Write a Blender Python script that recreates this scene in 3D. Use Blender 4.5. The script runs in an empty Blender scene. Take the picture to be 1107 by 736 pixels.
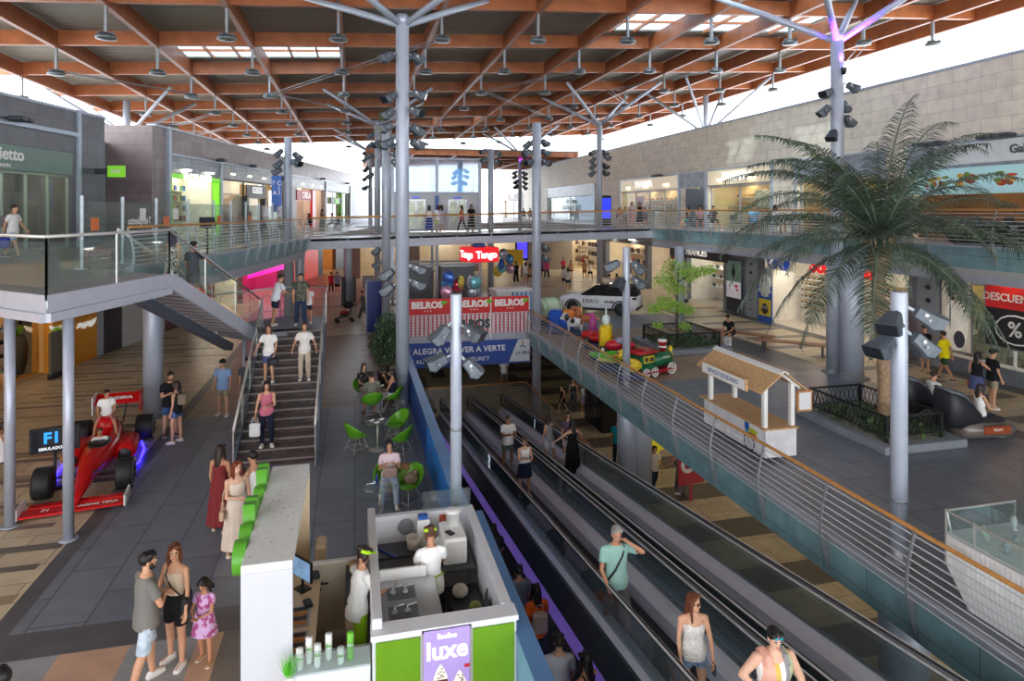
import bpy, bmesh, math, random
from mathutils import Vector, Matrix
R = random.Random(11)
SC = bpy.context.scene
COL = SC.collection
PI = math.pi
TH = math.radians(13.65); CT, ST = math.cos(TH), math.sin(TH)
FL, EYE, HV, CU = 700.0, 6.3, 228.0, 553.5
ZB = -3.35          # basement floor
ZR = .45            # ground floor right of the void
UL, UR = 4.8, 5.25  # upper floor left / right

def V(*a): return Vector(a)
def P(u, v, z):
    """where the sight line through (u,v) meets the level z (mall axes: X across, Y along)"""
    y = FL*(EYE-z)/(v-HV); x = (u-CU)*y/FL
    return Vector((x*CT+y*ST, -x*ST+y*CT, z))
def on_line(u, ox, oy, dx, dy):
    """distance t along a plan line at which it crosses the vertical sight plane u"""
    a = (u-CU)/FL
    # cam x = X ct - Y st ; cam y = X st + Y ct
    cx, cy = ox*CT-oy*ST, ox*ST+oy*CT
    ex, ey = dx*CT-dy*ST, dx*ST+dy*CT
    return (a*cy-cx)/(ex-a*ey)
def Yw(u, X): return on_line(u, X, 0, 0, 1)
def Xw(u, Y): return on_line(u, 0, Y, 1, 0)
def gz(X, Y=0):
    return 0 if X < 0 else (ZR if X > 8 else ZR*X/8.0)

# ---------------------------------------------------------------- materials
_M = {}
def lin(c):
    c = c/255.0
    return c/12.92 if c <= .04045 else ((c+.055)/1.055)**2.4
def rgb(c): return (lin(c[0]), lin(c[1]), lin(c[2]), 1)
def nd(nt, t, **k):
    n = nt.nodes.new(t)
    for a, b in k.items():
        if a.startswith('i_'): n.inputs[a[2:].replace('_', ' ')].default_value = b
        else: setattr(n, a, b)
    return n
def M(name, col, rough=.55, metal=0, var=.10, scale=4.0, emit=0, bump=0, bscale=40, spec=.5):
    if name in _M: return _M[name]
    m = bpy.data.materials.new(name); m.use_nodes = True; nt = m.node_tree
    b = nt.nodes['Principled BSDF']
    b.inputs['Roughness'].default_value = rough; b.inputs['Metallic'].default_value = metal
    b.inputs['Specular IOR Level'].default_value = spec
    tc = nd(nt, 'ShaderNodeTexCoord')
    nz = nd(nt, 'ShaderNodeTexNoise', i_Scale=scale, i_Detail=4.0)
    nt.links.new(tc.outputs['Object'], nz.inputs['Vector'])
    r = nd(nt, 'ShaderNodeValToRGB'); c = rgb(col)
    r.color_ramp.elements[0].position = .3; r.color_ramp.elements[1].position = .7
    r.color_ramp.elements[0].color = tuple(x*(1-var) for x in c[:3])+(1,)
    r.color_ramp.elements[1].color = tuple(min(1, x*(1+var)) for x in c[:3])+(1,)
    nt.links.new(nz.outputs['Fac'], r.inputs['Fac'])
    nt.links.new(r.outputs['Color'], b.inputs['Base Color'])
    if emit:
        nt.links.new(r.outputs['Color'], b.inputs['Emission Color']); b.inputs['Emission Strength'].default_value = emit
    if bump:
        n2 = nd(nt, 'ShaderNodeTexNoise', i_Scale=bscale); nt.links.new(tc.outputs['Object'], n2.inputs['Vector'])
        bp = nd(nt, 'ShaderNodeBump', i_Strength=bump, i_Distance=.02)
        nt.links.new(n2.outputs['Fac'], bp.inputs['Height']); nt.links.new(bp.outputs['Normal'], b.inputs['Normal'])
    _M[name] = m; return m
def glass(name, tint=(215, 230, 230), refl=.12, alpha=.12, rough=.03):
    if name in _M: return _M[name]
    m = bpy.data.materials.new(name); m.use_nodes = True; nt = m.node_tree; nt.nodes.clear()
    o = nd(nt, 'ShaderNodeOutputMaterial'); t = nd(nt, 'ShaderNodeBsdfTransparent'); t.inputs['Color'].default_value = rgb(tint)
    g = nd(nt, 'ShaderNodeBsdfGlossy', i_Roughness=rough); g.inputs['Color'].default_value = (.9, .95, 1, 1)
    d = nd(nt, 'ShaderNodeBsdfDiffuse'); d.inputs['Color'].default_value = rgb(tint)
    a = nd(nt, 'ShaderNodeMixShader', i_Fac=alpha); b = nd(nt, 'ShaderNodeMixShader')
    nt.links.new(t.outputs[0], a.inputs[1]); nt.links.new(d.outputs[0], a.inputs[2])
    f = nd(nt, 'ShaderNodeLayerWeight', i_Blend=.5); pw = nd(nt, 'ShaderNodeMath', operation='POWER'); pw.inputs[1].default_value = 4.0
    mu = nd(nt, 'ShaderNodeMath', operation='MULTIPLY_ADD'); mu.inputs[1].default_value = .55; mu.inputs[2].default_value = refl*.4
    nt.links.new(f.outputs['Facing'], pw.inputs[0]); nt.links.new(pw.outputs[0], mu.inputs[0]); nt.links.new(mu.outputs[0], b.inputs[0])
    nt.links.new(a.outputs[0], b.inputs[1]); nt.links.new(g.outputs[0], b.inputs[2]); nt.links.new(b.outputs[0], o.inputs[0])
    _M[name] = m; return m
def tiles(name, c1, c2, mortar, w, h, rough=.35, msize=.012, off=.5, vertical=None, rot=0, bias=0.0, spec=.5, noise=.12):
    """rectangular slabs; vertical=None maps on plan, else the plan angle of a wall"""
    if name in _M: return _M[name]
    m = bpy.data.materials.new(name); m.use_nodes = True; nt = m.node_tree; b = nt.nodes['Principled BSDF']
    b.inputs['Roughness'].default_value = rough; b.inputs['Specular IOR Level'].default_value = spec
    tc = nd(nt, 'ShaderNodeTexCoord'); mp = nd(nt, 'ShaderNodeMapping', vector_type='TEXTURE')
    mp.inputs['Rotation'].default_value = (0, 0, rot) if vertical is None else (PI/2, 0, vertical)
    nt.links.new(tc.outputs['Object'], mp.inputs['Vector'])
    br = nd(nt, 'ShaderNodeTexBrick', offset=off, i_Scale=1.0, i_Mortar_Size=msize, i_Bias=bias, i_Brick_Width=w, i_Row_Height=h, i_Mortar_Smooth=0.1)
    br.inputs['Color1'].default_value = rgb(c1); br.inputs['Color2'].default_value = rgb(c2); br.inputs['Mortar'].default_value = rgb(mortar)
    nt.links.new(mp.outputs[0], br.inputs['Vector'])
    nz = nd(nt, 'ShaderNodeTexNoise', i_Scale=2.3, i_Detail=6.0); nt.links.new(tc.outputs['Object'], nz.inputs['Vector'])
    mr = nd(nt, 'ShaderNodeMapRange'); mr.inputs[1].default_value = .3; mr.inputs[2].default_value = .7
    mr.inputs[3].default_value = 1-noise; mr.inputs[4].default_value = 1+noise
    nt.links.new(nz.outputs['Fac'], mr.inputs[0])
    mx = nd(nt, 'ShaderNodeVectorMath', operation='MULTIPLY'); nt.links.new(br.outputs['Color'], mx.inputs[0]); nt.links.new(mr.outputs[0], mx.inputs[1])
    nt.links.new(mx.outputs[0], b.inputs['Base Color'])
    _M[name] = m; return m

# ---------------------------------------------------------------- mesh builder
class MB:
    def __init__(s, mx=None): s.v = []; s.f = []; s.m = []; s.mx = mx or Matrix(); s.sm = []
    def add(s, vs, fs, mi=0, smooth=False, mx=None):
        o = len(s.v); T = s.mx @ mx if mx is not None else s.mx
        s.v += [tuple(T @ Vector(p)) for p in vs]
        for f in fs: s.f.append([i+o for i in f]); s.m.append(mi); s.sm.append(smooth)
        return s
    def box(s, c, d, mi=0, rz=0, mx=None, bev=0):
        x, y, z = d[0]/2, d[1]/2, d[2]/2
        T = Matrix.Translation(Vector(c)) @ Matrix.Rotation(rz, 4, 'Z')
        if mx is not None: T = Matrix.Translation(Vector(c)) @ mx
        if bev:
            b = min(bev, x*.45, y*.45, z*.9)
            vs = []
            for k in (-1, 1):
                for (ix, iz) in ((0, b), (b, 0)) if k < 0 else ((b, 0), (0, b)):
                    zz = k*(z-iz); X, Y = x-ix, y-ix
                    vs += [(-X+b, -Y, zz), (X-b, -Y, zz), (X, -Y+b, zz), (X, Y-b, zz), (X-b, Y, zz), (-X+b, Y, zz), (-X, Y-b, zz), (-X, -Y+b, zz)]
            # rings order: bottom-inset first
            vs = vs[8:16]+vs[0:8]+vs[24:32]+vs[16:24]
            fs = [list(range(7, -1, -1)), list(range(24, 32))]
            for r in range(3):
                for i in range(8): fs.append([r*8+i, r*8+(i+1) % 8, r*8+8+(i+1) % 8, r*8+8+i])
            return s.add(vs, fs, mi, False, T)
        vs = [(-x, -y, -z), (x, -y, -z), (x, y, -z), (-x, y, -z), (-x, -y, z), (x, -y, z), (x, y, z), (-x, y, z)]
        return s.add(vs, [(3, 2, 1, 0), (4, 5, 6, 7), (0, 1, 5, 4), (1, 2, 6, 5), (2, 3, 7, 6), (3, 0, 4, 7)], mi, False, T)
    def bb(s, x0, x1, y0, y1, z0, z1, mi=0, bev=0):
        return s.box(((x0+x1)/2, (y0+y1)/2, (z0+z1)/2), (abs(x1-x0), abs(y1-y0), abs(z1-z0)), mi, bev=bev)
    def bar(s, p0, p1, w, h, mi=0):
        """box beam between two points, w across, h in depth"""
        p0, p1 = Vector(p0), Vector(p1); d = (p1-p0); L = d.length
        if L < 1e-6: return s
        d /= L; up = Vector((0, 0, 1)) if abs(d.z) < .95 else Vector((0, 1, 0))
        a = d.cross(up).normalized(); b = a.cross(d)
        vs = [p+a*i*w/2+b*j*h/2 for p in (p0, p1) for i, j in ((-1, -1), (1, -1), (1, 1), (-1, 1))]
        return s.add(vs, [(3, 2, 1, 0), (4, 5, 6, 7), (0, 1, 5, 4), (1, 2, 6, 5), (2, 3, 7, 6), (3, 0, 4, 7)], mi)
    def tube(s, pts, r, n=8, mi=0, cap=True, smooth=True, flat=None):
        pts = [Vector(p) for p in pts]; k = len(pts)
        rs = r if isinstance(r, (list, tuple)) else [r]*k
        rings = []; pa = None
        for i in range(k):
            d = (pts[min(i+1, k-1)]-pts[max(i-1, 0)])
            d = d.normalized() if d.length > 1e-9 else Vector((0, 0, 1))
            if pa is None: pa = d.orthogonal().normalized()
            a = pa-d*pa.dot(d)
            a = a.normalized() if a.length > 1e-6 else d.orthogonal().normalized()
            b = d.cross(a); pa = a
            for j in range(n):
                t = 2*PI*j/n; rings.append(pts[i]+(a*math.cos(t)+b*math.sin(t))*rs[i])
        fs = [[i*n+j, i*n+(j+1) % n, (i+1)*n+(j+1) % n, (i+1)*n+j] for i in range(k-1) for j in range(n)]
        s.add(rings, fs, mi, smooth)
        if cap:
            o = len(s.v)-k*n
            s.f.append([o+j for j in range(n-1, -1, -1)]); s.m.append(mi); s.sm.append(False)
            s.f.append([o+(k-1)*n+j for j in range(n)]); s.m.append(mi); s.sm.append(False)
        return s
    def cyl(s, p0, p1, r0, r1=None, n=12, mi=0): return s.tube([p0, p1], [r0, r0 if r1 is None else r1], n, mi)
    def lathe(s, prof, n=16, c=(0, 0, 0), mi=0, mx=None, smooth=True, cap=True):
        T = Matrix.Translation(Vector(c)) @ (mx if mx is not None else Matrix())
        vs = [(r*math.cos(2*PI*j/n), r*math.sin(2*PI*j/n), z) for r, z in prof for j in range(n)]
        k = len(prof)
        fs = [[i*n+j, i*n+(j+1) % n, (i+1)*n+(j+1) % n, (i+1)*n+j] for i in range(k-1) for j in range(n)]
        if cap: fs += [list(range(n-1, -1, -1)), [(k-1)*n+j for j in range(n)]]
        return s.add(vs, fs, mi, smooth, T)
    def ell(s, c, r, mi=0, n=12, k=7, mx=None):
        T = Matrix.Translation(Vector(c)) @ (mx if mx is not None else Matrix()) @ Matrix.Diagonal((r[0], r[1], r[2], 1))
        vs = [(0, 0, -1)]
        for i in range(1, k):
            a = -PI/2+PI*i/k
            vs += [(math.cos(a)*math.cos(2*PI*j/n), math.cos(a)*math.sin(2*PI*j/n), math.sin(a)) for j in range(n)]
        vs.append((0, 0, 1)); e = len(vs)-1
        fs = [(0, 1+(j+1) % n, 1+j) for j in range(n)]
        for i in range(k-2):
            fs += [(1+i*n+j, 1+i*n+(j+1) % n, 1+(i+1)*n+(j+1) % n, 1+(i+1)*n+j) for j in range(n)]
        o = 1+(k-2)*n
        fs += [(o+j, o+(j+1) % n, e) for j in range(n)]
        return s.add(vs, fs, mi, True, T)
    def loft(s, rings, mi=0, cap=True, smooth=True, closed=True):
        n = len(rings[0]); k = len(rings)
        vs = [p for r in rings for p in r]
        fs = [[i*n+j, i*n+(j+1) % n, (i+1)*n+(j+1) % n, (i+1)*n+j] for i in range(k-1) for j in range(n if closed else n-1)]
        if cap and closed: fs += [list(range(n-1, -1, -1)), [(k-1)*n+j for j in range(n)]]
        return s.add(vs, fs, mi, smooth)
    def prism(s, poly, z0, z1, mi=0, mx=None, smooth=False):
        n = len(poly)
        vs = [(p[0], p[1], z0) for p in poly]+[(p[0], p[1], z1) for p in poly]
        fs = [list(range(n-1, -1, -1)), list(range(n, 2*n))]+[[i, (i+1) % n, n+(i+1) % n, n+i] for i in range(n)]
        return s.add(vs, fs, mi, smooth, mx)
    def quad(s, a, b, c, d, mi=0): return s.add([a, b, c, d], [(0, 1, 2, 3)], mi)
    def build(s, name, mats, parent=None, bevel=0):
        me = bpy.data.meshes.new(name); me.from_pydata(s.v, [], s.f)
        mats = mats if isinstance(mats, (list, tuple)) else [mats]
        for m in mats: me.materials.append(m)
        me.polygons.foreach_set('material_index', s.m); me.polygons.foreach_set('use_smooth', s.sm); me.update()
        o = bpy.data.objects.new(name, me); COL.objects.link(o)
        if parent is not None: o.parent = parent
        return o

def empty(name, loc=(0, 0, 0), rz=0):
    o = bpy.data.objects.new(name, None); COL.objects.link(o); o.location = loc; o.rotation_euler = (0, 0, rz); o.empty_display_size = .1
    return o
def tag(o, label, cat, group=None, kind=None):
    o['label'] = label; o['category'] = cat
    if group: o['group'] = group
    if kind: o['kind'] = kind
    return o
def thing(name, label, cat, loc=(0, 0, 0), rz=0, group=None): return tag(empty(name, loc, rz), label, cat, group)
def struct(o): o['kind'] = 'structure'; return o
_kids = {}
def dup(root, loc=None, rz=None, label=None, group=None):
    """copy of a thing, its parts and their sub-parts"""
    def cp(o, par):
        c = o.copy(); COL.objects.link(c)
        if par is not None: c.parent = par
        for ch in o.children: cp(ch, c)
        return c
    r = cp(root, None)
    if loc is not None: r.location = loc
    if rz is not None: r.rotation_euler = (0, 0, rz)
    if label: r['label'] = label
    if group: r['group'] = group
    return r
def text(body, size, depth, mat, name='lettering', parent=None, loc=(0, 0, 0), rot=(PI/2, 0, 0), bold=0, align='CENTER', spacing=1, sx=1):
    cu = bpy.data.curves.new('t', 'FONT'); cu.body = body; cu.size = size; cu.extrude = depth/2; cu.offset = bold; cu.align_x = align; cu.align_y = 'CENTER'
    cu.space_character = spacing; cu.resolution_u = 3; cu.space_line = .85
    t = bpy.data.objects.new('t', cu); COL.objects.link(t)
    dg = bpy.context.evaluated_depsgraph_get()
    me = bpy.data.meshes.new_from_object(t.evaluated_get(dg)); bpy.data.objects.remove(t); bpy.data.curves.remove(cu)
    me.materials.clear(); me.materials.append(mat)
    o = bpy.data.objects.new(name, me); COL.objects.link(o); o.location = loc; o.rotation_euler = rot; o.scale = (sx, 1, 1)
    if parent is not None: o.parent = parent
    return o
_O = 'first second third fourth fifth sixth seventh eighth ninth tenth eleventh twelfth thirteenth fourteenth fifteenth sixteenth seventeenth eighteenth nineteenth twentieth'.split()
def ordn(i): return _O[i] if i < 20 else ('twenty-' if i < 29 else 'thirty-')+_O[(i-20) % 10] if i != 29 else 'thirtieth'

# common materials
STEEL = M('painted_steel', (168, 174, 188), .35, .25, .05)
CHROME = M('brushed_stainless', (206, 204, 200), .28, .55, .05)
GALV = M('galvanised_steel', (150, 154, 158), .45, .6, .12, 12)
DARKM = M('dark_fitting', (62, 68, 76), .45, .3, .12)
BLACK = M('black_plastic', (22, 23, 26), .4, 0, .15)
WHITE = M('white_laminate', (232, 232, 228), .4, 0, .04)
WOODR = M('varnished_handrail', (196, 138, 74), .35, 0, .14, 9)
GLASS = glass('clear_glass', (236, 243, 242), .12, .04)
GREENGL = glass('green_edge_glass', (238, 246, 243), .13, .03)
RED = M('red_vinyl', (196, 34, 38), .4, 0, .05)
GREEN = M('lime_green', (104, 178, 24), .45, 0, .06)
# ================================================================ camera, sky, light
cam = bpy.data.cameras.new('camera'); co = bpy.data.objects.new('camera', cam); COL.objects.link(co)
co.location = (0, 0, EYE); co.rotation_euler = (PI/2, 0, -TH)
cam.sensor_width = 36; cam.lens = 36*FL/1107; cam.shift_x = 0; cam.shift_y = -(368-HV)/1107.0
cam.clip_start = .1; cam.clip_end = 500; SC.camera = co
SC.view_settings.view_transform = 'Standard'; SC.view_settings.look = 'None'; SC.view_settings.gamma = 1
SC.view_settings.exposure = 0.62; SC.view_settings.use_curve_mapping = False
w = bpy.data.worlds.new('sky'); SC.world = w; w.use_nodes = True; nt = w.node_tree
bg = nt.nodes['Background']; sk = nd(nt, 'ShaderNodeTexSky'); sk.sky_type = 'NISHITA'; sk.sun_disc = False
sk.sun_elevation = math.radians(48); sk.sun_rotation = math.radians(215); sk.air_density = 1.2; sk.dust_density = 3.5; sk.ozone_density = .6
mixw = nd(nt, 'ShaderNodeMix', data_type='RGBA'); mixw.inputs[0].default_value = .72
nt.links.new(sk.outputs[0], mixw.inputs[6]); mixw.inputs[7].default_value = (7.0, 7.4, 8.0, 1)
nt.links.new(mixw.outputs[2], bg.inputs[0]); bg.inputs[1].default_value = .58
sun = bpy.data.lights.new('sun', 'SUN'); sun.energy = 3.0; sun.angle = .02; sun.color = (1, .93, .82)
so = bpy.data.objects.new('sun', sun); COL.objects.link(so); so.rotation_euler = (math.radians(42), 0, math.radians(-38))

# ================================================================ materials of the building
def bm_floor():
    return [tiles('slate_slabs', (126, 131, 141), (112, 118, 129), (76, 80, 86), 1.6, .8, .36, .012, rot=PI/2),
            tiles('beige_slabs', (214, 198, 168), (196, 180, 152), (130, 120, 100), 1.2, .6, .34, .01),
            tiles('brown_slabs', (164, 138, 114), (148, 124, 104), (110, 92, 78), 1.2, .3, .4, .008),
            M('dark_stone_strip', (112, 106, 98), .38, 0, .16, 2), M('coral_slab', (196, 158, 134), .4, 0, .14, 2.2),
            M('grey_slab', (150, 152, 154), .4, 0, .14, 2.2), M('umber_strip', (160, 140, 114), .4, 0, .14, 2),
            M('charcoal_border', (92, 91, 94), .38, 0, .16, 2)]
FLM = bm_floor()
CONC = M('concrete_soffit', (170, 170, 168), .8, 0, .06)
TEAL = tiles('brushed_teal_panel', (120, 152, 156), (110, 143, 149), (60, 80, 84), 2.0, 5.0, .42, .006, vertical=PI/2, noise=.2)
BEAMG = M('grey_painted_beam', (170, 174, 186), .45, .2, .05)

def floor_rects(mb, rects, z):
    for (x0, x1, y0, y1, mi) in rects:
        zz = z if callable(z) else (lambda X: z)
        mb.add([(x0, y0, zz(x0)), (x1, y0, zz(x1)), (x1, y1, zz(x1)), (x0, y1, zz(x0))], [(0, 1, 2, 3)], mi)
# ---- ground floor, left of the void
mb = MB()
rr = [(-5.0, 1.9, 11.1, 21.5, 0), (-5.3, -5.0, -6, 34, 7), (-5.0, 1.9, 10.45, 11.1, 7), (-5.0, 1.9, 21.5, 34, 2), (-22, -5.3, -6, 34, 1)]
n = 0
x = -5.0
while x < -2.0:
    rr.append((x, min(x+.92, -1.9), -6, 10.45, 4 if n % 2 else 5)); x += .92; n += 1
rr += [(-1.9, -1.3, -6, 10.45, 3), (-1.3, 1.9, -6, 10.45, 6)]
floor_rects(mb, rr, 0)
for i in range(46):
    y = 8+i*.56; a = R.uniform(-12, -6.2); L = R.uniform(1.2, 3.6)
    floor_rects(mb, [(a, min(a+L, -5.35), y, y+.2, R.choice((3, 3, 6)))], .003)
for i in range(7): floor_rects(mb, [(-9.6, -5.35, 8.5+i*1.75, 8.75+i*1.75, 3 if i % 2 else 6)], .004)
mb.bb(-22, 1.9, -6, 34, -.6, -.02, 3)
struct(mb.build('floor_left', FLM))
# ---- ground floor, right of the void
mb = MB()
rr = [(8.28, 17.2, -4, 20.4, 0), (8.28, 15.6, 20.4, 30, 2), (15.6, 17.2, 20.4, 30, 7), (8.28, 17.2, 30, 34, 0), (17.2, 29, -4, 34, 1)]
floor_rects(mb, rr, ZR)
for i in range(16):
    y = 2+i*2.0; floor_rects(mb, [(17.2+R.uniform(0, .6), R.uniform(19.6, 21.2), y, y+.55, 3)], ZR+.003)
floor_rects(mb, [(16.6, 17.2, -4, 20.4, 7), (20.6, 21.3, -4, 34, 7)], ZR+.004)
mb.bb(8.30, 29, -4, 34, ZR-.6, ZR-.02, 3)
struct(mb.build('floor_right', FLM))
# ---- ground floor beyond the void (rises gently to the right)
mb = MB()
for (x0, x1) in ((-14, 0), (0, 8), (8, 29)):
    f = lambda X: min(max(X, 0), 8)/8*ZR
    floor_rects(mb, [(x0, x1, 34, 95, 1)], f)
    if x0 == 0: floor_rects(mb, [(1.9, 8.28, 30.2, 34, 1)], f)
    for i in range(26):
        a = R.uniform(x0, x1-3); y = 35+i*1.3
        floor_rects(mb, [(a, min(a+R.uniform(2, 4.5), x1), y, y+.35, 3)], lambda X: f(X)+.006)
mb.bb(1.9, 8.28, 30.22, 34, -.55, -.03, 3); mb.bb(-14, 29, 34, 95, -.6, -.05, 3)
struct(mb.build('floor_far', FLM))
# ---- basement
mb = MB()
floor_rects(mb, [(8.45, 30, -4, 60, 1), (-4, 8.45, 30.3, 60, 1)], ZB)
for i in range(20):
    y = 4+i*2.6; floor_rects(mb, [(9.0, 12.5, y, y+1.1, 3)], ZB+.004)
    a = R.uniform(-2, 10); floor_rects(mb, [(a, a+.8, 31+i*.9, 33.5+i*.9, 3 if i % 2 else 7)], ZB+.005)
mb.bb(8.45, 30, -4, 60, ZB-.4, ZB-.03, 3); mb.bb(-4, 8.45, 30.3, 60, ZB-.4, ZB-.03, 3)
mb.bb(1.5, 8.6, -4, 31, -7.2, -7.0, 7)
struct(mb.build('floor_basement', FLM))
DKW = M('dark_shaft_wall', (58, 62, 70), .6, 0, .1)
mb = MB(); mb.bb(1.35, 1.55, -4, 30, -7, -.6, 0); mb.bb(8.5, 8.7, -4, 30.3, -7, ZB-.4, 0); mb.bb(1.5, 8.5, 30.35, 30.5, -7, ZB-.4, 0); mb.bb(1.5, 8.6, -4.2, -4, -7, 0, 0)
struct(mb.build('wall_shaft', DKW))
BW = M('basement_render', (190, 182, 160), .7, 0, .06)
mb = MB(); mb.bb(-4.2, -4, 30, 60, ZB, -.6); mb.bb(14.5, 14.7, -4, 60, ZB, ZR-.6); mb.bb(-4, 14.5, 60, 60.2, ZB, -.6)
struct(mb.build('wall_basement', BW))
# ---- slab edge, right of the void: teal fascia
mb = MB(); mb.bb(8.20, 8.28, -4, 30.2, ZR-.62, ZR-.02, 0); mb.bb(8.24, 8.36, -4, 30.2, ZR-.02, ZR+.05, 1)
struct(mb.build('trim_1', [TEAL, BEAMG]))
mb = MB(); mb.bb(1.9, 8.2, 30.14, 30.2, -.6, ZR+.03, 0)
struct(mb.build('trim_2', [BEAMG]))

# ---- upper floors
def slab(name, poly, z, th, mats, inset_edges=None):
    mb = MB(); n = len(poly)
    mb.add([(p[0], p[1], z) for p in poly], [list(range(n))], 0)
    mb.prism(poly, z-th, z-.01, 1)
    return struct(mb.build(name, mats))
UPF = tiles('upper_floor_tiles', (142, 136, 128), (132, 126, 120), (96, 92, 88), .9, .45, .3)
LEDGE = [(-6.4, 18.6), (-5.75, 18.6), (-5.0, 22.2), (-4.06, 26.1), (-3.2, 31.5), (-2.5, 35.6), (-1.2, 45), (1.8, 62), (3, 90)]
slab('floor_upper_left', [(-26, 18.6)]+LEDGE+[(-26, 90)], UL, .5, [UPF, CONC])
slab('floor_upper_right', [(17.4, -4), (32, -4), (32, 90), (17.4, 90)], UR, .8, [UPF, CONC])
def fascia(name, pts, ztop, h, beamh, off):
    mb = MB()
    for (a, b) in zip(pts[:-1], pts[1:]):
        a, b = Vector((a[0], a[1], 0)), Vector((b[0], b[1], 0)); d = (b-a).normalized(); nrm = Vector((d.y, -d.x, 0))*off
        L = (b-a).length; k = max(1, round(L/2.0))
        q = [a+nrm*.05, b+nrm*.05]
        for i in range(k):
            p0 = q[0].lerp(q[1], i/k)+d*.008; p1 = q[0].lerp(q[1], (i+1)/k)-d*.008
            z1 = ztop-.01; z0 = ztop-h
            vs = [p0+V(0, 0, z0), p1+V(0, 0, z0), p1+V(0, 0, z1), p0+V(0, 0, z1)]
            vs += [v-nrm*.04 for v in vs]
            mb.add(vs, [(0, 1, 2, 3), (7, 6, 5, 4), (0, 4, 5, 1), (3, 2, 6, 7), (0, 3, 7, 4), (1, 5, 6, 2)], 0)
        mb.bar(a-nrm*.18+V(0, 0, ztop-h-beamh/2), b-nrm*.18+V(0, 0, ztop-h-beamh/2), .3, beamh, 1)
        mb.bar(a+nrm*.03+V(0, 0, ztop+.02), b+nrm*.03+V(0, 0, ztop+.02), .12, .06, 1)
    return struct(mb.build(name, [TEAL, BEAMG]))
fascia('trim_3', LEDGE[1:6], UL, .62, .35, 1)
fascia('trim_4', [(17.4, 36), (17.4, -4)], UR, .62, .42, 1)
# ---- bridge between the two upper floors
BY0, BY1 = 35.6, 39.6
mb = MB()
zb = lambda X: UL+(UR-UL)*min(max((X+2.5)/19.9, 0), 1)
for (ya, yb, zt, zo, mi) in ((BY0, BY1, .0, -.12, 0), (BY0, BY0+.12, .02, -.55, 1), (BY1-.12, BY1, .02, -.55, 1)):
    vs = [(X, y, zb(X)+z) for X in (-2.5, 17.4) for y in (ya, yb) for z in (zo, zt)]
    mb.add(vs, [(0, 1, 3, 2), (4, 6, 7, 5), (0, 2, 6, 4), (1, 5, 7, 3), (0, 4, 5, 1), (2, 3, 7, 6)], mi)
for i in range(11):
    X = -2.3+i*1.95; mb.bb(X-.05, X+.05, BY0-.03, BY1+.03, zb(X)-.5, zb(X)-.03, 1)
struct(mb.build('floor_bridge', [UPF, BEAMG]))
# upper slab far across the mall, behind the lifts
mb = MB(); vs = [(X, y, zb(X)+z) for X in (0, 17.4) for y in (62, 95) for z in (-.6, 0)]
mb.add(vs, [(0, 1, 3, 2), (4, 6, 7, 5), (0, 2, 6, 4), (1, 5, 7, 3), (0, 4, 5, 1), (2, 3, 7, 6)], 0)
struct(mb.build('floor_upper_far', [UPF]))

# ================================================================ roof
zr = lambda X: 14.0+.054*X
RX0, RX1, RY0, RY1 = -17.2, 29.2, -35.2, 74.2
TY = [25.2+6.05*k for k in range(-10, 9)]
LX = [-16.2+3.9*i for i in range(12)]
m = bpy.data.materials.new('corrugated_deck'); m.use_nodes = True; nt = m.node_tree; b = nt.nodes['Principled BSDF']
tc = nd(nt, 'ShaderNodeTexCoord'); wv = nd(nt, 'ShaderNodeTexWave', i_Scale=1.15, bands_direction='Y'); nt.links.new(tc.outputs['Object'], wv.inputs[0])
r = nd(nt, 'ShaderNodeValToRGB'); r.color_ramp.elements[0].color = rgb((104, 103, 94)); r.color_ramp.elements[1].color = rgb((146, 144, 132))
nt.links.new(wv.outputs['Fac'], r.inputs[0]); nt.links.new(r.outputs[0], b.inputs['Base Color']); b.inputs['Roughness'].default_value = .5
bp = nd(nt, 'ShaderNodeBump', i_Strength=.5, i_Distance=.05); nt.links.new(wv.outputs['Fac'], bp.inputs['Height']); nt.links.new(bp.outputs[0], b.inputs['Normal'])
DECK = m
GLU = M('glulam_beam', (168, 98, 56), .42, 0, .2, 1.6)
GLU2 = M('glulam_edge', (146, 84, 50), .42, 0, .2, 1.6)
# skylight cells (x0,x1,y0,y1)
SKY = [(-8.4, -4.5, 31.25, 37.3), (-4.5, -.6, 31.25, 37.3), (11.1, 15.0, 25.2, 31.25), (15.0, 18.9, 25.2, 31.25), (18.9, 22.8, 25.2, 31.25), (11.1, 15.0, 19.15, 25.2), (15.0, 18.9, 19.15, 25.2),
       (3.3, 7.2, 55.45, 61.5), (7.2, 11.1, 55.45, 61.5)]
xs = sorted(set([RX0]+LX+[RX1])); ys = sorted(set([RY0]+TY+[RY1]))
mb = MB()
def insky(x, y): return any(a < x < b_ and c-.1 < y < d+.1 for a, b_, c, d in SKY)
for x0, x1 in zip(xs[:-1], xs[1:]):
    for y0, y1 in zip(ys[:-1], ys[1:]):
        if insky((x0+x1)/2, (y0+y1)/2):
            for (ya, yb) in ((y0, y0+1.9), (y1-.9, y1)):
                vs = [(x, y, zr(x)+z) for z in (.66, .74) for (x, y) in ((x0, ya), (x1, ya), (x1, yb), (x0, yb))]
                mb.add(vs, [(3, 2, 1, 0), (4, 5, 6, 7), (0, 1, 5, 4), (1, 2, 6, 5), (2, 3, 7, 6), (3, 0, 4, 7)])
            continue
        vs = [(x, y, zr(x)+z) for z in (.66, .74) for (x, y) in ((x0, y0), (x1, y0), (x1, y1), (x0, y1))]
        mb.add(vs, [(3, 2, 1, 0), (4, 5, 6, 7)]+([(0, 1, 5, 4)] if y0 == RY0 else [])+([(2, 3, 7, 6)] if y1 == RY1 else [])+([(3, 0, 4, 7)] if x0 == RX0 else [])+([(1, 2, 6, 5)] if x1 == RX1 else []))
struct(mb.build('ceiling', [DECK]))
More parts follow.
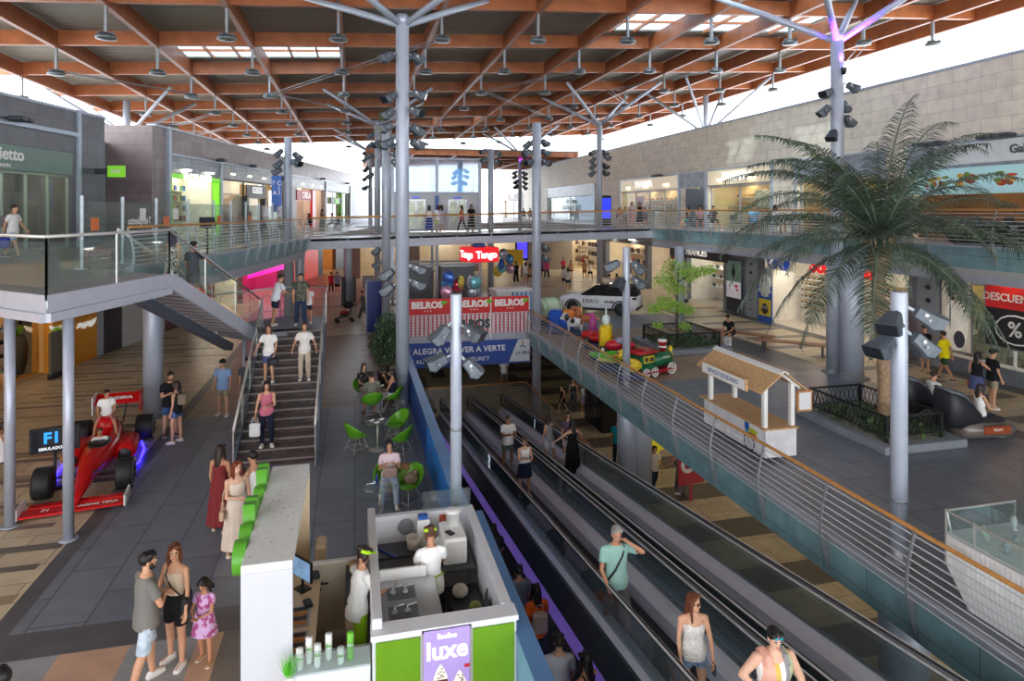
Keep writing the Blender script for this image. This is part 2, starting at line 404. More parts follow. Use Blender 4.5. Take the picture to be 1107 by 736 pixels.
SKG = glass('skylight_pane', (225, 238, 245), .2, .12, .05)
for i, (x0, x1, y0, y1) in enumerate(SKY):
    w_ = struct(empty('window_%d' % (i+1), ((x0+x1)/2, (y0+y1)/2, zr((x0+x1)/2)+.7))); hw = (x1-x0)/2; a = y0+1.9-(y0+y1)/2; b_ = y1-.9-(y0+y1)/2
    t = .054
    mb = MB(); vs = [(x, y, t*x) for (x, y) in ((-hw, a), (hw, a), (hw, b_), (-hw, b_))]; mb.add(vs+[(p[0], p[1], p[2]+.03) for p in vs], [(3, 2, 1, 0), (4, 5, 6, 7)])
    struct(mb.build('pane', SKG, w_))
    mb = MB()
    for X in (-hw/3, hw/3): mb.bar((X, a, t*X-.06), (X, b_, t*X-.06), .08, .16)
    mb.bar((-hw, (a+b_)/2, -t*hw-.05), (hw, (a+b_)/2, t*hw-.05), .07, .12)
    struct(mb.build('rafter', GLU, w_))
for y in TY:
    mb = MB(); mb.bar((RX0, y, zr(RX0)+.3), (RX1, y, zr(RX1)+.3), .22, .62)
    struct(mb.build('roof_beam', GLU))
for x in LX+[RX1]:
    mb = MB(); mb.bar((x, RY0, zr(x)+.22), (x, RY1, zr(x)+.22), .2, .72)
    struct(mb.build('roof_beam', GLU2))
# zig-zag bracing of the roof, one thin tie at a time
k = 0
for (x, y) in ((-16.2, 25.2), (-12.3, 31.25), (-8.4, 43.35), (-4.5, 37.3), (3.3, 25.2), (7.2, 37.3), (11.1, 31.25), (15, 37.3), (18.9, 31.25), (3.3, 49.4), (-.6, 31.25), (22.8, 25.2), (-8.4, 49.4), (11.1, 43.35)):
    mb = MB(); s = 1 if k % 2 else -1; x2 = x+s*3.9
    mb.tube([(x, y, zr(x)-1.1), (x2, y+6.05, zr(x2)-1.1)], .022, 6); mb.tube([(x+.35, y, zr(x)-1.1), (x2+.35, y+6.05, zr(x2)-1.1)], .022, 6)
    tag(mb.build('tie_rod', GALV), 'thin paired tie rods below the roof, %s bay from the left, %s from the front' % (ordn(int((x+16.2)/3.9+.5)), ordn(int((y-19)/6.05+.5))), 'tie rod', 'roof tie rods'); k += 1

# ---- second roof, farther away and lower
mb = MB(); zc = 11.7
mb.bb(1, 22, 62, 84, zc+.5, zc+.62, 1)
struct(mb.build('ceiling_far', [GLU, DECK]))
for i in range(6):
    mb = MB(); mb.bb(1, 22, 62.1+i*4, 62.35+i*4, zc, zc+.5); struct(mb.build('roof_beam', GLU))
for i in range(6):
    mb = MB(); mb.bb(1.2+i*4.1, 1.4+i*4.1, 62, 84, zc-.05, zc+.5); struct(mb.build('roof_beam', GLU2))
# ================================================================ facades
AL = math.radians(12.3)
TLm = Matrix.Translation((-10.7, 32, 0)) @ Matrix.Rotation(-AL, 4, 'Z')
TRm = Matrix.Translation((21.3, 0, 0)) @ Matrix.Rotation(PI, 4, 'Z')
uL = lambda u: on_line(u, -10.7, 32, math.sin(AL), math.cos(AL))
uR = lambda u: -Yw(u, 21.3)
LA = PI/2-AL
LSTONE = tiles('dark_stone_cladding', (104, 106, 114), (92, 94, 102), (70, 72, 78), 1.5, .62, .35, .01, vertical=LA)
LBROWN = tiles('plum_stone_cladding', (150, 136, 136), (138, 122, 122), (110, 98, 98), 1.3, .6, .4, .01, vertical=LA)
GREYP = tiles('grey_metal_cladding', (158, 162, 174), (152, 156, 168), (120, 122, 132), 3, .9, .45, .008, vertical=LA)
RSTONE = tiles('beige_block_wall', (232, 223, 206), (221, 212, 195), (194, 185, 169), 1.1, .5, .6, .012, vertical=PI/2)
BAND = tiles('zinc_band', (150, 158, 166), (138, 146, 154), (100, 106, 112), 1.6, 3, .35, .01, vertical=PI/2, noise=.25)
COPE = M('metal_coping', (176, 186, 200), .4, .4, .05)

def facade(name, T, y0, y1, z0, z1, holes, mat, th=.35, x=0):
    """solid wall between y0..y1 with rectangular holes (ya,yb,za,zb)"""
    mb = MB(T); ys = sorted({y0, y1, *[h[0] for h in holes], *[h[1] for h in holes]}); zs = sorted({z0, z1, *[h[2] for h in holes], *[h[3] for h in holes]})
    ys = [y for y in ys if y0 <= y <= y1]; zs = [z for z in zs if z0 <= z <= z1]
    for a, b in zip(ys[:-1], ys[1:]):
        run = None
        for c, d in zip(zs[:-1], zs[1:]):
            my, mz = (a+b)/2, (c+d)/2
            hole = any(h[0] < my < h[1] and h[2] < mz < h[3] for h in holes)
            if not hole: mb.bb(x-th, x, a, b, c, d, 0)
    return struct(mb.build(name, mat))
SHOPLIT = M('warm_shop_light', (255, 226, 178), .5, 0, .0, emit=9)
SHOPWHT = M('white_shop_light', (255, 246, 230), .5, 0, .0, emit=9)
def shop(n, T, ya, yb, z0, z1, dep, wcol, fcol, lit=SHOPLIT, lamp=1.0, glazed=True, frame=None, label='', side='', mull=3, x=0):
    """interior shell, ceiling lamps and glazed front of one shop unit"""
    dep = min(dep, 2.1); zw = z1; z1 = z1+.42; wm = M('shop_wall_%d_%d_%d' % wcol, wcol, .7, 0, .08, 1.5); fm = M('shop_floor_%d_%d_%d' % fcol, fcol, .3, 0, .08, 2)
    mb = MB(T); ya, yb = min(ya, yb), max(ya, yb)
    mb.bb(x-dep-.1, x-dep, ya, yb, z0, z1, 0); mb.bb(x-dep, x-.36, ya-.08, ya, z0, z1, 0); mb.bb(x-dep, x-.36, yb, yb+.08, z0, z1, 0); mb.bb(x-dep, x-.36, ya, yb, z1, z1+.08, 0); mb.bb(x-dep, x, ya, yb, z0, z0+.012, 1)
    struct(mb.build('wall_shop_%d' % n, [wm, fm]))
    k = max(1, int((yb-ya)/2.6))
    for i in range(k):
        yc = ya+(i+.5)*(yb-ya)/k
        t = tag(empty('ceiling_light', T @ V(x-dep*.45, yc, z1)), '%s ceiling light inside %s' % (ordn(i), label), 'ceiling light', 'ceiling lights in the shops'); t.rotation_euler = T.to_euler()
        q = .5*lamp
        mb = MB(); mb.bb(-.45-q, .45+q, -.28, .28, -.10, -.04); mb.build('diffuser', lit, t)
        mb = MB(); mb.bb(-.5-q, .5+q, -.33, .33, -.04, .0); mb.build('frame', WHITE, t)
    z1 = zw
    if glazed:
        wd = struct(tag(empty('window_%d' % (20+n)), label+' glazing', 'window')); del wd['label']; del wd['category']
        mb = MB(T); mb.bb(x-.2, x-.185, ya+.03, yb-.03, z0+.05, z1-.02); struct(mb.build('pane', GLASS, wd))
        mb = MB(T)
        for i in range(mull+1):
            y = ya+i*(yb-ya)/mull; mb.bb(x-.24, x-.14, y-.035, y+.035, z0, z1)
        mb.bb(x-.24, x-.14, ya, yb, z1-.09, z1); mb.bb(x-.24, x-.14, ya, yb, z0, z0+.08)
        struct(mb.build('frame', frame or BEAMG, wd))
def sign(name, T, y, z, w, h, body, size, bcol, tcol, label, x=.06, th=.08, emit=.0, bold=.012, tx=0, flip=False, spacing=1, sx=1, tz=0):
    """board fixed flat to a facade, with raised letters facing the mall"""
    o = thing(name, label, 'sign', T @ V(x, y, z)); o.rotation_euler = T.to_euler()
    if bcol:
        mb = MB(); mb.bb(-th, 0, -w/2, w/2, -h/2, h/2, bev=.01); mb.build('panel', M('sign_%d_%d_%d' % bcol, bcol, .45, 0, .05, emit=emit), o)
    lt = text(body, size, .03, M('letter_%d_%d_%d_%d' % (*tcol, int(emit*10)), tcol, .4, 0, 0, emit=emit*1.5), 'lettering', o, (.02, tx, tz), (PI/2, 0, PI/2), bold, spacing=spacing, sx=sx)
    return o

# ---- left side, upper floor
yA, yB, yC = -38, uL(84), uL(113)
hT = (uL(-130), uL(78), UL, 8.65)
facade('wall_left', TLm, yA, yC, UL, 10.35, [hT], LSTONE)
mb = MB(TLm); mb.bb(-.4, .06, yA, yC+.02, 10.35, 10.45); mb.bb(0, .12, yA, yB, 9.35, 9.5); mb.bb(0, .10, yB-.1, yB+.1, UL, 10.35); struct(mb.build('trim_5', [COPE]))
y114, y143, y160 = uL(114), uL(140), uL(158)
mb = MB(TLm); mb.bb(-2.6, -2.3, yC, y143+2.4, UL, 9.75); mb.bb(-2.6, -.36, yC-.36, yC, UL, 10.2, 0); struct(mb.build('wall_left_recess', [GREYP]))
yD, yE, yF, yG, yH, yI, yJ, yK = uL(183), uL(236), uL(241), uL(305), uL(321), uL(351), uL(353), uL(377)
zs_ = 8.35
facade('wall_left_far', TLm, y143+2.2, yK+.6, UL, 10.6, [(yD, yE, UL, zs_), (yF, yG, UL, zs_), (yH, yI, UL, zs_), (yJ, yK, UL, zs_)], LBROWN)
mb = MB(TLm); mb.bb(-2.6, 0, y143+2.0, y143+2.35, UL, 10.6); struct(mb.build('wall_left_return', [LBROWN]))
mb = MB(TLm); mb.bb(0, .06, yD-.3, yK+.6, zs_, 9.25, 0); mb.bb(0, .14, yD-.3, yK+.6, 9.25, 9.36, 1); mb.bb(-.4, .07, y143+2.2, yK+.6, 10.6, 10.7, 1)
for y in (yD-.2, yE+.2, yG+.4, yI+.15, yK+.4): mb.bb(0, .16, y-.13, y+.13, UL, 9.25 if y != yD-.2 else 10.6, 1)
struct(mb.build('trim_6', [BAND, COPE]))
mb = MB(TLm); mb.bb(-8, -.1, yK+.6, yK+30, UL, 9.6); struct(mb.build('wall_left_end', [GREYP]))
shop(1, TLm, hT[0], hT[1], UL, 7.75, 5, (92, 92, 90), (110, 104, 96), SHOPLIT, .5, True, M('sage_frame', (150, 168, 158), .4, .1, .05), 'the restaurant behind the sage sign', mull=7)
shop(2, TLm, yD+.15, yE-.15, UL, 8.2, 5, (240, 238, 226), (226, 220, 206), SHOPWHT, 1.6, False, None, 'the green framed phone accessory shop')
shop(3, TLm, yF, yG, UL, zs_, 5, (214, 186, 138), (190, 160, 120), SHOPLIT, 1.2, True, BLACK, 'the upstairs clothes shop beside the phone shop', mull=3)
shop(4, TLm, yH, yI, UL, zs_, 5, (226, 206, 190), (200, 180, 160), SHOPWHT, 1.2, False, None, 'the upstairs shop with red frame')
shop(5, TLm, yJ, yK, UL, zs_, 5, (190, 190, 160), (170, 160, 140), SHOPWHT, 1.0, True, None, 'the upstairs shop with lime green edge')
sign('restaurant_sign', TLm, (uL(-130)+uL(77))/2, 8.2, uL(77)-uL(-130), .9, 'Tempietto', .62, (118, 142, 134), (240, 240, 236), 'sage green restaurant sign board with white lettering above upstairs glass front', tx=(uL(-7)-(uL(-130)+uL(77))/2), tz=.1)
text('ristorante', .24, .02, WHITE, 'lettering', bpy.data.objects['restaurant_sign'], (.02, uL(-2)-(uL(-130)+uL(77))/2, -.28), (PI/2, 0, PI/2), .004)
o = sign('shop_sign', TLm, (yD+yE)/2, 8.0, yE-yD-.5, .5, 'LA CASA DE LAS\nCARCASAS', .46, None, (252, 252, 250), 'white two line lettering across the green framed phone accessory shop', x=.12, emit=.6, bold=.02)
t = thing('shop_portal', 'lime green lit frame around the upstairs phone accessory shop', 'shop front', TLm @ V(0, (yD+yE)/2, UL)); t.rotation_euler = TLm.to_euler(); hw = (yE-yD)/2
mb = MB(); mb.bb(-.3, .1, -hw, -hw+.14, 0, 3.5); mb.bb(-.3, .1, hw-.14, hw, 0, 3.5); mb.bb(-.3, .1, -hw+.14, hw-.14, 3.3, 3.5); mb.build('frame', M('lit_green', (120, 214, 40), .4, 0, .03, emit=.35), t)
sign('shop_sign', TLm, uL(277), 7.75, uL(288)-uL(267), .75, 'GUESS', .62, (66, 68, 72), (248, 248, 248), 'charcoal shop sign with white spaced capitals upstairs', emit=.25, bold=.02, spacing=1.1)
t = thing('shop_portal', 'black square portal below the charcoal sign upstairs', 'shop front', TLm @ V(0, uL(277), UL)); t.rotation_euler = TLm.to_euler()
mb = MB(); q = (uL(288)-uL(267))/2; mb.bb(-.3, .08, -q, -q+.3, 0, 2.5); mb.bb(-.3, .08, q-.3, q, 0, 2.5); mb.bb(-.3, .06, -q+.3, q-.3, 2.4, 2.56); mb.build('frame', M('graphite', (60, 62, 66), .4), t)
sign('shop_sign', TLm, (yH+uL(339))/2, 7.7, uL(340)-yH, .9, 'CARLA', .8, (176, 60, 70), (250, 236, 232), 'red shop sign with white capitals at the far left upstairs', emit=.2, bold=.02)
t = thing('shop_portal', 'bright red upright post beside the red sign upstairs', 'shop front', TLm @ V(0, uL(338), UL)); t.rotation_euler = TLm.to_euler()
mb = MB(); mb.bb(-.1, .14, -.55, .55, 0, 3.45, bev=.03); mb.build('post', M('gloss_red', (206, 24, 34), .3, 0, .04, emit=.15), t)
sign('shop_sign', TLm, (yJ+yK)/2-1, 7.4, 4.5, .7, 'boo', .9, (50, 52, 52), (120, 220, 60), 'dark sign with lime green letters at the far left upstairs', emit=.3, bold=.02)
t = thing('shop_portal', 'lime green upright post beside dark sign upstairs', 'shop front', TLm @ V(0, uL(369), UL)); t.rotation_euler = TLm.to_euler()
mb = MB(); mb.bb(-.1, .14, -.5, .5, 0, 3.5, bev=.03); mb.build('post', GREEN, t)

# ---- left side, ground floor
mo = M('mustard_panel', (212, 140, 36), .5, 0, .05)
yl = [-38]+[uL(u) for u in (-2, 57, 105, 112, 132, 157, 178)]
facade('wall_left_ground', TLm, yl[0], yl[3], 0, UL-.02, [(yl[1], yl[2], 0, 3.7)], mo)
mb = MB(TLm); mb.bb(-.35, 0, yl[3], yl[4], 0, UL-.5); struct(mb.build('wall_left_pilaster', [BEAMG]))
mb = MB(TLm); mb.bb(-.35, 0, yl[4], yl[5], 0, UL-.5); struct(mb.build('wall_left_slate', [tiles('stacked_slate', (64, 64, 66), (50, 50, 54), (36, 36, 38), .7, .16, .5, .008, vertical=LA)]))
mb = MB(TLm); mb.bb(-.35, 0, yl[5], yl[7], 0, UL-.5); struct(mb.build('wall_left_plain', [M('pale_grey_panel', (196, 196, 198), .5, 0, .04)]))
shop(6, TLm, yl[1], yl[2], 0, 3.7, 5, (206, 170, 110), (196, 178, 150), SHOPLIT, 1.0, False, None, 'the mustard fronted shop')
facade('wall_left_ground_far', TLm, yl[7], uL(380), 0, UL-.5, [(uL(214), uL(262), 0, 3.6), (uL(262.5), uL(304), 0, 3.6), (uL(349), uL(363), 0, 3.6)], M('dark_maroon', (96, 62, 60), .5, 0, .08))
shop(7, TLm, uL(214), uL(262), 0, 3.6, 6, (235, 225, 205), (215, 200, 175), SHOPWHT, 2, False, None, 'the bright shop seen under the left stairs')
shop(8, TLm, uL(262.5), uL(304), 0, 3.6, 6, (200, 60, 130), (190, 160, 150), SHOPWHT, 1, False, None, 'the magenta shop under the left upper floor')
shop(9, TLm, uL(349), uL(363), 0, 3.6, 8, (232, 180, 120), (215, 190, 150), SHOPLIT, 2, False, None, 'the far left shop at ground level')
sign('shop_sign', TLm, uL(291), 2.9, 8.5, 2.6, 'Druni', 1.7, (232, 26, 168), (255, 240, 252), 'glowing magenta shop sign beneath the left upper floor', emit=.9, bold=.03)
sign('shop_banner', TLm, uL(330), 2.0, 8, 3.9, 'SALE', .01, (232, 62, 30), (232, 62, 30), 'tall plain orange red panel at far left ground floor', emit=.25)
for nm, u, s in (('drooping', 64, 1), ('wavy', 92, 2)):
    y = uL(u); t = thing('moustache_sign', 'white lit %s moustache emblem on mustard wall' % nm, 'sign', TLm @ V(.07, y, 1.72 if s == 1 else 1.6)); t.rotation_euler = TLm.to_euler(); mb = MB()
    for sg in (-1, 1):
        pts = [V(0, 0, 0), V(0, sg*.22, -.08), V(0, sg*.46, 0), V(0, sg*.66, .16 if s == 1 else sg*.12)]
        mb.tube(pts, [.08, .13, .09, .02], 8)
    mb.build('emblem', M('lit_white', (250, 248, 242), .4, 0, 0, emit=.2), t)
# ---- right side, upper floor
ru = [uR(u) for u in (1250, 983, 958, 838, 765.5, 762, 735, 734, 668, 645, 590, 566, 545, 538)]
zt = 8.75
H = [(uR(1300), uR(985), UR, zt-.0), (uR(834), uR(766), UR, zt), (uR(763), uR(736), UR, zt), (uR(734), uR(672), UR, zt), (uR(643), uR(592), UR, zt), (uR(565), uR(545), UR, zt), (uR(955), uR(862), UR, zt)]
H = [(min(a, b), max(a, b), c, d) for a, b, c, d in H]
facade('wall_right', TRm, -95, 6, UR, 11.5, H, RSTONE)
mb = MB(TRm); mb.bb(-.4, .08, -95, 6, 11.5, 11.6); struct(mb.build('trim_7', [COPE]))
mb = MB(TRm)
for h in H: mb.bb(0, .05, h[0]-.05, h[1]+.05, zt-.95, zt+.0, 0); mb.bb(0, .12, h[0]-.05, h[1]+.05, zt, zt+.07, 1); mb.bb(0, .1, h[0]-.14, h[0], UR, zt, 1); mb.bb(0, .1, h[1], h[1]+.14, UR, zt, 1)
struct(mb.build('trim_8', [BAND, COPE]))
zq = zt-.95
cafe = (214, 196, 160)
shop(10, TRm, H[1][0], H[1][1], UR, zq, 6, cafe, (190, 176, 150), SHOPLIT, 1.4, True, BEAMG, 'the nearer bakery upstairs', mull=2)
shop(11, TRm, H[3][0], H[3][1], UR, zq, 6, cafe, (190, 176, 150), SHOPLIT, 1.4, True, BEAMG, 'the farther bakery upstairs', mull=4)
shop(12, TRm, H[0][0], H[0][1], UR, zq, 6, (92, 66, 44), (120, 90, 66), SHOPLIT, .6, False, None, 'the upstairs food counter with pale blue menu board')
shop(13, TRm, H[4][0], H[4][1], UR, zq, 3, (74, 92, 100), (90, 96, 100), SHOPWHT, .2, True, BEAMG, 'the shuttered upstairs unit', mull=2)
shop(14, TRm, H[5][0], H[5][1], UR, zq, 5, (186, 90, 64), (150, 120, 100), SHOPLIT, 1, True, BLACK, 'the red lit far shop upstairs', mull=2)
shop(15, TRm, H[6][0], H[6][1], UR, zq, 6, (170, 150, 120), (150, 130, 110), SHOPLIT, .8, True, BEAMG, 'the upstairs cafe behind the palm', mull=3)
mb = MB(TRm); mb.bb(-1.5, -1.4, H[2][0], H[2][1], UR, zq+.95); mb.bb(-1.4, -.36, H[2][0]-.1, H[2][0], UR, zq); mb.bb(-1.4, -.36, H[2][1], H[2][1]+.1, UR, zq); struct(mb.build('wall_right_recess', [M('grey_shutter', (140, 146, 158), .5, .2, .05)]))
mb = MB(TRm); yy = (H[2][0]*.3+H[2][1]*.7); mb.bb(-1.4, -1.36, yy-.6, yy+.6, UR+.02, UR+2.1); mb.cyl(V(-1.34, yy+.45, UR+1.05), V(-1.34, yy+.3, UR+1.05), .02)
struct(mb.build('door_1', [M('grey_door', (152, 158, 170), .5, .2, .04)]))
sg = [(uR(798), zt-.55, H[1], 'nearer'), (uR(697), zt-.55, H[3], 'farther')]
for y, z, h, wd in sg:
    sign('bakery_sign', TRm, (h[0]+h[1])/2, zt-.45, h[1]-h[0]-.1, .86, 'PANARIA', .72, (222, 206, 178), (255, 255, 252), 'cream sign board with white capitals over the %s upstairs bakery' % wd, emit=.28, bold=.025, tx=(y-(h[0]+h[1])/2), x=.1)
sign('shop_sign', TRm, uR(1075), zt-.4, 4.6, .75, 'Gallery', .4, (226, 230, 232), (90, 100, 108), 'white sign board with thin grey script above the food counter', x=.1, tx=1.2)
sign('wall_lettering', TRm, uR(616), UR+1.7, 3, .5, 'aldeas\nINFANTILES', .8, None, (200, 214, 220), 'pale lettering on dark glazing of the shuttered upstairs unit', x=.05)
sign('shop_sign', TRm, uR(555), zt-.5, 6, .8, 'TIMES', .7, (70, 40, 34), (255, 240, 230), 'dark sign with white capitals over the red lit far shop upstairs', emit=.25, x=.1)
# menu board with food pictures
y0, y1 = H[0][0], H[0][1]
t = thing('menu_board', 'long pale blue menu board with food pictures upstairs behind the palm', 'menu board', TRm @ V(.08, (y0+y1)/2, zq-.35)); t.rotation_euler = TRm.to_euler()
mb = MB(); mb.bb(-.1, .08, -(y1-y0)/2, (y1-y0)/2, -.55, .4, bev=.01); mb.build('panel', M('pale_blue_panel', (178, 222, 226), .4, 0, .04, emit=.12), t)
food = [(196, 70, 40), (222, 180, 60), (150, 84, 44), (120, 150, 60)]
for i in range(9):
    mb = MB()
    for j in range(10): mb.ell((.085, y1-(y0+y1)/2-1.0-i*1.35+R.uniform(-.42, .42), R.uniform(-.22, .15)), (.01, R.uniform(.08, .22), R.uniform(.05, .12)), R.randrange(4), 8, 5)
    mb.build('food_picture', [M('food_%d' % k, c, .6, 0, .3, 9) for k, c in enumerate(food)], t)
for i, u in enumerate((1000, 1022, 1044, 1066, 1088, 1092)):
    t = thing('pendant_bulb', 'warm glowing bulb hanging over the upstairs food counter, %s from the palm' % ordn(i), 'pendant lamp', TRm @ V(-.9, uR(u), zq-.1), group='warm bulbs over the food counter')
    mb = MB(); mb.cyl((0, 0, 0), (0, 0, -.5), .008, n=5); mb.build('cord', BLACK, t); mb = MB(); mb.ell((0, 0, -.56), (.07, .07, .09), 0, 10, 6); mb.build('bulb', M('bulb_glow', (255, 190, 90), .4, 0, 0, emit=18), t)
# ---- right side, ground floor
GH = [(uR(1180), uR(1023), ZR+.55, 3.75), (uR(982), uR(829), ZR, 3.75), (uR(782), uR(742), ZR, 3.55), (uR(736), uR(700), ZR, 3.7), (uR(697), uR(655), ZR, 3.7), (uR(650), uR(604), ZR, 3.8), (uR(600), uR(570), ZR, 3.8)]
GH = [(min(a, b), max(a, b), c, d) for a, b, c, d in GH]
PIL = M('slate_pilaster', (120, 126, 136), .45, .15, .08)
facade('wall_right_ground', TRm, -95, 6, ZR, UR-.8, GH, PIL)
shop(16, TRm, GH[0][0], GH[0][1], ZR+.55, 3.75, 3, (238, 220, 168), (244, 238, 222), SHOPLIT, 1.6, True, WHITE, 'the handbag shop', mull=2)
shop(17, TRm, GH[1][0], GH[1][1], ZR, 3.75, 4.5, (244, 238, 226), (226, 216, 200), SHOPWHT, 2.0, False, None, 'the optician')
shop(18, TRm, GH[2][0], GH[2][1], ZR, 3.55, 5, (236, 232, 222), (180, 172, 160), SHOPWHT, 1.6, False, None, 'the jeweller')
shop(19, TRm, GH[3][0], GH[3][1], ZR, 3.7, 5, (240, 226, 200), (220, 204, 180), SHOPWHT, 1.6, False, None, 'the white shop by the round column')
shop(20, TRm, GH[4][0], GH[4][1], ZR, 3.7, 6, (238, 222, 190), (220, 200, 166), SHOPWHT, 1.6, False, None, 'the shop behind the white car')
shop(21, TRm, GH[5][0], GH[5][1], ZR, 3.8, 8, (246, 230, 196), (240, 220, 176), SHOPWHT, 2.4, False, None, 'the brightly lit clothes shop')
shop(22, TRm, GH[6][0], GH[6][1], ZR, 3.8, 8, (246, 230, 196), (240, 220, 176), SHOPWHT, 2.4, False, None, 'the farthest lit shop at ground level')
o = sign('optician_sign', TRm, (GH[1][0]+GH[1][1])/2, 3.72, GH[1][1]-GH[1][0], .95, 'Soloptical', 1.0, (226, 214, 186), (226, 18, 24), 'cream optician fascia with big red letters and two blue discs', emit=.25, bold=.045, tx=(uR(866)-(GH[1][0]+GH[1][1])/2)+2.75, x=.12, sx=1)
for i, (u, col) in enumerate(((838, (60, 70, 150)), (850, (16, 70, 200)))):
    mb = MB(); yy = uR(u)-(GH[1][0]+GH[1][1])/2; mb.lathe([(.46, -.02), (.46, .03), (.42, .05)], 24, (.02, yy, 0), 0, Matrix.Rotation(PI/2, 4, 'Y'))
    mb.tube([(.075, yy-.1, .4), (.08, yy+.12, .15), (.08, yy-.12, -.12), (.075, yy+.1, -.4)], [.03, .1, .1, .03], 8, 1); mb.build('emblem', [M('disc_%d' % i, col, .4, 0, .03, emit=.2), WHITE], o)
sign('jeweller_sign', TRm, (uR(789)+uR(726))/2, 3.65, abs(uR(789)-uR(726)), .8, 'FRANCÉS', .62, (38, 36, 38), (248, 246, 240), 'black jeweller fascia with white capitals', emit=.12, bold=.02, x=.14)
# ================================================================ railings
def path_pts(pts, step):
    pts = [Vector(p) for p in pts]; out = []
    for a, b in zip(pts[:-1], pts[1:]):
        k = max(1, round((b-a).length/step))
        for i in range(k): out.append((a.lerp(b, i/k), (b-a).normalized()))
    out.append((pts[-1], (pts[-1]-pts[-2]).normalized())); return out
WIRE = M('steel_wire', (214, 216, 218), .35, .3, .05)
def railing(name, label, pts, side, step=1.9, curved=True, ncab=9, h=1.08, postmat=None, top=None):
    """side=+1: the drop lies to the right of the walking direction of pts"""
    root = thing(name, label, 'railing', pts[0]); o0 = Vector(pts[0])
    st_ = path_pts(pts, step); pm = postmat or GALV
    def nrm(d): return Vector((d.y, -d.x, 0)).normalized()*side
    def bow(z): return .17*math.sin(PI*min(max((z+.55)/(h+.55), 0), 1))+.07 if curved else .03
    for i, (p, d) in enumerate(st_):
        n = nrm(d); t = Vector((d.x, d.y, 0)).normalized()*.014; q = p-o0; mb = MB()
        if curved:
            out, inn = [], []
            for k in range(13):
                z = -.55+(h+.53)*k/12; wd = .02+.13*max(0, 1-abs(z+.12)/.45) if z < .33 else .035
                out.append(q+n*bow(z)+V(0, 0, z)); inn.append(q+n*(bow(z)-wd-.012)+V(0, 0, z))
            rings = [[a-t, a+t, b+t, b-t] for a, b in zip(out, inn)]
            mb.loft(rings, 0, smooth=False)
        else:
            mb.bar(q+n*.03+V(0, 0, -.25), q+n*.03+V(0, 0, h-.02), .025, .06)
        mb.build('post', pm, root)
    for j in range(ncab):
        z = .1+(h-.2)*j/(ncab-1); line = []
        for (p, d) in st_: line.append(p-o0+nrm(d)*(bow(z)-.02)+V(0, 0, z))
        mb = MB(); mb.tube(line, .012, 5); mb.build('wire', WIRE, root)
    mb = MB(); mb.tube([p-o0+nrm(d)*(.09 if curved else .03)+V(0, 0, h) for p, d in st_], .035, 8); mb.build('handrail', top or WOODR, root)
    return root
railing('railing', 'wooden topped wire railing with bowed posts along the right edge of the void', [(8.24, 30.1, ZR), (8.24, 2.5, ZR)], 1, 1.9)
railing('railing', 'wooden topped wire railing along the upper floor on the right, behind the palm', [(17.4, 35.4, UR), (17.4, 8, UR)], 1, 2.1)
railing('railing', 'bowed post railing along the upper floor above the stairs on the left', [(x, y, UL) for x, y in LEDGE[1:6]], 1, 1.35, postmat=M('pale_post', (158, 166, 172), .4, .4))
railing('railing', 'straight wire railing on the near side of the footbridge', [(-2.4, BY0+.02, UL+.02), (17.3, BY0+.02, UR+.02)], 1, 1.6, False, 7)
railing('railing', 'straight wire railing on the far side of the footbridge', [(-2.4, BY1-.02, UL+.02), (17.3, BY1-.02, UR+.02)], -1, 1.6, False, 7)
railing('railing', 'wooden topped wire railing in the basement around the moving walkway pit', [(3.4, 31.4, ZB), (8.4, 31.4, ZB), (8.4, 8, ZB)], 1, 2.2, False, 9)
# ================================================================ blue parapet left of the void
t = thing('parapet', 'long parapet stepping from red to bright blue along the left void edge', 'parapet', (1.92, 21, 0))
cols = [(30.2, 26, (196, 84, 52)), (26, 21.6, (148, 40, 58)), (21.6, 16.2, (30, 82, 168)), (16.2, 11.1, (24, 132, 226)), (11.1, 4, (122, 168, 200))]
for i, (a, b, c) in enumerate(cols):
    e = 0 if i < 4 else .19; mb = MB(); mb.bb(-.17+e*1.1, e, b-21, a-21, -.02, 1.06, 0); mb.bb(e, e+.03, b-21, a-21, -.7, 1.06, 0)
    mb.build('panel', M('parapet_%d' % i, c, .42, 0, .05, 1), t)
mb = MB(); mb.bb(-.19, .05, -9.9, 9.2, 1.06, 1.085); mb.bb(.02, .24, -17, -9.9, 1.06, 1.085); mb.build('coping', M('parapet_cap', (96, 140, 190), .35, .1, .25, .4), t)

# ================================================================ platform and staircase
FASC = M('pale_grey_fascia', (188, 192, 204), .42, .15, .04)
PLAT = [(-4.25, 16.75), (-5.7, 18.0), (-6.4, 18.6), (-9, 18.6), (-9, 16.3), (-5.25, 12.95)]
mb = MB(); mb.prism(PLAT, UL-.06, UL, 0); mb.prism([(x, y) for x, y in PLAT], UL-.4, UL-.061, 1)
pa, pb, pc = V(-9, 16.3, UL-.1), V(-5.25, 12.95, UL-.1), V(-4.25, 16.75, UL-.1)
mb.bar(pa, pb, .05, .24, 1); mb.bar(pb, pc, .05, .24, 1)
mb.bar(pa+V(0, 0, -.28), pb+V(0, 0, -.28), .16, .16, 1); mb.bar(pb+V(0, 0, -.28), pc+V(0, 0, -.28), .16, .16, 1)
struct(mb.build('floor_platform', [M('platform_floor', (150, 148, 150), .4, 0, .06), FASC]))
for i, (u, v) in enumerate(((74, 583), (10.5, 569))):
    p = P(u, v, 0)
    mb = MB(); mb.cyl((0, 0, 0), (0, 0, UL-.4), .095, n=16); mb.lathe([(.17, 0), (.17, .02), (.11, .03)], 16, (0, 0, 0))
    o = mb.build('support_post', STEEL); o.location = p; tag(o, ('slim grey steel post under the corner of the stair platform, nearer the family' if i == 0 else 'slim grey steel post by the nose of the red racing car'), 'post')
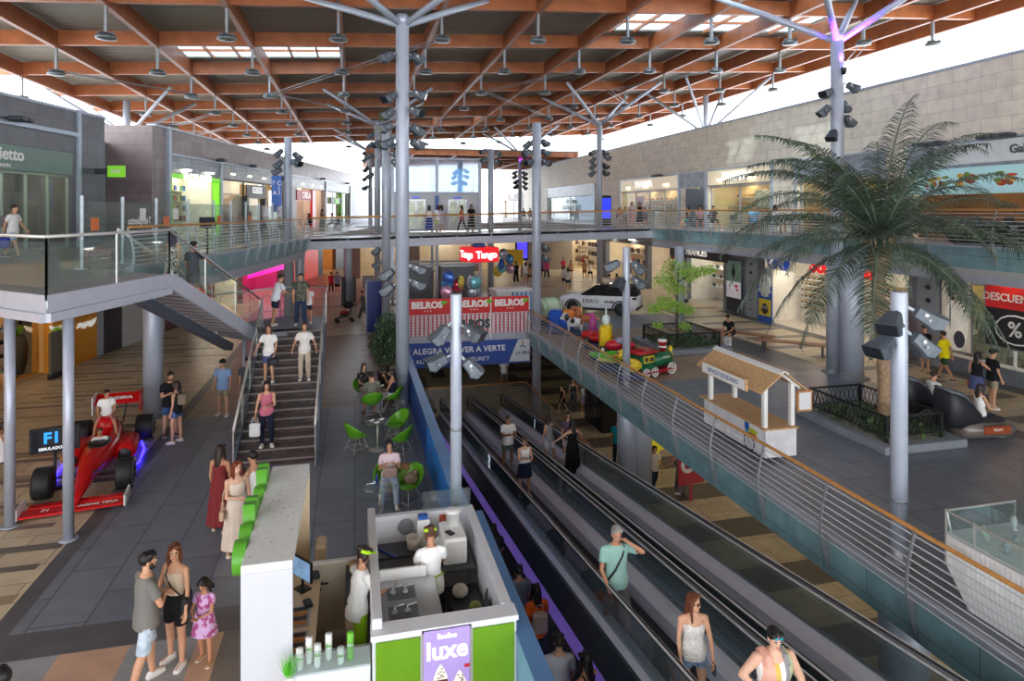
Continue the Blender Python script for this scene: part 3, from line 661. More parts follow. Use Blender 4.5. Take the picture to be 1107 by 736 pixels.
TREAD = tiles('stair_marble', (104, 92, 92), (88, 78, 80), (50, 46, 48), .9, .4, .3)
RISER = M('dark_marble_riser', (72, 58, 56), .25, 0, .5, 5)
st = thing('staircase', 'switchback staircase with chrome rails joining ground floor and left upper platform', 'staircase', (-1.9, 17.0, 0))
o0 = V(-1.9, 17.0, 0); N1 = 16; W = 1.85; ZL = 2.5
for i in range(N1):
    y = i*4.9/N1; z = (i+1)*ZL/N1; mb = MB()
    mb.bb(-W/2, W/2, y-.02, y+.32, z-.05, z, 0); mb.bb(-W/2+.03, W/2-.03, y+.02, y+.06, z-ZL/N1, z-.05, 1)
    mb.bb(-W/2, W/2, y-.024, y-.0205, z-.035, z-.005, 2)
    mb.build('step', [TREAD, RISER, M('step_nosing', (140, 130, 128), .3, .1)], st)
for sx in (-1, 1):
    mb = MB(); x = sx*(W/2+.04); mb.add([(x+a, y, z) for a in (-.03, .03) for (y, z) in ((0, 0), (.35, 0), (5.2, ZL-.22), (5.2, ZL+.12), (4.9, ZL+.12), (-.05, .2))], [(5, 4, 3, 2, 1, 0), (6, 7, 8, 9, 10, 11)]+[(i, (i+1) % 6, 6+(i+1) % 6, 6+i) for i in range(6)])
    mb.build('stringer', M('stringer_grey', (120, 126, 140), .4, .2), st)
# landing
LD = [(-.98, 21.9), (-.98, 24.3), (-2.6, 24.6), (-4.4, 23.0), (-2.9, 21.4)]
mb = MB(); mb.prism([(x-o0.x, y-o0.y) for x, y in LD], ZL-.3, ZL, 0); mb.build('landing', [M('landing_slab', (120, 122, 132), .4, .1)], st)
# upper flight, climbing back towards the viewer
A0, A1 = V(-2.9, 21.4, ZL), V(-4.25, 16.75, UL); B0, B1 = V(-4.4, 22.6, ZL), V(-5.75, 17.95, UL)
N2 = 15
for i in range(1, N2):
    f = i/N2; mb = MB(); p, q = A0.lerp(A1, f)-o0, B0.lerp(B1, f)-o0; d = (A1-A0); d.z = 0; d = d.normalized()*.31
    p.z = q.z = ZL+(UL-ZL)*f
    vs = [p, q, q+d, p+d]; mb.add([v+V(0, 0, z) for z in (-.05, 0) for v in vs], [(3, 2, 1, 0), (4, 5, 6, 7), (0, 1, 5, 4), (1, 2, 6, 5), (2, 3, 7, 6), (3, 0, 4, 7)], 0)
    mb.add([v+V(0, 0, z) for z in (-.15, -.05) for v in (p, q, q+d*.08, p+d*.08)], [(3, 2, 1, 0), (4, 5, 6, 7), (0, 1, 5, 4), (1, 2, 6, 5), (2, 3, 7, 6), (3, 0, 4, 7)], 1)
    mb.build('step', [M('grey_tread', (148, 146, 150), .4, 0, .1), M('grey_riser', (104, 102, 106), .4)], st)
for (a, b) in ((A0, A1), (B0, B1)):
    mb = MB(); mb.bar(a-o0+V(0, 0, -.12), b-o0+V(0, 0, -.12), .08, .36); mb.build('stringer', FASC, st)
mb = MB(); mb.bar((B0+A0)/2-o0+V(-.2, 0, -.5), (B1+A1)/2-o0+V(-.2, 0, -.55), .25, .22); mb.build('beam', M('dark_beam', (92, 98, 110), .45, .2), st)
for (x, y) in ((-3.5, 22.6), (-1.3, 24), (-2.75, 22.0)):
    mb = MB(); mb.cyl(V(x, y, 0)-o0, V(x, y, ZL-.3)-o0, .07); mb.build('support_leg', STEEL, st)
def chrome_rail(line, posts=True, gl=True, r=.032, foot=-1.0, k=1.5):
    mb = MB(); mb.tube([Vector(p)-o0 for p in line], r, 8); mb.build('handrail', CHROME, st)
    for a, b in zip(line[:-1], line[1:]):
        a, b = Vector(a)-o0, Vector(b)-o0
        n = max(1, round((b-a).length/k))
        if posts:
            for i in range(n+1):
                p = a.lerp(b, i/n); mb = MB(); mb.bar(p+V(0, 0, foot-.12), p+V(0, 0, -.02), .02, .07); mb.build('post', CHROME, st)
        if gl:
            d = (b-a).normalized(); e = d.cross(V(0, 0, 1)).normalized()*.006
            vs = [a+V(0, 0, foot+.1), b+V(0, 0, foot+.1), b+V(0, 0, -.1), a+V(0, 0, -.1)]
            mb = MB(); mb.add([v-e for v in vs]+[v+e for v in vs], [(0, 1, 2, 3), (7, 6, 5, 4), (0, 4, 5, 1), (1, 5, 6, 2), (2, 6, 7, 3), (3, 7, 4, 0)]); mb.build('glass_panel', GREENGL, st)
HR_ = 1.05
chrome_rail([(-8.9, 16.2, UL+HR_), (-5.25, 12.95, UL+HR_)], k=2.2); chrome_rail([(-5.25, 12.95, UL+HR_), (-4.25, 16.75, UL+HR_), (-2.87, 21.5, ZL+HR_)], k=1.9, gl=True)
chrome_rail([(-5.72, 17.95, UL+HR_), (-4.42, 22.7, ZL+HR_)], gl=False, k=2.4)
chrome_rail([(-4.4, 23.0, ZL+HR_), (-2.6, 24.6, ZL+HR_), (-.95, 24.3, ZL+HR_), (-.95, 21.9, ZL+HR_)], gl=False, k=1.4)
for sx in (-1, 1):
    x = -1.9+sx*(W/2+.02)
    chrome_rail([(x, 16.75, 1.0), (x, 21.9, ZL+HR_)], k=1.4, gl=True)

# ================================================================ columns
CPAINT = M('column_paint', (176, 184, 198), .38, .2, .04)
def column(X, Y, z0, z1, r, label, branches=False, name='column', collar=None):
    t = thing(name, label, 'column', (X, Y, z0)); h = z1-z0
    mb = MB(); mb.lathe([(r, 0), (r, h-.02), (r*.93, h)], 20); mb.build('shaft', CPAINT, t)
    mb = MB(); mb.lathe([(r*1.5, 0), (r*1.5, .025), (r*1.05, .03), (r*1.03, .2), (r*1.0, .21)], 20); mb.build('base_flange', GALV, t)
    if collar: mb = MB(); mb.lathe([(r*1.04, collar), (r*1.04, collar+.05)], 20); mb.build('collar', GALV, t)
    if branches:
        top = zr(X)+.02-z0
        for sx, sy in ((-1, -1), (1, -1), (-1, 1), (1, 1)):
            e = V(sx*3.4, sy*2.9, top+.054*sx*3.4); mb = MB(); mb.tube([(sx*r*.5, sy*r*.5, h-.25), e*.55+V(0, 0, (h-.25)*.45), e], [.11, .12, .09], 8); mb.build('branch', CPAINT, t)
        mb = MB(); mb.lathe([(r*1.05, h-.3), (r*1.15, h-.1), (r*.9, h+.05)], 16); mb.build('cap', CPAINT, t)
    return t
CL = {}
def addcol(key, X, u, z0, z1, r, label, br=False, Y=None, collar=None):
    Y = Yw(u, X) if Y is None else Y
    column(X, Y, z0, z1, r, label, br, collar=collar); CL[key] = (X, Y, r)
addcol('tall', 1.5, 435, 0, 12.6, .215, 'tallest pale column with roof branches beside the potted bush', True)
addcol('bush', 1.5, 417, 0, 10.6, .2, 'plain topped pale column just behind the potted bush')
addcol('third', 1.5, 408, .1, 12.4, .2, 'branching column in the left row, just beyond the footbridge', True)
addcol('fourth', 1.5, 400.5, .1, 12.4, .2, 'farthest branching column in the left row', True)
addcol('front', Xw(493, 11.15), 493, 0, 4.86, .1, 'short pole with four floodlights behind the ice cream kiosk', Y=11.15, collar=2.5)
addcol('corner', 8.62, 580, ZB, 10.6, .22, 'tall plain column rising from the basement at the far corner of the void')
addcol('mid', 8.75, 677, ZR, 5.1, .125, 'short pole with four floodlights among the kiddie rides')
addcol('near', 8.85, 972, ZR, 4.95, .13, 'short pole with four floodlights in front of the palm', collar=1.0)
addcol('lift', 8.75, 530.5, .2, 10.4, .2, 'pale column standing against the glass lift tower')
addcol('purple', 17.0, 905, ZR, 12.75, .22, 'tall branching column behind the palm, lit violet at its top', True)
addcol('screen', 17.0, 648, ZR, 12.7, .2, 'branching column beside the blue digital screen', True)
addcol('violet', 17.0, 562, .3, 12.7, .2, 'farther branching column on the right with a violet crown', True)
addcol('sign', -3.45, 318, .0, 10.2, .2, 'column on the left upper floor carrying a blue sign', Y=36.3)
for key, (u, v, z, zt, r, lab) in {'big': (165.5, 450, 0, UL-.5, .28, 'thick grey column on the left behind the racing car'), 'pairA': (903.5, 402, ZR, UR-.8, .32, 'slimmer of the paired grey columns in front of the optician'),
        'pairB': (921, 408, ZR, UR-.8, .38, 'thicker of the paired grey columns in front of the optician'), 'tree': (734.5, 350, ZR, UR-.8, .24, 'round grey column behind the young tree'),
        'farleft': (376.7, 329, 0.05, UL-.5, .24, 'grey column at the far left between dark panels')}.items():
    p = P(u, v, z); column(p.x, p.y, z, zt, r, lab); CL[key] = (p.x, p.y, r)
for i, (u, d) in enumerate(((313, 0), (324, .0))):
    X = -4.0+i*.95; column(X, Yw(u, X), 0, UL-.5, .26, '%s of the paired grey columns behind the stair landing' % ('left-hand' if i == 0 else 'right-hand'))
for i, (X, Y, lab) in enumerate(((7.9, 23.6, 'thick grey column holding the right slab over the basement, its left half'), (8.75, 23.0, 'thick grey column holding the right slab over the basement, its right half'), (9.2, 10.6, 'thick grey column under the right slab beside the near end of the moving walkway'))):
    if i == 0: X, Y = 9.0, Yw(678, 9.0)
    if i == 1: X, Y = 9.5, Yw(694, 9.5)
    if i == 2: X, Y = 9.3, Yw(977, 9.3)
    column(X, Y, ZB, ZR-.6, .34 if i < 2 else .4, lab)
for (u, z1, X, lab) in ((137, 13.3, -13.5, 'stub strut column on the roof of the left shops'), (763, 14.9, 24.5, 'stub strut column on the roof of the right shops')):
    Y = Yw(u, X); zb_ = 10.4 if X < 0 else 11.4
    t = thing('roof_strut', lab, 'strut', (X, Y, zb_)); mb = MB(); mb.cyl((0, 0, 0), (0, 0, z1-zb_-.3), .2); mb.build('shaft', CPAINT, t)
    for sx, sy in ((-1, -1), (1, -1), (-1, 1), (1, 1)): mb = MB(); mb.tube([(0, 0, .4), (sx*3.2, sy*3, zr(X+sx*3.2)-zb_)], .1, 8); mb.build('branch', CPAINT, t)

# ================================================================ floodlights
fp = thing('floodlight', 'x', 'floodlight')
mb = MB()
rings = []
for (y, w_, h_, zc_) in ((.12, .05, .06, .0), (.16, .13, .12, 0), (.38, .17, .14, -.01), (.5, .2, .17, -.02), (.62, .2, .13, .03)):
    rings.append([(a*w_, y, zc_+b*h_) for a, b in ((-1, -.7), (-.7, -1), (.7, -1), (1, -.7), (1, .7), (.7, 1), (-.7, 1), (-1, .7))])
mb.loft(rings, smooth=False); mb.build('housing', M('floodlight_grey', (84, 92, 100), .42, .3, .1), fp)
mb = MB(); mb.box((0, .625, .02), (.34, .012, .22)); mb.build('lens', M('dark_lens', (34, 38, 44), .15, 0, .1), fp)
mb = MB(); mb.bar((0, 0, 0), (0, .2, 0), .05, .05); mb.bar((-.215, .38, -.02), (.215, .38, -.02), .03, .05); mb.bar((0, .1, 0), (-.2, .38, -.02), .03, .03); mb.bar((0, .1, 0), (.2, .38, -.02), .03, .03)
mb.build('bracket', GALV, fp)
mb = MB(); mb.box((.172, .3, .03), (.012, .06, .05)); mb.build('tag_plate', WHITE, fp)
used = [0]
def flood(key, u_side, v, tilt=-25, yaw=None, sc=1.0, label=''):
    X, Y, r = CL[key]; y = X*ST+Y*CT; z = EYE-(v-HV)*y/FL
    # side direction across the view
    a = (90 if u_side < 0 else -90)-math.degrees(TH)*0 if yaw is None else yaw
    a = math.radians(a)
    o = fp if used[0] == 0 else dup(fp)
    used[0] += 1
    o.location = V(X, Y, z)+Matrix.Rotation(a, 3, 'Z') @ V(0, r*.9, 0)
    o.rotation_euler = (math.radians(tilt), 0, a); o.scale = (sc,)*3; o['label'] = label; o['group'] = 'floodlights on the columns'
CN = {'tall': 'tallest branching column', 'bush': 'column behind the potted bush', 'third': 'left column past the footbridge', 'fourth': 'farthest left-row column', 'front': 'pole behind the kiosk', 'corner': 'far void corner column', 'mid': 'pole among the kiddie rides', 'near': 'pole before the palm', 'lift': 'column against the lift tower', 'purple': 'violet column behind the palm', 'screen': 'column beside the digital screen', 'violet': 'farther violet crowned column', 'sign': 'column with the blue sign'}
FLD = {'tall': ([57, 100, 117, 134, 150, 290, 306], [57, 98, 116, 134, 150, 286, 302], .95), 'bush': ([152, 267, 280], [152, 164, 172], .95), 'third': ([142, 152, 166, 186], [140, 150, 160, 172], 1.05),
       'fourth': ([162, 170, 180, 190, 200], [165, 176], 1.2), 'front': ([348, 383], [350, 385], .74), 'corner': ([151, 162, 173], [150, 161, 172, 263, 275], .95), 'mid': ([282, 298], [280, 297], 1.0),
       'near': ([336, 362], [331, 357], .92), 'lift': ([161, 169], [163, 172], 1.0), 'purple': ([97, 112, 140], [90, 107, 123], .95), 'screen': ([162, 169, 176, 184], [161, 168, 176, 184], 1.1),
       'violet': ([184, 189, 194, 199], [185, 190, 195, 200], 1.2), 'sign': ([160, 172, 182, 190], [163, 173], 1.1)}
for key, (Ls, Rs, sc) in FLD.items():
    for side, vs in ((-1, Ls), (1, Rs)):
        for i, v in enumerate(vs):
            yaw = (R.choice((70, 100, 120)) if side < 0 else R.choice((-70, -100, -125)))
            flood(key, side, v, R.uniform(-48, -20), yaw, sc, 'grey floodlight, %s down on the %s of the %s' % (ordn(i), 'left' if side < 0 else 'right', CN[key]))
# ---- violet uplights on two columns
for key, e in (('purple', 900), ('violet', 700)):
    X, Y, r = CL[key]
    t = thing('uplight', 'small violet uplight clamped near the top of the %s' % CN[key], 'spotlight', (X, Y-.34, 11.3))
    mb = MB(); mb.lathe([(.07, -.12), (.1, .1), (.1, .12)], 12); mb.build('housing', BLACK, t); mb = MB(); mb.bar((0, 0, -.05), (0, .2, -.1), .04, .06); mb.build('bracket', BLACK, t)
    mb = MB(); mb.lathe([(.085, .121), (.085, .125)], 12); mb.build('lens', M('violet_lens', (110, 70, 255), .3, 0, 0, emit=6), t)
    L = bpy.data.lights.new('violet_spot', 'SPOT'); L.energy = e*2.6; L.color = (.12, .02, 1); L.spot_size = math.radians(75); L.spot_blend = .6; L.shadow_soft_size = .05
    lo = bpy.data.objects.new('violet_spot', L); COL.objects.link(lo); lo.parent = t; lo.location = (0, -.02, .2); lo.rotation_euler = (PI, 0, 0)
# ================================================================ pendants hanging from the roof grid
pp = thing('pendant_fitting', 'x', 'pendant light')
mb = MB(); mb.bar((0, 0, 0), (0, 0, -1.05), .09, .14); mb.build('hanger', GALV, pp)
mb = MB(); mb.lathe([(.09, -1.05), (.3, -1.14), (.34, -1.2), (.33, -1.27), (.1, -1.3)], 14); mb.bar((-.28, 0, -1.1), (.28, 0, -1.1), .1, .12); mb.build('housing', M('pendant_housing', (110, 116, 118), .4, .4, .15, 8), pp)
mb = MB(); mb.bar((0, -.05, -1.2), (0, -.42, -1.16), .14, .1); mb.build('side_lamp', DARKM, pp)
first = True
for j, y in enumerate(TY[10:18]):
    for i, x in enumerate(LX):
        if (i+j) % 7 == 3 and j > 1: continue
        if x < -13 and j > 2: continue
        lab = 'galvanised pendant fitting, %s roof beam from the front, %s hanger from the left' % (ordn(j), ordn(i))
        o = pp if first else dup(pp); first = False
        o.location = (x, y, zr(x)+.0); o['label'] = lab; o['group'] = 'pendant fittings under the roof'

# ================================================================ moving walkways
DECKM = M('walkway_deck', (236, 238, 252), .4, .05, .03); BELT = M('ribbed_belt', (52, 54, 58), .5, .2, .2, 30); CLAD = tiles('walkway_cladding', (66, 76, 84), (58, 68, 76), (44, 50, 56), 2.4, 4, .35, .01, vertical=PI/2)
RUB = M('black_rubber_handrail', (34, 35, 40), .3, 0, .1); SILV = M('bright_trim', (226, 224, 224), .3, .45, .03)
WGL = glass('walkway_glass', (196, 206, 208), .1, .06)
PUR = M('purple_lit_skirt', (128, 100, 200), .4, 0, .1, 1, emit=.2)
zA = lambda Y: .78-.137*Y
def walkway(label, xl, xr, zf, Ya, Yb, sgn=1, lit=None, one=False):
    t = thing('moving_walkway', label, 'moving walkway', (xl, Yb, zf(Yb))); o = V(xl, Yb, zf(Yb))
    pt = lambda x, Y, dz=0: V(x, Y, zf(Y)+dz)-o
    mb = MB(); mb.add([pt(x, Y, d) for Y in (Ya, Yb) for x, d in ((xl+.27, 0), (xr-.27, 0), (xr-.27, -.08), (xl+.27, -.08))], [(0, 1, 5, 4), (3, 7, 6, 2), (0, 4, 7, 3), (1, 2, 6, 5), (0, 3, 2, 1), (4, 5, 6, 7)])
    mb.build('belt', BELT, t)
    for i, x in enumerate((xl, xr)):
        q = 1 if i == 0 else -1
        if one and i: continue
        mb = MB()
        prof = [(-.1, .27), (.02, .33), (.12, .31), (.25, .22), (.27, -.02), (.27, -.3), (-.1, -.3)]
        mb.loft([[pt(x+q*a, Y, d) for a, d in prof] for Y in (Ya, Yb)], 0, smooth=False)
        mb.build('deck', DECKM, t)
        mb = MB(); mb.add([pt(x+a, Y, d) for Y in (Ya, Yb) for a, d in ((-.006, .3), (.006, .3), (.006, .9), (-.006, .9))], [(0, 1, 5, 4), (3, 7, 6, 2), (0, 4, 7, 3), (1, 2, 6, 5)]); mb.build('glass_balustrade', WGL, t)
        line = [pt(x, Ya, .93), pt(x, Yb, .93)]
        s = 1
        end = [pt(x, Yb, .93)+V(0, s*.25, -.01), pt(x, Yb, .93)+V(0, s*.42, -.12), pt(x, Yb, .93)+V(0, s*.48, -.3), pt(x, Yb, .93)+V(0, s*.4, -.48), pt(x, Yb, .93)+V(0, s*.2, -.58)]
        mb = MB(); mb.tube(line+end, .038, 8); mb.build('handrail', RUB, t)
        mb = MB(); mb.bar(line[0]+V(-q*.03, 0, .028), line[1]+V(-q*.03, 0, .028), .024, .02); mb.bar(line[0]+V(q*.045, 0, -.02), line[1]+V(q*.045, 0, -.02), .03, .03); mb.build('handrail_trim', SILV, t)
        mb = MB(); mb.add([pt(x-q*.1, Y, d) for Y in (Ya, Yb) for d in (.27, -.38)]+[pt(x-q*.16, Y, d) for Y in (Ya, Yb) for d in (.27, -.38)], [(0, 1, 3, 2), (6, 7, 5, 4), (0, 2, 6, 4), (1, 5, 7, 3), (0, 4, 5, 1), (2, 3, 7, 6)]); mb.build('cladding', CLAD, t)
        if i == 0 and lit: mb = MB(); mb.bar(pt(x-.12, Ya, -.54), pt(x-.12, Yb, -.54), .1, .32); mb.build('violet_skirt', lit, t)
    mb = MB(); mb.bb(.2, xr-xl-.2, .0, 1.1, -.1, .01); mb.build('landing_plate', GALV, t)
    return t
walkway('nearer moving walkway carrying the man in the mint polo shirt', 3.875, 5.16, zA, 2.2, 29.6, lit=PUR)
walkway('moving walkway beside it, nearer the wire railing, with the couple in black', 5.40, 6.78, zA, 2.2, 29.6)
zC = lambda Y: -.62-.137*Y
walkway('lower moving walkway in the dark gap between kiosk parapet and violet skirt', 2.15, 3.6, zC, 3, 20.0, one=True)
# ================================================================ people
RAD = math.radians
def dirv(sd, p, o): p, o = RAD(p), RAD(o); return V(sd*math.sin(o), math.sin(p)*math.cos(o), -math.cos(p)*math.cos(o))
# arm: (pitch, out, elbow, forearm out)   leg: (pitch, out, knee)
POSE = {
    'stand': dict(la=(4, 9, 14, 2), ra=(6, 9, 16, 0), ll=(3, 4, 3), rl=(-3, 5, 2)),
    'stand2': dict(la=(-4, 10, 20, 0), ra=(10, 8, 30, -6), ll=(8, 5, 10), rl=(-2, 4, 1)),
    'walk': dict(la=(22, 7, 22, -4), ra=(-20, 8, 14, 0), ll=(-17, 2, 16), rl=(22, 3, 6), lean=3),
    'walk2': dict(la=(-20, 8, 14, 0), ra=(22, 7, 22, -4), ll=(22, 3, 6), rl=(-17, 2, 16), lean=3),
    'stairs': dict(la=(8, 10, 30, -6), ra=(26, 22, 30, 10), ll=(26, 3, 38), rl=(-2, 3, 6), lean=2),
    'phone': dict(la=(18, 8, 88, -26), ra=(22, 8, 92, -24), ll=(3, 4, 3), rl=(-3, 5, 3), hp=16),
    'cross': dict(la=(24, 6, 78, -62), ra=(20, 8, 74, -58), ll=(6, 5, 4), rl=(-8, 4, 6)),
    'clasp': dict(la=(20, 8, 62, -38), ra=(20, 8, 62, -38), ll=(3, 4, 4), rl=(-6, 4, 6), hp=16),
    'rail': dict(la=(4, 9, 14, 2), ra=(35, 40, 12, 30), ll=(3, 4, 3), rl=(-3, 5, 2)),
    'raill': dict(ra=(8, 9, 60, -20), la=(30, 40, 20, 30), ll=(3, 4, 3), rl=(-3, 5, 2)),
    'lean': dict(la=(40, 14, 50, -20), ra=(40, 14, 50, -20), ll=(0, 4, 3), rl=(-8, 5, 12), lean=16),
    'face': dict(la=(100, 35, 105, -55), ra=(10, 12, 40, -10), ll=(16, 5, 14), rl=(-10, 4, 3), hp=10),
    'hip': dict(la=(8, 26, 30, -10), ra=(-12, 36, 70, -40), ll=(5, 6, 4), rl=(-3, 5, 4)),
    'reach': dict(la=(10, 10, 20, 0), ra=(45, 30, 10, 25), ll=(12, 4, 8), rl=(-10, 4, 6), lean=4),
    'work': dict(la=(34, 10, 58, -10), ra=(40, 12, 48, -8), ll=(4, 5, 4), rl=(-2, 5, 3), lean=8, hp=24),
    'push': dict(la=(42, 6, 30, 2), ra=(42, 6, 30, 2), ll=(-18, 2, 18), rl=(22, 3, 6), lean=8),
    'sit': dict(la=(22, 8, 58, -14), ra=(24, 8, 62, -16), ll=(84, 7, 84), rl=(80, 8, 80), sit=1),
    'sitlean': dict(la=(40, 8, 50, -20), ra=(44, 8, 52, -22), ll=(84, 10, 84), rl=(82, 12, 78), sit=1, lean=24, hp=14),
    'sitdrink': dict(la=(22, 8, 58, -14), ra=(50, 14, 110, -16), ll=(80, 5, 70), rl=(84, 5, 84), sit=1),
    'astride': dict(la=(30, 12, 22, -12), ra=(30, 12, 22, -12), ll=(52, 26, 48), rl=(52, 26, 48), sit=1, hp=14),
    'bend': dict(la=(60, 6, 30, -10), ra=(70, 8, 30, -10), ll=(8, 4, 6), rl=(-4, 4, 4), lean=28),
}
SKINS = {'f': (222, 176, 148), 'm': (204, 154, 122), 'd': (164, 112, 82), 't': (190, 136, 104)}
HAIRC = {'black': (26, 22, 22), 'dark': (44, 32, 26), 'brown': (82, 54, 36), 'red': (120, 56, 30), 'blonde': (168, 126, 78), 'grey': (140, 136, 130), 'auburn': (98, 52, 32)}
_pend = []
SEC_M = [(-.10, .155, .110), (.0, .165, .118), (.06, .160, .115), (.16, .148, .108), (.30, .168, .120), (.40, .178, .116), (.47, .165, .098), (.515, .11, .075), (.545, .062, .06)]
SEC_F = [(-.10, .160, .118), (.0, .172, .122), (.06, .165, .115), (.17, .126, .094), (.29, .145, .118), (.34, .150, .124), (.41, .150, .102), (.47, .135, .085), (.51, .09, .066), (.54, .054, .054)]
def person(label, pos, head=0, h=1.7, sex='m', pose='stand', skin='m', hair=('short', 'dark'), top=('tee', (200, 200, 200)), bot=('shorts', (60, 60, 70)), shoe=(230, 230, 230), fat=1.0, child=False, seat=.45, hy=0, hp=0, group='people in the mall', dist=None, extra=None, ovr=None, sole=True, pat=None):
    """pos = point under the feet (or under the seat); head = direction faced, degrees CCW from 'along the mall away from viewer'"""
    p = dict(POSE[pose]); p.update(ovr or {})
    s = h/1.75; hs = 1.0 if not child else 1.0+.35*(1.45-min(h, 1.45))/.6
    pos = Vector(pos); dist = pos.y if dist is None else dist
    vox = .0105 if dist < 9.6 else (.0125 if dist < 14 else (.017 if dist < 24 else .021))
    if child: vox *= .8
    g = max(.011, vox*.75)
    rz = RAD(head)
    body = bpy.data.objects.new('person', bpy.data.meshes.new('person')); COL.objects.link(body)
    body.location = pos; body.rotation_euler = (0, 0, rz); tag(body, label, 'person', group)
    fem = sex == 'f'; SEC = SEC_F if fem else SEC_M; fw = .5*(1+fat) if fat > 1 else fat
    # --- legs first, to know the pelvis height
    legs = {}
    for sd, k in ((-1, 'll'), (1, 'rl')):
        a = p[k]; hip = V(sd*.092*fw, 0, -.04); kn = hip+dirv(sd, a[0], a[1])*.41; an = kn+dirv(sd, a[0]-a[2], a[1]*.4)*.41; legs[sd] = (hip, kn, an)
    low = min(legs[sd][2].z for sd in legs)
    pz = (seat/s+.105) if p.get('sit') else -low+.085
    pel = V(0, 0, pz); Tl = Matrix.Translation(pel) @ Matrix.Rotation(-RAD(p.get('lean', 0)), 4, 'X')
    S = Matrix.Scale(s, 4)
    tp = lambda q: Tl @ Vector(q)
    sh = .172 if fem else .192
    sh *= (1+(fat-1)*.5)
    B = MB(S)
    def ring(z, rx, ry, gg=0, n=16, yo=0, T=None):
        T = T or Tl
        return [T @ V(math.cos(2*PI*j/n)*(rx*fat+gg), yo+math.sin(2*PI*j/n)*(ry*fat+gg), z) for j in range(n)]
    def torso(mb, z0, z1, gg, mi=0, flare=0):
        rs = []
        zs = sorted({z0, z1, *[q[0] for q in SEC if z0 < q[0] < z1]})
        for z in zs:
            for a, b in zip(SEC[:-1], SEC[1:]):
                if a[0] <= z <= b[0] or (z < SEC[0][0] and a is SEC[0]) or (z > SEC[-1][0] and b is SEC[-1]):
                    f = min(max((z-a[0])/(b[0]-a[0]), 0), 1); rx, ry = a[1]+(b[1]-a[1])*f, a[2]+(b[2]-a[2])*f
                    e = gg+flare*max(0, (.25-z))/.35
                    rs.append(ring(z, rx, ry, e, yo=(.012 if fem and .25 < z < .42 else 0))); break
        mb.loft(rs, mi)
    def limb(mb, a, b, ra, rb, rnd=True, mi=0):
        a, b = Vector(a), Vector(b); d = (b-a)
        if rnd:
            u = d.normalized(); pts, rs = [], []
            for f in (-.95, -.6, 0): pts.append(a+u*ra*f); rs.append(ra*math.sqrt(max(.02, 1-f*f)))
            for f in (0, .6, .95): pts.append(b+u*rb*f); rs.append(rb*math.sqrt(max(.02, 1-f*f)))
            mb.tube(pts, rs, 12, mi)
        else: mb.tube([a, b], [ra, rb], 14, mi)
    torso(B, -.10, .545, 0)
    lr = (.086, .058, .056, .037) if fem else (.088, .060, .058, .040)
    for sd in (-1, 1):
        hip, kn, an = [q+pel for q in legs[sd]]
        legs[sd] = (hip, kn, an)
        q = 1+(fat-1)*.7
        limb(B, hip, kn, lr[0]*q, lr[1]*q); m_ = kn.lerp(an, .3)-V(0, .012, 0)
        limb(B, kn, m_, lr[1]*q*.95, lr[2]*q); limb(B, m_, an, lr[2]*q, lr[3])
        f = dirv(sd, p[('ll' if sd < 0 else 'rl')][0]-p[('ll' if sd < 0 else 'rl')][2], 0)
        fwd = V(sd*.18, 1, 0).normalized() if abs(f.z) > .75 else (V(0, -f.z, f.y)).normalized()
        limb(B, an+V(0, -.02, -.035), an+fwd*.14+V(0, 0, -.05), .036, .026)
    arms = {}
    ar = (.050, .038, .036, .026) if not fem else (.044, .034, .032, .023)
    for sd, k in ((-1, 'la'), (1, 'ra')):
        a = p[k]; q = 1+(fat-1)*1.1
        s0 = tp((sd*sh, -.005, .445)); R3 = Tl.to_3x3()
        u = R3 @ dirv(sd, a[0], a[1]); el = s0+u*.285; w_ = R3 @ dirv(sd, a[0]+a[2], a[3]); wr = el+w_*.25
        arms[sd] = (s0, el, wr, w_)
        limb(B, tp((sd*.075, 0, .465)), s0, .05, ar[0]*1.12*q); limb(B, s0, el, ar[0]*1.05*q, ar[1]*q); limb(B, el, el.lerp(wr, .3), ar[1]*q*.95, ar[2]*q); limb(B, el.lerp(wr, .3), wr, ar[2]*q, ar[3])
        limb(B, wr, wr+w_*.075, .026, .034)
    # --- head
    nk = tp((0, .005, .53)); hc0 = nk+Matrix.Rotation(-RAD(p.get('lean', 0))*.4, 3, 'X') @ V(0, .018, .155)
    Hm = Matrix.Translation(hc0) @ Matrix.Rotation(RAD(hy+p.get('hy', 0)), 4, 'Z') @ Matrix.Rotation(-RAD(hp+p.get('hp', 0)), 4, 'X') @ Matrix.Scale(hs, 4)
    limb(B, tp((0, -.005, .49)), hc0+V(0, -.01, -.05), .056 if not fem else .047, .052 if not fem else .044)
    B.add(*_ell((0, -.008, .028), (.075, .096, .090)), mx=Hm)
    B.add(*_ell((0, .018, -.045), (.060, .070, .072)), mx=Hm)
    B.add(*_ell((0, .05, -.085), (.034, .034, .030)), mx=Hm)
    B.add(*_ell((0, .094, -.012), (.013, .020, .026)), mx=Hm)
    for sd in (-1, 1): B.add(*_ell((sd*.077, -.01, -.005), (.012, .02, .032)), mx=Hm)
    skm = M('skin_%s' % skin, SKINS[skin], .55, 0, .05, 20)
    # features and fingers, joined on after the skin surface is closed
    X = MB(S)
    for sd in (-1, 1):
        X.add(*_ell((sd*.031, .083, .006), (.013, .007, .007)), 1, True, Hm); X.add(*_ell((sd*.031, .0895, .006), (.006, .003, .006)), 2, True, Hm)
        X.add(*_ell((sd*.032, .086, .026), (.02, .007, .005)), 2, True, Hm)
    X.add(*_ell((0, .083, -.058), (.024, .008, .008)), 3, True, Hm)
    fr = .0095 if dist < 20 else .012
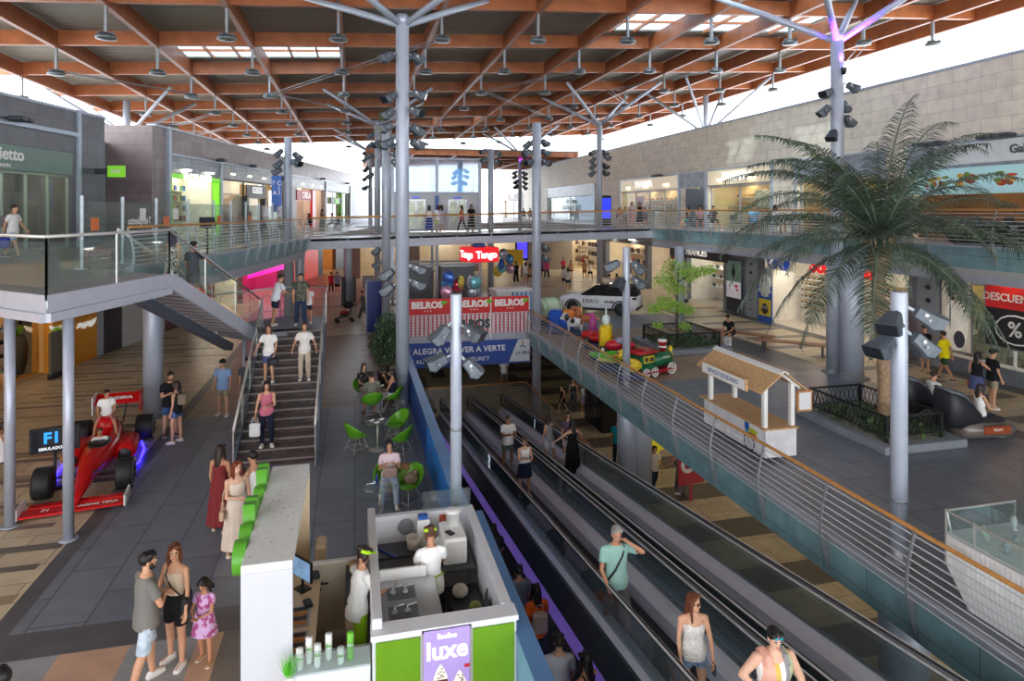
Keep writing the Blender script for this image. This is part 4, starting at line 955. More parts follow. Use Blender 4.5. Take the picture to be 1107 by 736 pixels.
    for sd in (-1, 1):
        s0, el, wr, w_ = arms[sd]
        side = w_.cross(V(0, 1, 0)); side = side.normalized() if side.length > .3 else V(1, 0, 0)
        pn = side.cross(w_).normalized()        # palm faces across the body
        ax, nrm = pn, side*(-sd if side.x > 0 else sd)
        base = wr+w_*.085
        for i, (o_, L) in enumerate(((-.026, .064), (-.009, .074), (.009, .070), (.026, .055))):
            b0 = base+ax*o_; c1 = b0+(w_*.92+nrm*.30).normalized()*L*.5; c2 = c1+(w_*.62+nrm*.75).normalized()*L*.32; c3 = c2+(w_*.2+nrm*.95).normalized()*L*.26
            X.tube([b0-w_*.02, c1, c2, c3], [fr, fr*.95, fr*.85, fr*.6], 6, 0)
        b0 = wr+w_*.03+ax*.024; X.tube([b0, b0+(w_*.6+ax*.75).normalized()*.034, b0+(w_*.9+ax*.55+nrm*.3).normalized()*.062], [fr*1.15, fr*1.05, fr*.7], 6, 0)
    _pend.append((body, B, vox, [skm, M('eye_white', (236, 234, 230), .3, 0, 0), M('eye_dark', (40, 28, 24), .4, 0, 0), M('lips', (176, 92, 84), .5, 0, 0)], X, 5))
    def child_mesh(name, mb, mat, v=None, sm=4, label=None):
        o = bpy.data.objects.new(name, bpy.data.meshes.new(name)); COL.objects.link(o); o.parent = body
        _pend.append((o, mb, v or vox*1.15, [mat], None, sm)); return o
    def cloth(c):
        if isinstance(c, str): return PATS(c)
        return M('cloth_%d_%d_%d' % tuple(c), c, .85, 0, .07, 6, spec=.2)
    # --- top
    kind = top[0]
    if kind:
        mb = MB(S); long_ = kind in ('dress', 'maxi', 'mini')
        neck = {'tee': .515, 'polo': .53, 'long': .52, 'tank': .455, 'strap': .40, 'dress': .43, 'maxi': .41, 'mini': .50, 'crop': .42, 'shirt': .53, 'tube': .38}[kind]
        hem = {'crop': .10, 'tube': .04, 'tank': -.10, 'strap': -.10}.get(kind, -.13)
        if p.get('sit'): hem = max(hem, -.06)
        torso(mb, hem if not long_ else -.02, neck, g, flare=.03 if not fem else .012)
        if kind in ('tee', 'polo', 'shirt', 'long', 'mini', 'tank', 'strap', 'dress', 'maxi', 'crop'):
            for sd in (-1, 1):
                s0, el, wr, w_ = arms[sd]; q = 1+(fat-1)*1.1
                if kind in ('tee', 'polo', 'shirt', 'long', 'mini'):
                    limb(mb, tp((sd*.07, 0, .462)), s0, .052+g, ar[0]*1.12*q+g); e = s0.lerp(el, {'mini': .5, 'long': 1}.get(kind, .62))
                    mb.tube([s0, e], [ar[0]*1.05*q+g*1.3, ar[1]*q*1.15+g*(2.0 if kind != 'long' else 1.2)], 14)
                    if kind == 'long': limb(mb, el, wr.lerp(el, .1), ar[1]*q+g*1.2, ar[3]+g*1.2)
                elif kind in ('tank', 'dress', 'crop'):
                    w0 = .02 if kind == 'tank' else .012
                    mb.tube([tp((sd*.095*fw, .10*fat, neck-.03)), tp((sd*.095*fw, .06*fat, .485)), tp((sd*.095*fw, -.03, .505)), tp((sd*.09*fw, -.095*fat, neck-.03))], max(w0*fat**3, vox*.9), 8)
                else:
                    mb.tube([tp((sd*.09, .108*fat, neck-.02)), tp((sd*.09, .055, .49)), tp((sd*.09, -.03, .50)), tp((sd*.08, -.1*fat, neck-.02))], max(.008, vox*.8), 8)
        if long_:
            L = {'dress': .48, 'maxi': .80, 'mini': .34}[kind]
            mid = (legs[-1][1]+legs[1][1])/2; rs = []
            for i in range(7):
                f = i/6; z = pz+.18-(.18+L)*f; rx = (.135 if i == 0 else .165+.10*f*(1.0 if kind != 'mini' else .9)); ry = rx*.82
                rs.append([V(math.cos(2*PI*j/28)*(rx*(1+(.07*f if j % 2 else -.03*f)))*fat+g*math.cos(2*PI*j/28), math.sin(2*PI*j/28)*(ry*(1+(.07*f if j % 2 else -.03*f)))*fat+mid.y*.6*f, z) for j in range(28)])
            mb.loft(rs[::-1])
        child_mesh({'maxi': 'dress', 'dress': 'dress', 'mini': 'dress', 'tank': 'tank_top', 'strap': 'camisole', 'crop': 'crop_top', 'polo': 'polo_shirt', 'tee': 't_shirt', 'long': 'long_sleeved_top', 'shirt': 'shirt', 'tube': 'strapless_top'}[kind], mb, cloth(top[1]))
    # --- bottoms
    kind = bot[0] if bot else None
    if kind:
        mb = MB(S); gg = g*1.05
        torso(mb, -.12, .10 if fem else .07, gg*.9)
        if kind in ('shorts', 'hot', 'trousers', 'leggings', 'bermuda'):
            for sd in (-1, 1):
                hip, kn, an = legs[sd]; q = 1+(fat-1)*.7
                if kind in ('shorts', 'hot', 'bermuda'):
                    f = {'shorts': .74, 'hot': .42, 'bermuda': .95}[kind]; e = hip.lerp(kn, f)
                    mb.tube([hip+(hip-kn).normalized()*.04, e], [lr[0]*q+gg, lr[0]*q*(1-.3*f)+gg*2.0], 16)
                else:
                    w_ = 1 if kind == 'leggings' else 1.8
                    limb(mb, hip, kn, lr[0]*q+gg, lr[1]*q+gg*w_); mb.tube([kn+(kn-an).normalized()*.02, kn.lerp(an, .4), an+(an-kn)*.02], [lr[1]*q+gg*w_, lr[2]*q+gg*w_, lr[3]+gg*w_*1.1], 14)
        else:
            L = {'skirt': .36, 'midi': .66}[kind]; rs = []
            mid = (legs[-1][1]+legs[1][1])/2
            for i in range(5):
                f = i/4; rx = .168+.06*f
                rs.append([V(math.cos(2*PI*j/24)*(rx*fat+gg), math.sin(2*PI*j/24)*(rx*.82*fat+gg)+mid.y*.5*f, pz+.06-(.06+L)*f) for j in range(24)])
            mb.loft(rs[::-1])
        child_mesh({'hot': 'shorts', 'bermuda': 'shorts', 'midi': 'skirt'}.get(kind, kind), mb, cloth(bot[1]))
    # --- shoes
    sm = M('shoe_%d_%d_%d' % tuple(shoe), shoe, .5, 0, .05)
    for sd in (-1, 1):
        hip, kn, an = legs[sd]; d = (an-kn).normalized()
        fwd = V(sd*.18, 1, 0).normalized() if d.z < -.72 else V(0, -d.z, d.y).normalized()
        up = fwd.cross(V(1, 0, 0)).normalized()*-1
        up = up if up.z > 0 else -up
        rt = fwd.cross(up).normalized(); c = an-up*.045
        mb = MB(S); rs = []
        for y, w_, hgt in ((-.075, .022, .06), (-.06, .036, .075), (0, .042, .085), (.06, .044, .065), (.11, .047, .052), (.145, .041, .046), (.163, .026, .034)):
            rs.append([c+fwd*y+rt*(a*w_)+up*(-.036+b*hgt) for a, b in ((-.8, 0), (.8, 0), (1, .2), (.9, .7), (.45, 1), (-.45, 1), (-.9, .7), (-1, .2))])
        mb.loft(rs)
        if sole: 
            vs = [[c+fwd*y+rt*(a*w_*1.08)+up*b for a, b in ((-1, -.044), (1, -.044), (1, -.022), (-1, -.022))] for y, w_ in ((-.08, .03), (0, .043), (.1, .05), (.15, .042), (.168, .02))]
            mb.loft(vs, 1, smooth=False)
        o = mb.build('shoe', [sm, M('sole_white', (224, 222, 216), .6, 0, .04)], body)
    # --- hair
    hk, hcol = hair if hair else (None, None)
    if hk:
        hm = M('hair_'+hcol, HAIRC[hcol], .5, 0, .25, 30, spec=.4); mb = MB(S)
        if hk != 'shaved':
            mb.add(*_ell((0, -.022, .042), (.086, .098, .094)), mx=Hm)
            for sd in (-1, 1): mb.add(*_ell((sd*.05, .035, .085), (.042, .05, .034)), mx=Hm)
        else: mb.add(*_ell((0, -.012, .034), (.079, .096, .092)), mx=Hm)
        if hk in ('long', 'long2', 'pony', 'bun', 'bob'):
            for sd in (-1, 1): mb.add(*_ell((sd*.068, -.01, -.01), (.024, .05, .07)), mx=Hm)
            if hk in ('long', 'long2', 'bob'):
                L = {'long': -.26, 'long2': -.34, 'bob': -.12}[hk]
                mb.loft([[Hm @ V(math.cos(2*PI*j/14)*a, y+math.sin(2*PI*j/14)*b, z) for j in range(14)] for z, a, b, y in ((L, .04, .018, -.115), (L*.6, .082, .032, -.105), (-.05, .088, .05, -.07), (.05, .08, .075, -.04))])
                for sd in (-1, 1): mb.tube([Hm @ V(sd*.074, .02, .03), Hm @ V(sd*.086, .01, -.08), Hm @ V(sd*.08, .03, L*.75)], [.026, .028, .014], 8)
            if hk == 'pony': mb.tube([Hm @ V(0, -.11, .06), Hm @ V(0, -.15, .0), Hm @ V(0, -.14, -.14)], [.03, .036, .012], 8)
            if hk == 'bun': mb.add(*_ell((0, -.11, .08), (.045, .045, .045)), mx=Hm)
        child_mesh('hair', mb, hm, vox*.9, 3)
    ex = extra or {}
    if 'beard' in ex:
        mb = MB(S); mb.add(*_ell((0, .045, -.085), (.05, .046, .034)), mx=Hm)
        for sd in (-1, 1): mb.add(*_ell((sd*.055, .03, -.055), (.016, .032, .045)), mx=Hm)
        child_mesh('beard', mb, M('hair_black', HAIRC['black'], .5, 0, .25, 30), vox*.8, 2)
    if 'cap' in ex or 'visor' in ex:
        c = ex.get('cap') or ex.get('visor'); mb = MB(S @ Hm)
        if 'cap' in ex: mb.ell((0, -.012, .05), (.092, .108, .088), 0, 16, 8)
        else: mb.lathe([(.088, .035), (.095, .04), (.094, .078), (.088, .08)], 20, (0, -.01, 0), 0, Matrix.Diagonal((1, 1.12, 1, 1)))
        mb.add(*_ell((0, .115, .052), (.07, .075, .01)), 0, True); mb.build('cap' if 'cap' in ex else 'visor', cloth(c), body)
    if 'glasses' in ex:
        mb = MB(S @ Hm); up = .075 if ex['glasses'] == 'up' else .006; yy = .088 if up < .05 else .082
        for sd in (-1, 1):
            mb.add(*_ell((sd*.032, yy+.006, up), (.027, .008, .02)), 0, True); mb.tube([(sd*.058, yy-.005, up), (sd*.088, 0, up-.005)], .004, 5, 1)
        mb.tube([(-.008, yy+.01, up+.006), (.008, yy+.01, up+.006)], .004, 5, 1); mb.build('sunglasses', [M('lens_%s' % ex.get('lens', 'dark'), (60, 170, 190) if ex.get('lens') else (26, 26, 30), .12, .3, .3, 30), BLACK], body)
    if 'scarf' in ex:
        mb = MB(S); mb.add(*_ell((0, -.018, .025), (.094, .112, .115)), mx=Hm); limb(mb, hc0+V(0, -.02, -.06), tp((0, 0, .46)), .075, .13); child_mesh('headscarf', mb, cloth(ex['scarf']), None, 4)
    if 'apron' in ex:
        mb = MB(S); rs = []
        for z, w_ in ((-.55, .15), (-.2, .17), (.12, .15)): rs.append([Tl @ V(a*w_, (.135+.02*abs(z))*fat-(abs(a)**2)*.05+t_, z) for a, t_ in ((-1, 0), (0, 0), (1, 0), (1, .012), (0, .012), (-1, .012))])
        mb.loft(rs, smooth=False); mb.tube([Tl @ V(-.15, .1, .12), Tl @ V(-.17, -.06, .13), Tl @ V(0, -.15, .12), Tl @ V(.17, -.06, .13), Tl @ V(.15, .1, .12)], .012, 6)
        for sd in (-1, 1): mb.tube([Tl @ V(sd*.02, -.152, .12), Tl @ V(sd*.05, -.17, -.1), Tl @ V(sd*.04, -.16, -.3)], [.012, .014, .01], 6)
        mb.build('apron', cloth(ex['apron']), body)
    Mw = Matrix.Translation(pos) @ Matrix.Rotation(rz, 4, 'Z') @ S
    return dict(o=body, hand={sd: Mw @ (arms[sd][2]+arms[sd][3]*.09) for sd in arms}, sh={sd: Mw @ arms[sd][0] for sd in arms}, pel=Mw @ pel, T=Mw @ Tl, Mw=Mw, s=s)
def _ell(c, r, n=14, k=9):
    m = MB(); m.ell(c, r, 0, n, k); return m.v, m.f
_P = {}
def PATS(name):
    if name in _P: return _P[name]
    spec = {'floral_lilac': ((206, 168, 214), (168, 74, 130), 14, .53), 'mono_print': ((30, 30, 34), (214, 212, 208), 22, .5), 'camo': ((66, 72, 60), (104, 106, 92), 10, .5), 'grey_print': ((120, 120, 124), (70, 70, 76), 24, .55), 'lace_white': ((234, 230, 224), (200, 194, 188), 60, .5), 'black_floral': ((34, 32, 34), (170, 150, 140), 18, .62),
            'blue_pattern': ((52, 62, 110), (100, 108, 150), 20, .55), 'grey_marl': ((126, 126, 126), (108, 108, 110), 40, .5), 'bands': ((1, 1, 1), (2, 2, 2), 1, .5), 'denim': ((104, 128, 156), (138, 160, 184), 12, .5), 'light_denim': ((168, 188, 206), (196, 210, 222), 12, .5)}[name]
    m = bpy.data.materials.new('cloth_'+name); m.use_nodes = True; nt = m.node_tree; b = nt.nodes['Principled BSDF']; b.inputs['Roughness'].default_value = .85
    tc = nd(nt, 'ShaderNodeTexCoord'); nz = nd(nt, 'ShaderNodeTexNoise', i_Scale=float(spec[2]), i_Detail=2.0); nt.links.new(tc.outputs['Object'], nz.inputs['Vector'])
    r = nd(nt, 'ShaderNodeValToRGB'); r.color_ramp.elements[0].position = spec[3]-.03; r.color_ramp.elements[1].position = spec[3]+.03
    r.color_ramp.elements[0].color = rgb(spec[0]); r.color_ramp.elements[1].color = rgb(spec[1]); nt.links.new(nz.outputs['Fac'], r.inputs[0]); nt.links.new(r.outputs[0], b.inputs['Base Color'])
    if name == 'bands':
        r.color_ramp.interpolation = 'CONSTANT'; sp = nd(nt, 'ShaderNodeSeparateXYZ'); mr = nd(nt, 'ShaderNodeMapRange'); mr.inputs[1].default_value = -.22; mr.inputs[2].default_value = .22
        nt.links.new(tc.outputs['Object'], sp.inputs[0]); nt.links.new(sp.outputs[0], mr.inputs[0]); nt.links.new(mr.outputs[0], r.inputs[0]); e = r.color_ramp.elements; e[0].position = 0; e[1].position = .22
        e[0].color, e[1].color = rgb((190, 206, 150)), rgb((150, 148, 150))
        for p_, c in ((.36, (240, 238, 234)), (.5, (222, 188, 90)), (.62, (238, 178, 158)), (.9, (238, 236, 232))): e.new(p_).color = rgb(c)
    _P[name] = m; return m
def close_surfaces():
    """fuse every body / garment into one closed skin"""
    tmp = []
    for (o, mb, vox, mats, X, sm) in _pend:
        me = bpy.data.meshes.new('raw'); me.from_pydata(mb.v, [], mb.f); t = bpy.data.objects.new('raw', me); COL.objects.link(t)
        m = t.modifiers.new('r', 'REMESH'); m.mode = 'VOXEL'; m.voxel_size = vox; m.adaptivity = 0
        m = t.modifiers.new('s', 'SMOOTH'); m.factor = .5; m.iterations = sm; tmp.append(t)
    dg = bpy.context.evaluated_depsgraph_get()
    for t, (o, mb, vox, mats, X, sm) in zip(tmp, _pend):
        me = bpy.data.meshes.new_from_object(t.evaluated_get(dg)); me.materials.clear()
        if X is not None:
            bm = bmesh.new(); bm.from_mesh(me)
            for f in bm.faces: f.material_index = 0
            vs = [bm.verts.new(v) for v in X.v]
            for f, mi in zip(X.f, X.m):
                try: q = bm.faces.new([vs[i] for i in f]); q.material_index = mi
                except ValueError: pass
            bm.to_mesh(me); bm.free()
        for m in mats: me.materials.append(m)
        me.polygons.foreach_set('use_smooth', [True]*len(me.polygons)); me.name = o.name
        o.data = me
    for t in tmp:
        me = t.data; bpy.data.objects.remove(t); bpy.data.meshes.remove(me)
    _pend.clear()
# ================================================================ who stands where
def SL(u, v, f):
    z = 0.0
    for _ in range(80): p = P(u, v, z); z += .4*(f(p.x, p.y)-z)
    return P(u, v, z)
def stairp(u, v):
    p = SL(u, v, lambda X, Y: min(max((Y-17)/4.9*2.5+.08, 0), 2.5)); i = max(0, min(15, int((p.y-17.0)/(4.9/16)))); return V(p.x, 17.0+i*4.9/16+.16, (i+1)*2.5/16)
fw_ = lambda X, Y: zA(Y)
G = gz
W_, LG, NV, BK, KH = (234, 234, 232), (190, 192, 196), (34, 40, 62), (30, 30, 34), (150, 140, 116)
HB = {}
def pp(key, label, u, v, z, head, h, sex, pose, skin, hair, top, bot, shoe=(226, 226, 224), **k):
    pos = SL(u, v, z) if callable(z) else (z if isinstance(z, Vector) else P(u, v, z))
    HB[key] = person(label, pos, head, h, sex, pose, skin, hair, top, bot, shoe, **k)
# family at the bottom left
pp('dad', 'bearded man in grey t-shirt and light denim shorts, arms folded, beside the family', 158, 742, 0, -55, 1.79, 'm', 'cross', 'm', ('short', 'black'), ('tee', (122, 120, 116)), ('bermuda', 'light_denim'), extra={'beard': 1, 'glasses': 'up'}, hy=-12, ovr={'ll': (14, 5, 10), 'rl': (-12, 4, 8)})
pp('mum', 'auburn haired woman in beige crop top and black shorts between man and girl', 190, 717, 0, 150, 1.68, 'f', 'stand', 'm', ('long', 'auburn'), ('crop', (214, 192, 170)), ('shorts', (28, 28, 32)), hy=38, hp=4, ovr={'ra': (8, 16, 22, 14), 'la': (16, 20, 10, 16)})
pp('girl', 'little girl in lilac floral dress looking down beside the woman in black shorts', 221, 716, 0, 160, 1.18, 'f', 'clasp', 't', ('long2', 'black'), ('mini', 'floral_lilac'), None, (176, 140, 92), child=True, hp=18)
pp('cut', 'dark haired person in black top at the bottom left edge of view', 2, 908, 0, 60, 1.72, 'm', 'stand', 'm', ('short', 'black'), ('tee', BK), ('shorts', NV))
# waiting by the white unit
pp('maroon', 'woman with long dark hair in long maroon dress seen from behind', 238, 573, 0, -20, 1.68, 'f', 'stand', 't', ('long2', 'dark'), ('maxi', (126, 48, 52)), None, (196, 150, 110), hy=-8)
pp('white', 'red haired woman in long cream dress with tan shoulder bag', 256, 598, 0, 200, 1.70, 'f', 'stand2', 'f', ('long', 'red'), ('maxi', (226, 210, 194)), None, (220, 200, 176), hy=14, ovr={'ra': (24, 6, 70, -50)})
pp('tankm', 'dark haired man in white sleeveless top beside the red haired woman', 274, 588, 0, 60, 1.76, 'm', 'phone', 'm', ('short', 'black'), ('tank', W_), ('shorts', (222, 210, 206)))
# ground floor, left gallery
pp('blackman', 'man in black t-shirt and denim shorts standing by the thick left column', 184, 471, 0, -150, 1.80, 'm', 'phone', 'm', ('short', 'dark'), ('tee', BK), ('shorts', (66, 92, 130)), (50, 46, 44), extra={'beard': 1})
pp('blackwoman', 'woman in black top and denim shorts with small backpack by the thick left column', 191, 478, 0, 70, 1.66, 'f', 'stand2', 'm', ('long', 'dark'), ('tank', BK), ('hot', (70, 96, 140)), (214, 200, 180))
pp('bluetee', 'young man in dark cap and pale blue t-shirt left of the stairs', 241, 449, 0, 170, 1.74, 'm', 'stand', 'm', ('short', 'dark'), ('tee', (138, 170, 212)), ('shorts', KH), extra={'cap': BK})
pp('greytee', 'man in charcoal t-shirt walking behind the stair rail', 268, 446, 0, 190, 1.78, 'm', 'walk', 'm', ('short', 'dark'), ('tee', (78, 80, 86)), ('shorts', (60, 60, 66)))
pp('edge', 'small girl in white dress at the left edge, behind the steel post', 2, 512, 0, -90, 1.25, 'f', 'reach', 't', ('long', 'dark'), ('dress', (228, 226, 226)), None, child=True)
# on the stairs
pp('st1', 'woman with white top, royal blue shorts and black handbag coming down the stairs', 291, 412, stairp(291, 412), 175, 1.66, 'f', 'stairs', 'm', ('long', 'brown'), ('tee', W_), ('shorts', 'blue_pattern'))
pp('st2', 'woman in white t-shirt and beige trousers coming down the stairs by the rail', 329, 414, stairp(329, 414), 180, 1.68, 'f', 'stairs', 'm', ('pony', 'brown'), ('tee', (226, 224, 218)), ('trousers', (188, 172, 156)), ovr={'la': (26, 26, 20, 14)})
pp('st3', 'woman in pink top and navy trousers with white paper bag low on the stairs', 288, 485, stairp(288, 485), 185, 1.68, 'f', 'stairs', 'm', ('long2', 'dark'), ('tank', (196, 110, 130)), ('leggings', (28, 34, 54)), hp=12, ovr={'ra': (8, 14, 12, 8), 'la': (26, 6, 74, -40)})
pp('ld1', 'man in white shirt and navy shorts leaning on the rail of the stair landing', 298, 352, 2.5, -60, 1.72, 'm', 'lean', 'm', ('short', 'dark'), ('tee', (226, 232, 242)), ('shorts', (44, 50, 66)), hp=10)
pp('ld2', 'man in dark green shirt and jeans stepping onto the stairs from the landing', 325, 351, 2.5, 185, 1.72, 'm', 'stand', 'm', ('short', 'dark'), ('shirt', 'camo'), ('trousers', (48, 62, 92)))
pp('ld3', 'boy in white t-shirt half hidden behind the man in dark green shirt', 333, 349, 2.5, 170, 1.3, 'm', 'stand', 't', ('short', 'black'), ('tee', W_), ('shorts', NV), child=True)
fl = lambda f, q=.5: (A0.lerp(B0, q)).lerp(A1.lerp(B1, q), f)
p1 = fl(11/15+.02, .45); p2 = fl(8/15+.02, .45)
pp('hijab', 'woman in navy headscarf and black-white patterned dress on the upper flight', 0, 0, V(p1.x, p1.y, ZL+(UL-ZL)*11/15), -16, 1.62, 'f', 'walk', 'm', None, ('maxi', 'mono_print'), None, BK, extra={'scarf': (52, 44, 66)})
pp('upm', 'young man in navy top and grey shorts holding the upper stair rail', 0, 0, V(p2.x, p2.y, ZL+(UL-ZL)*8/15), -30, 1.74, 'm', 'rail', 't', ('short', 'black'), ('tee', (36, 40, 58)), ('shorts', (86, 84, 88)))
# left upper floor
pp('pack', 'man in white t-shirt with grey backpack walking on the left upper floor', 14, 279, UL, -100, 1.74, 'm', 'walk', 'm', ('short', 'dark'), ('tee', W_), ('shorts', (176, 196, 222)), (50, 60, 80), group='people upstairs')
pp('tmp1', 'blonde woman in white top seated behind the glass screen upstairs', 57, 262, UL, 60, 1.68, 'f', 'sit', 'f', ('long', 'blonde'), ('tank', W_), ('shorts', NV), group='people upstairs')
pp('tmp2', 'person in black top seated beside the blonde woman upstairs', 78, 261, UL, 40, 1.75, 'm', 'sit', 'm', ('short', 'dark'), ('tee', BK), ('shorts', BK), group='people upstairs')
# patio
pp('pat1', 'woman with brown hair and black floral top at the farther patio table', 0, 0, P(393, 436, 0), 205, 1.66, 'f', 'sit', 'f', ('long', 'brown'), ('tee', 'black_floral'), ('trousers', (180, 176, 170)))
pp('pat2', 'man in olive grey shirt seated back-on at the farther patio table', 0, 0, P(402, 450, 0), 10, 1.76, 'm', 'sit', 'm', ('short', 'dark'), ('tee', (120, 122, 108)), ('shorts', NV), BK)
pp('pat3', 'woman in strapless navy top drinking at the farther patio table', 0, 0, P(424, 444, 0), 75, 1.68, 'f', 'sitdrink', 'm', ('long', 'black'), ('tube', NV), ('trousers', (214, 214, 218)))
pp('pat4', 'woman in pale pink t-shirt and light jeans seated at the nearer patio table', 0, 0, P(421, 541, 0), 178, 1.66, 'f', 'sit', 'm', ('pony', 'black'), ('tee', (232, 212, 218)), ('trousers', (176, 196, 216)), W_, ovr={'la': (34, 10, 98, -24), 'ra': (34, 10, 98, -24)})
# kiosk staff
pp('staff1', 'ice cream seller with lime visor and white shirt working inside the kiosk', 0, 0, V(1.08, 9.35, .02), 5, 1.70, 'f', 'work', 't', ('bun', 'brown'), ('tee', (238, 238, 236)), ('leggings', BK), BK, extra={'visor': (176, 224, 40), 'apron': (150, 206, 30)})
pp('staff2', 'ice cream seller with lime cap and apron behind the kiosk side panel', 0, 0, V(.03, 9.0, .02), -60, 1.72, 'f', 'work', 't', ('bun', 'dark'), ('tee', (236, 236, 234)), ('trousers', (150, 206, 30)), BK, extra={'visor': (176, 224, 40)})
# moving walkway
pp('mw1', 'man in white t-shirt and sage shorts looking down on the nearer moving walkway', 549, 507, fw_, 190, 1.74, 'm', 'phone', 'd', ('shaved', 'dark'), ('tee', W_), ('shorts', (112, 134, 116)))
pp('mw2', 'woman in white lace top and navy skirt on the nearer moving walkway', 567, 536, fw_, 186, 1.64, 'f', 'phone', 'm', ('pony', 'brown'), ('tank', 'lace_white'), ('skirt', (28, 34, 56)), hy=-40)
fwB = lambda X, Y: zA(Y)
pp('mw3', 'woman in grey sleeveless top with long dark hair on the farther moving walkway', 594, 503, fwB, 30, 1.66, 'f', 'reach', 'm', ('long2', 'dark'), ('tank', (132, 130, 130)), ('shorts', (200, 206, 216)), hy=-60)
pp('mw4', 'woman in sunglasses facing the viewer on the farther moving walkway', 614, 500, fwB, 170, 1.66, 'f', 'stand2', 'm', ('long', 'black'), ('tee', (98, 76, 98)), ('shorts', LG), extra={'glasses': 1})
pp('mw5', 'woman in long black dress reaching for the handrail on the farther moving walkway', 619, 514, fwB, 10, 1.70, 'f', 'rail', 'm', ('long2', 'black'), ('maxi', (20, 20, 24)), None, BK, ovr={'la': (30, 44, 10, 40)})
pp('mint', 'grey haired man in mint polo shirt covering his face on the moving walkway', 666, 688, fw_, 176, 1.80, 'm', 'face', 't', ('short', 'grey'), ('polo', (150, 190, 178)), ('bermuda', (104, 100, 100)), (64, 70, 72))
pp('cami', 'long haired woman in white camisole and glasses on the nearer moving walkway', 0, 0, V(4.28, 7.63, zA(7.63)), 168, 1.60, 'f', 'stand', 'm', ('long2', 'auburn'), ('strap', 'lace_white'), ('hot', 'denim'), extra={'glasses': 1}, hy=40, ovr={'la': (14, 12, 40, -8)})
pp('patch', 'woman in peach, yellow and white sleeveless top with mirrored sunglasses on her head', 0, 0, V(4.66, 6.5, zA(6.5)), 172, 1.65, 'f', 'hip', 'f', ('short', 'black'), ('tank', 'bands'), ('shorts', (70, 80, 110)), fat=1.42, extra={'glasses': 'up', 'lens': 1}, hp=14, hy=4)
# lower dark walkway
for i, (Y, X, a, sk, hr, tp_, bt) in enumerate(((12.2, 3.1, 0, 'm', ('short', 'black'), ('tee', (126, 138, 150)), ('shorts', NV)), (11.3, 3.2, 6, 'm', ('long', 'black'), ('tee', (222, 98, 34)), ('trousers', NV)), (9.5, 3.05, -10, 'm', ('short', 'dark'), ('tee', LG), ('shorts', NV)), (8.9, 3.3, 30, 't', ('long', 'black'), ('tank', BK), ('shorts', NV)), (14.6, 3.1, 0, 'm', ('long', 'dark'), ('tee', (58, 60, 70)), ('trousers', NV)))):
    lab = ['person in grey blue t-shirt ahead of the orange top, lower walkway', 'person in orange t-shirt with pale rucksack on the dark lower walkway', 'person in pale grey t-shirt on the dark lower walkway, behind the orange top', 'woman in black top with arm raised, nearest on the dark lower walkway', 'person in dark top farthest along the dark lower walkway'][i]
    pp('lw%d' % i, lab, 0, 0, V(X, Y, zC(Y)), a, 1.7, 'f' if i in (1, 3) else 'm', 'stand2' if i != 3 else 'reach', sk, hr, tp_, bt, group='people on the lower walkway')
# basement
bz = ZB
for k_, lab, u, v, a, h, sx, po, sk, hr, tp_, bt, kw in (
    ('b1', 'man in white t-shirt and grey shorts walking in the basement below the banner', 545, 418, 160, 1.7, 'm', 'walk', 'd', ('short', 'black'), ('tee', W_), ('shorts', (120, 120, 130)), {}),
    ('b2', 'boy all in black walking in the basement below the banner', 577, 417, 140, 1.35, 'm', 'walk2', 'd', ('short', 'black'), ('tee', BK), ('bermuda', BK), {'child': True}),
    ('b3', 'child in black basketball shirt walking along the basement railing', 608, 445, 120, 1.3, 'm', 'walk', 'm', ('short', 'dark'), ('tank', BK), ('shorts', BK), {'child': True}),
    ('b4', 'woman with long black hair and grey trousers beside the basement railing', 620, 446, 150, 1.66, 'f', 'stand', 'm', ('long2', 'black'), ('crop', (60, 62, 66)), ('trousers', (72, 76, 84)), {}),
    ('b5', 'girl in white top and lilac skirt walking behind the basement railing', 632, 445, 150, 1.42, 'f', 'walk', 'm', ('long', 'black'), ('tee', W_), ('skirt', (170, 150, 196)), {'child': True}),
    ('b6', 'person in turquoise t-shirt half hidden by the thick basement columns', 668, 502, -20, 1.75, 'm', 'stand', 't', ('short', 'dark'), ('tee', (28, 140, 160)), ('trousers', NV), {}),
    ('b7', 'woman in pale t-shirt and dark jeans striding beside the thick basement columns', 707, 531, 175, 1.62, 'f', 'walk', 'm', ('bob', 'dark'), ('tee', (206, 202, 188)), ('trousers', (34, 46, 62)), {}),
    ('b8', 'woman in long grey patterned dress bending in the basement under the right slab', 736, 533, 60, 1.62, 'f', 'bend', 'm', ('bun', 'dark'), ('maxi', 'grey_print'), None, {})):
    pp(k_, lab, u, v, bz, a, h, sx, po, sk, hr, tp_, bt, group='people in the basement', **kw)
# right side ground floor
pp('bench', 'man in black t-shirt sitting on the wooden bench with a white carrier bag', 0, 0, P(791, 372, ZR), 110, 1.76, 'm', 'sitlean', 't', ('short', 'black'), ('tee', BK), ('shorts', (60, 58, 60)), BK)
pp('yellow', 'man in bright yellow t-shirt and green shorts walking past the shop windows', 1021, 411, ZR, 15, 1.74, 'm', 'walk', 't', ('short', 'dark'), ('tee', (238, 222, 20)), ('shorts', (40, 74, 50)), (60, 56, 50))
pp('masked', 'person in black top and beige shorts by the red sign behind the floodlight pole', 1000, 403, ZR, 100, 1.72, 'f', 'phone', 'm', ('short', 'dark'), ('tee', BK), ('shorts', (190, 160, 120)), (150, 110, 80))
pp('hug', 'woman in black top and blue skirt holding a phone by the handbag shop', 1056, 440, ZR, -70, 1.66, 'f', 'reach', 'm', ('long', 'black'), ('tank', BK), ('skirt', (78, 86, 126)))
pp('capm', 'man in black cap and khaki shorts beside the woman in blue skirt', 1073, 441, ZR, -110, 1.76, 'm', 'stand', 'm', ('short', 'black'), ('tee', BK), ('shorts', (150, 138, 118)), extra={'cap': BK})
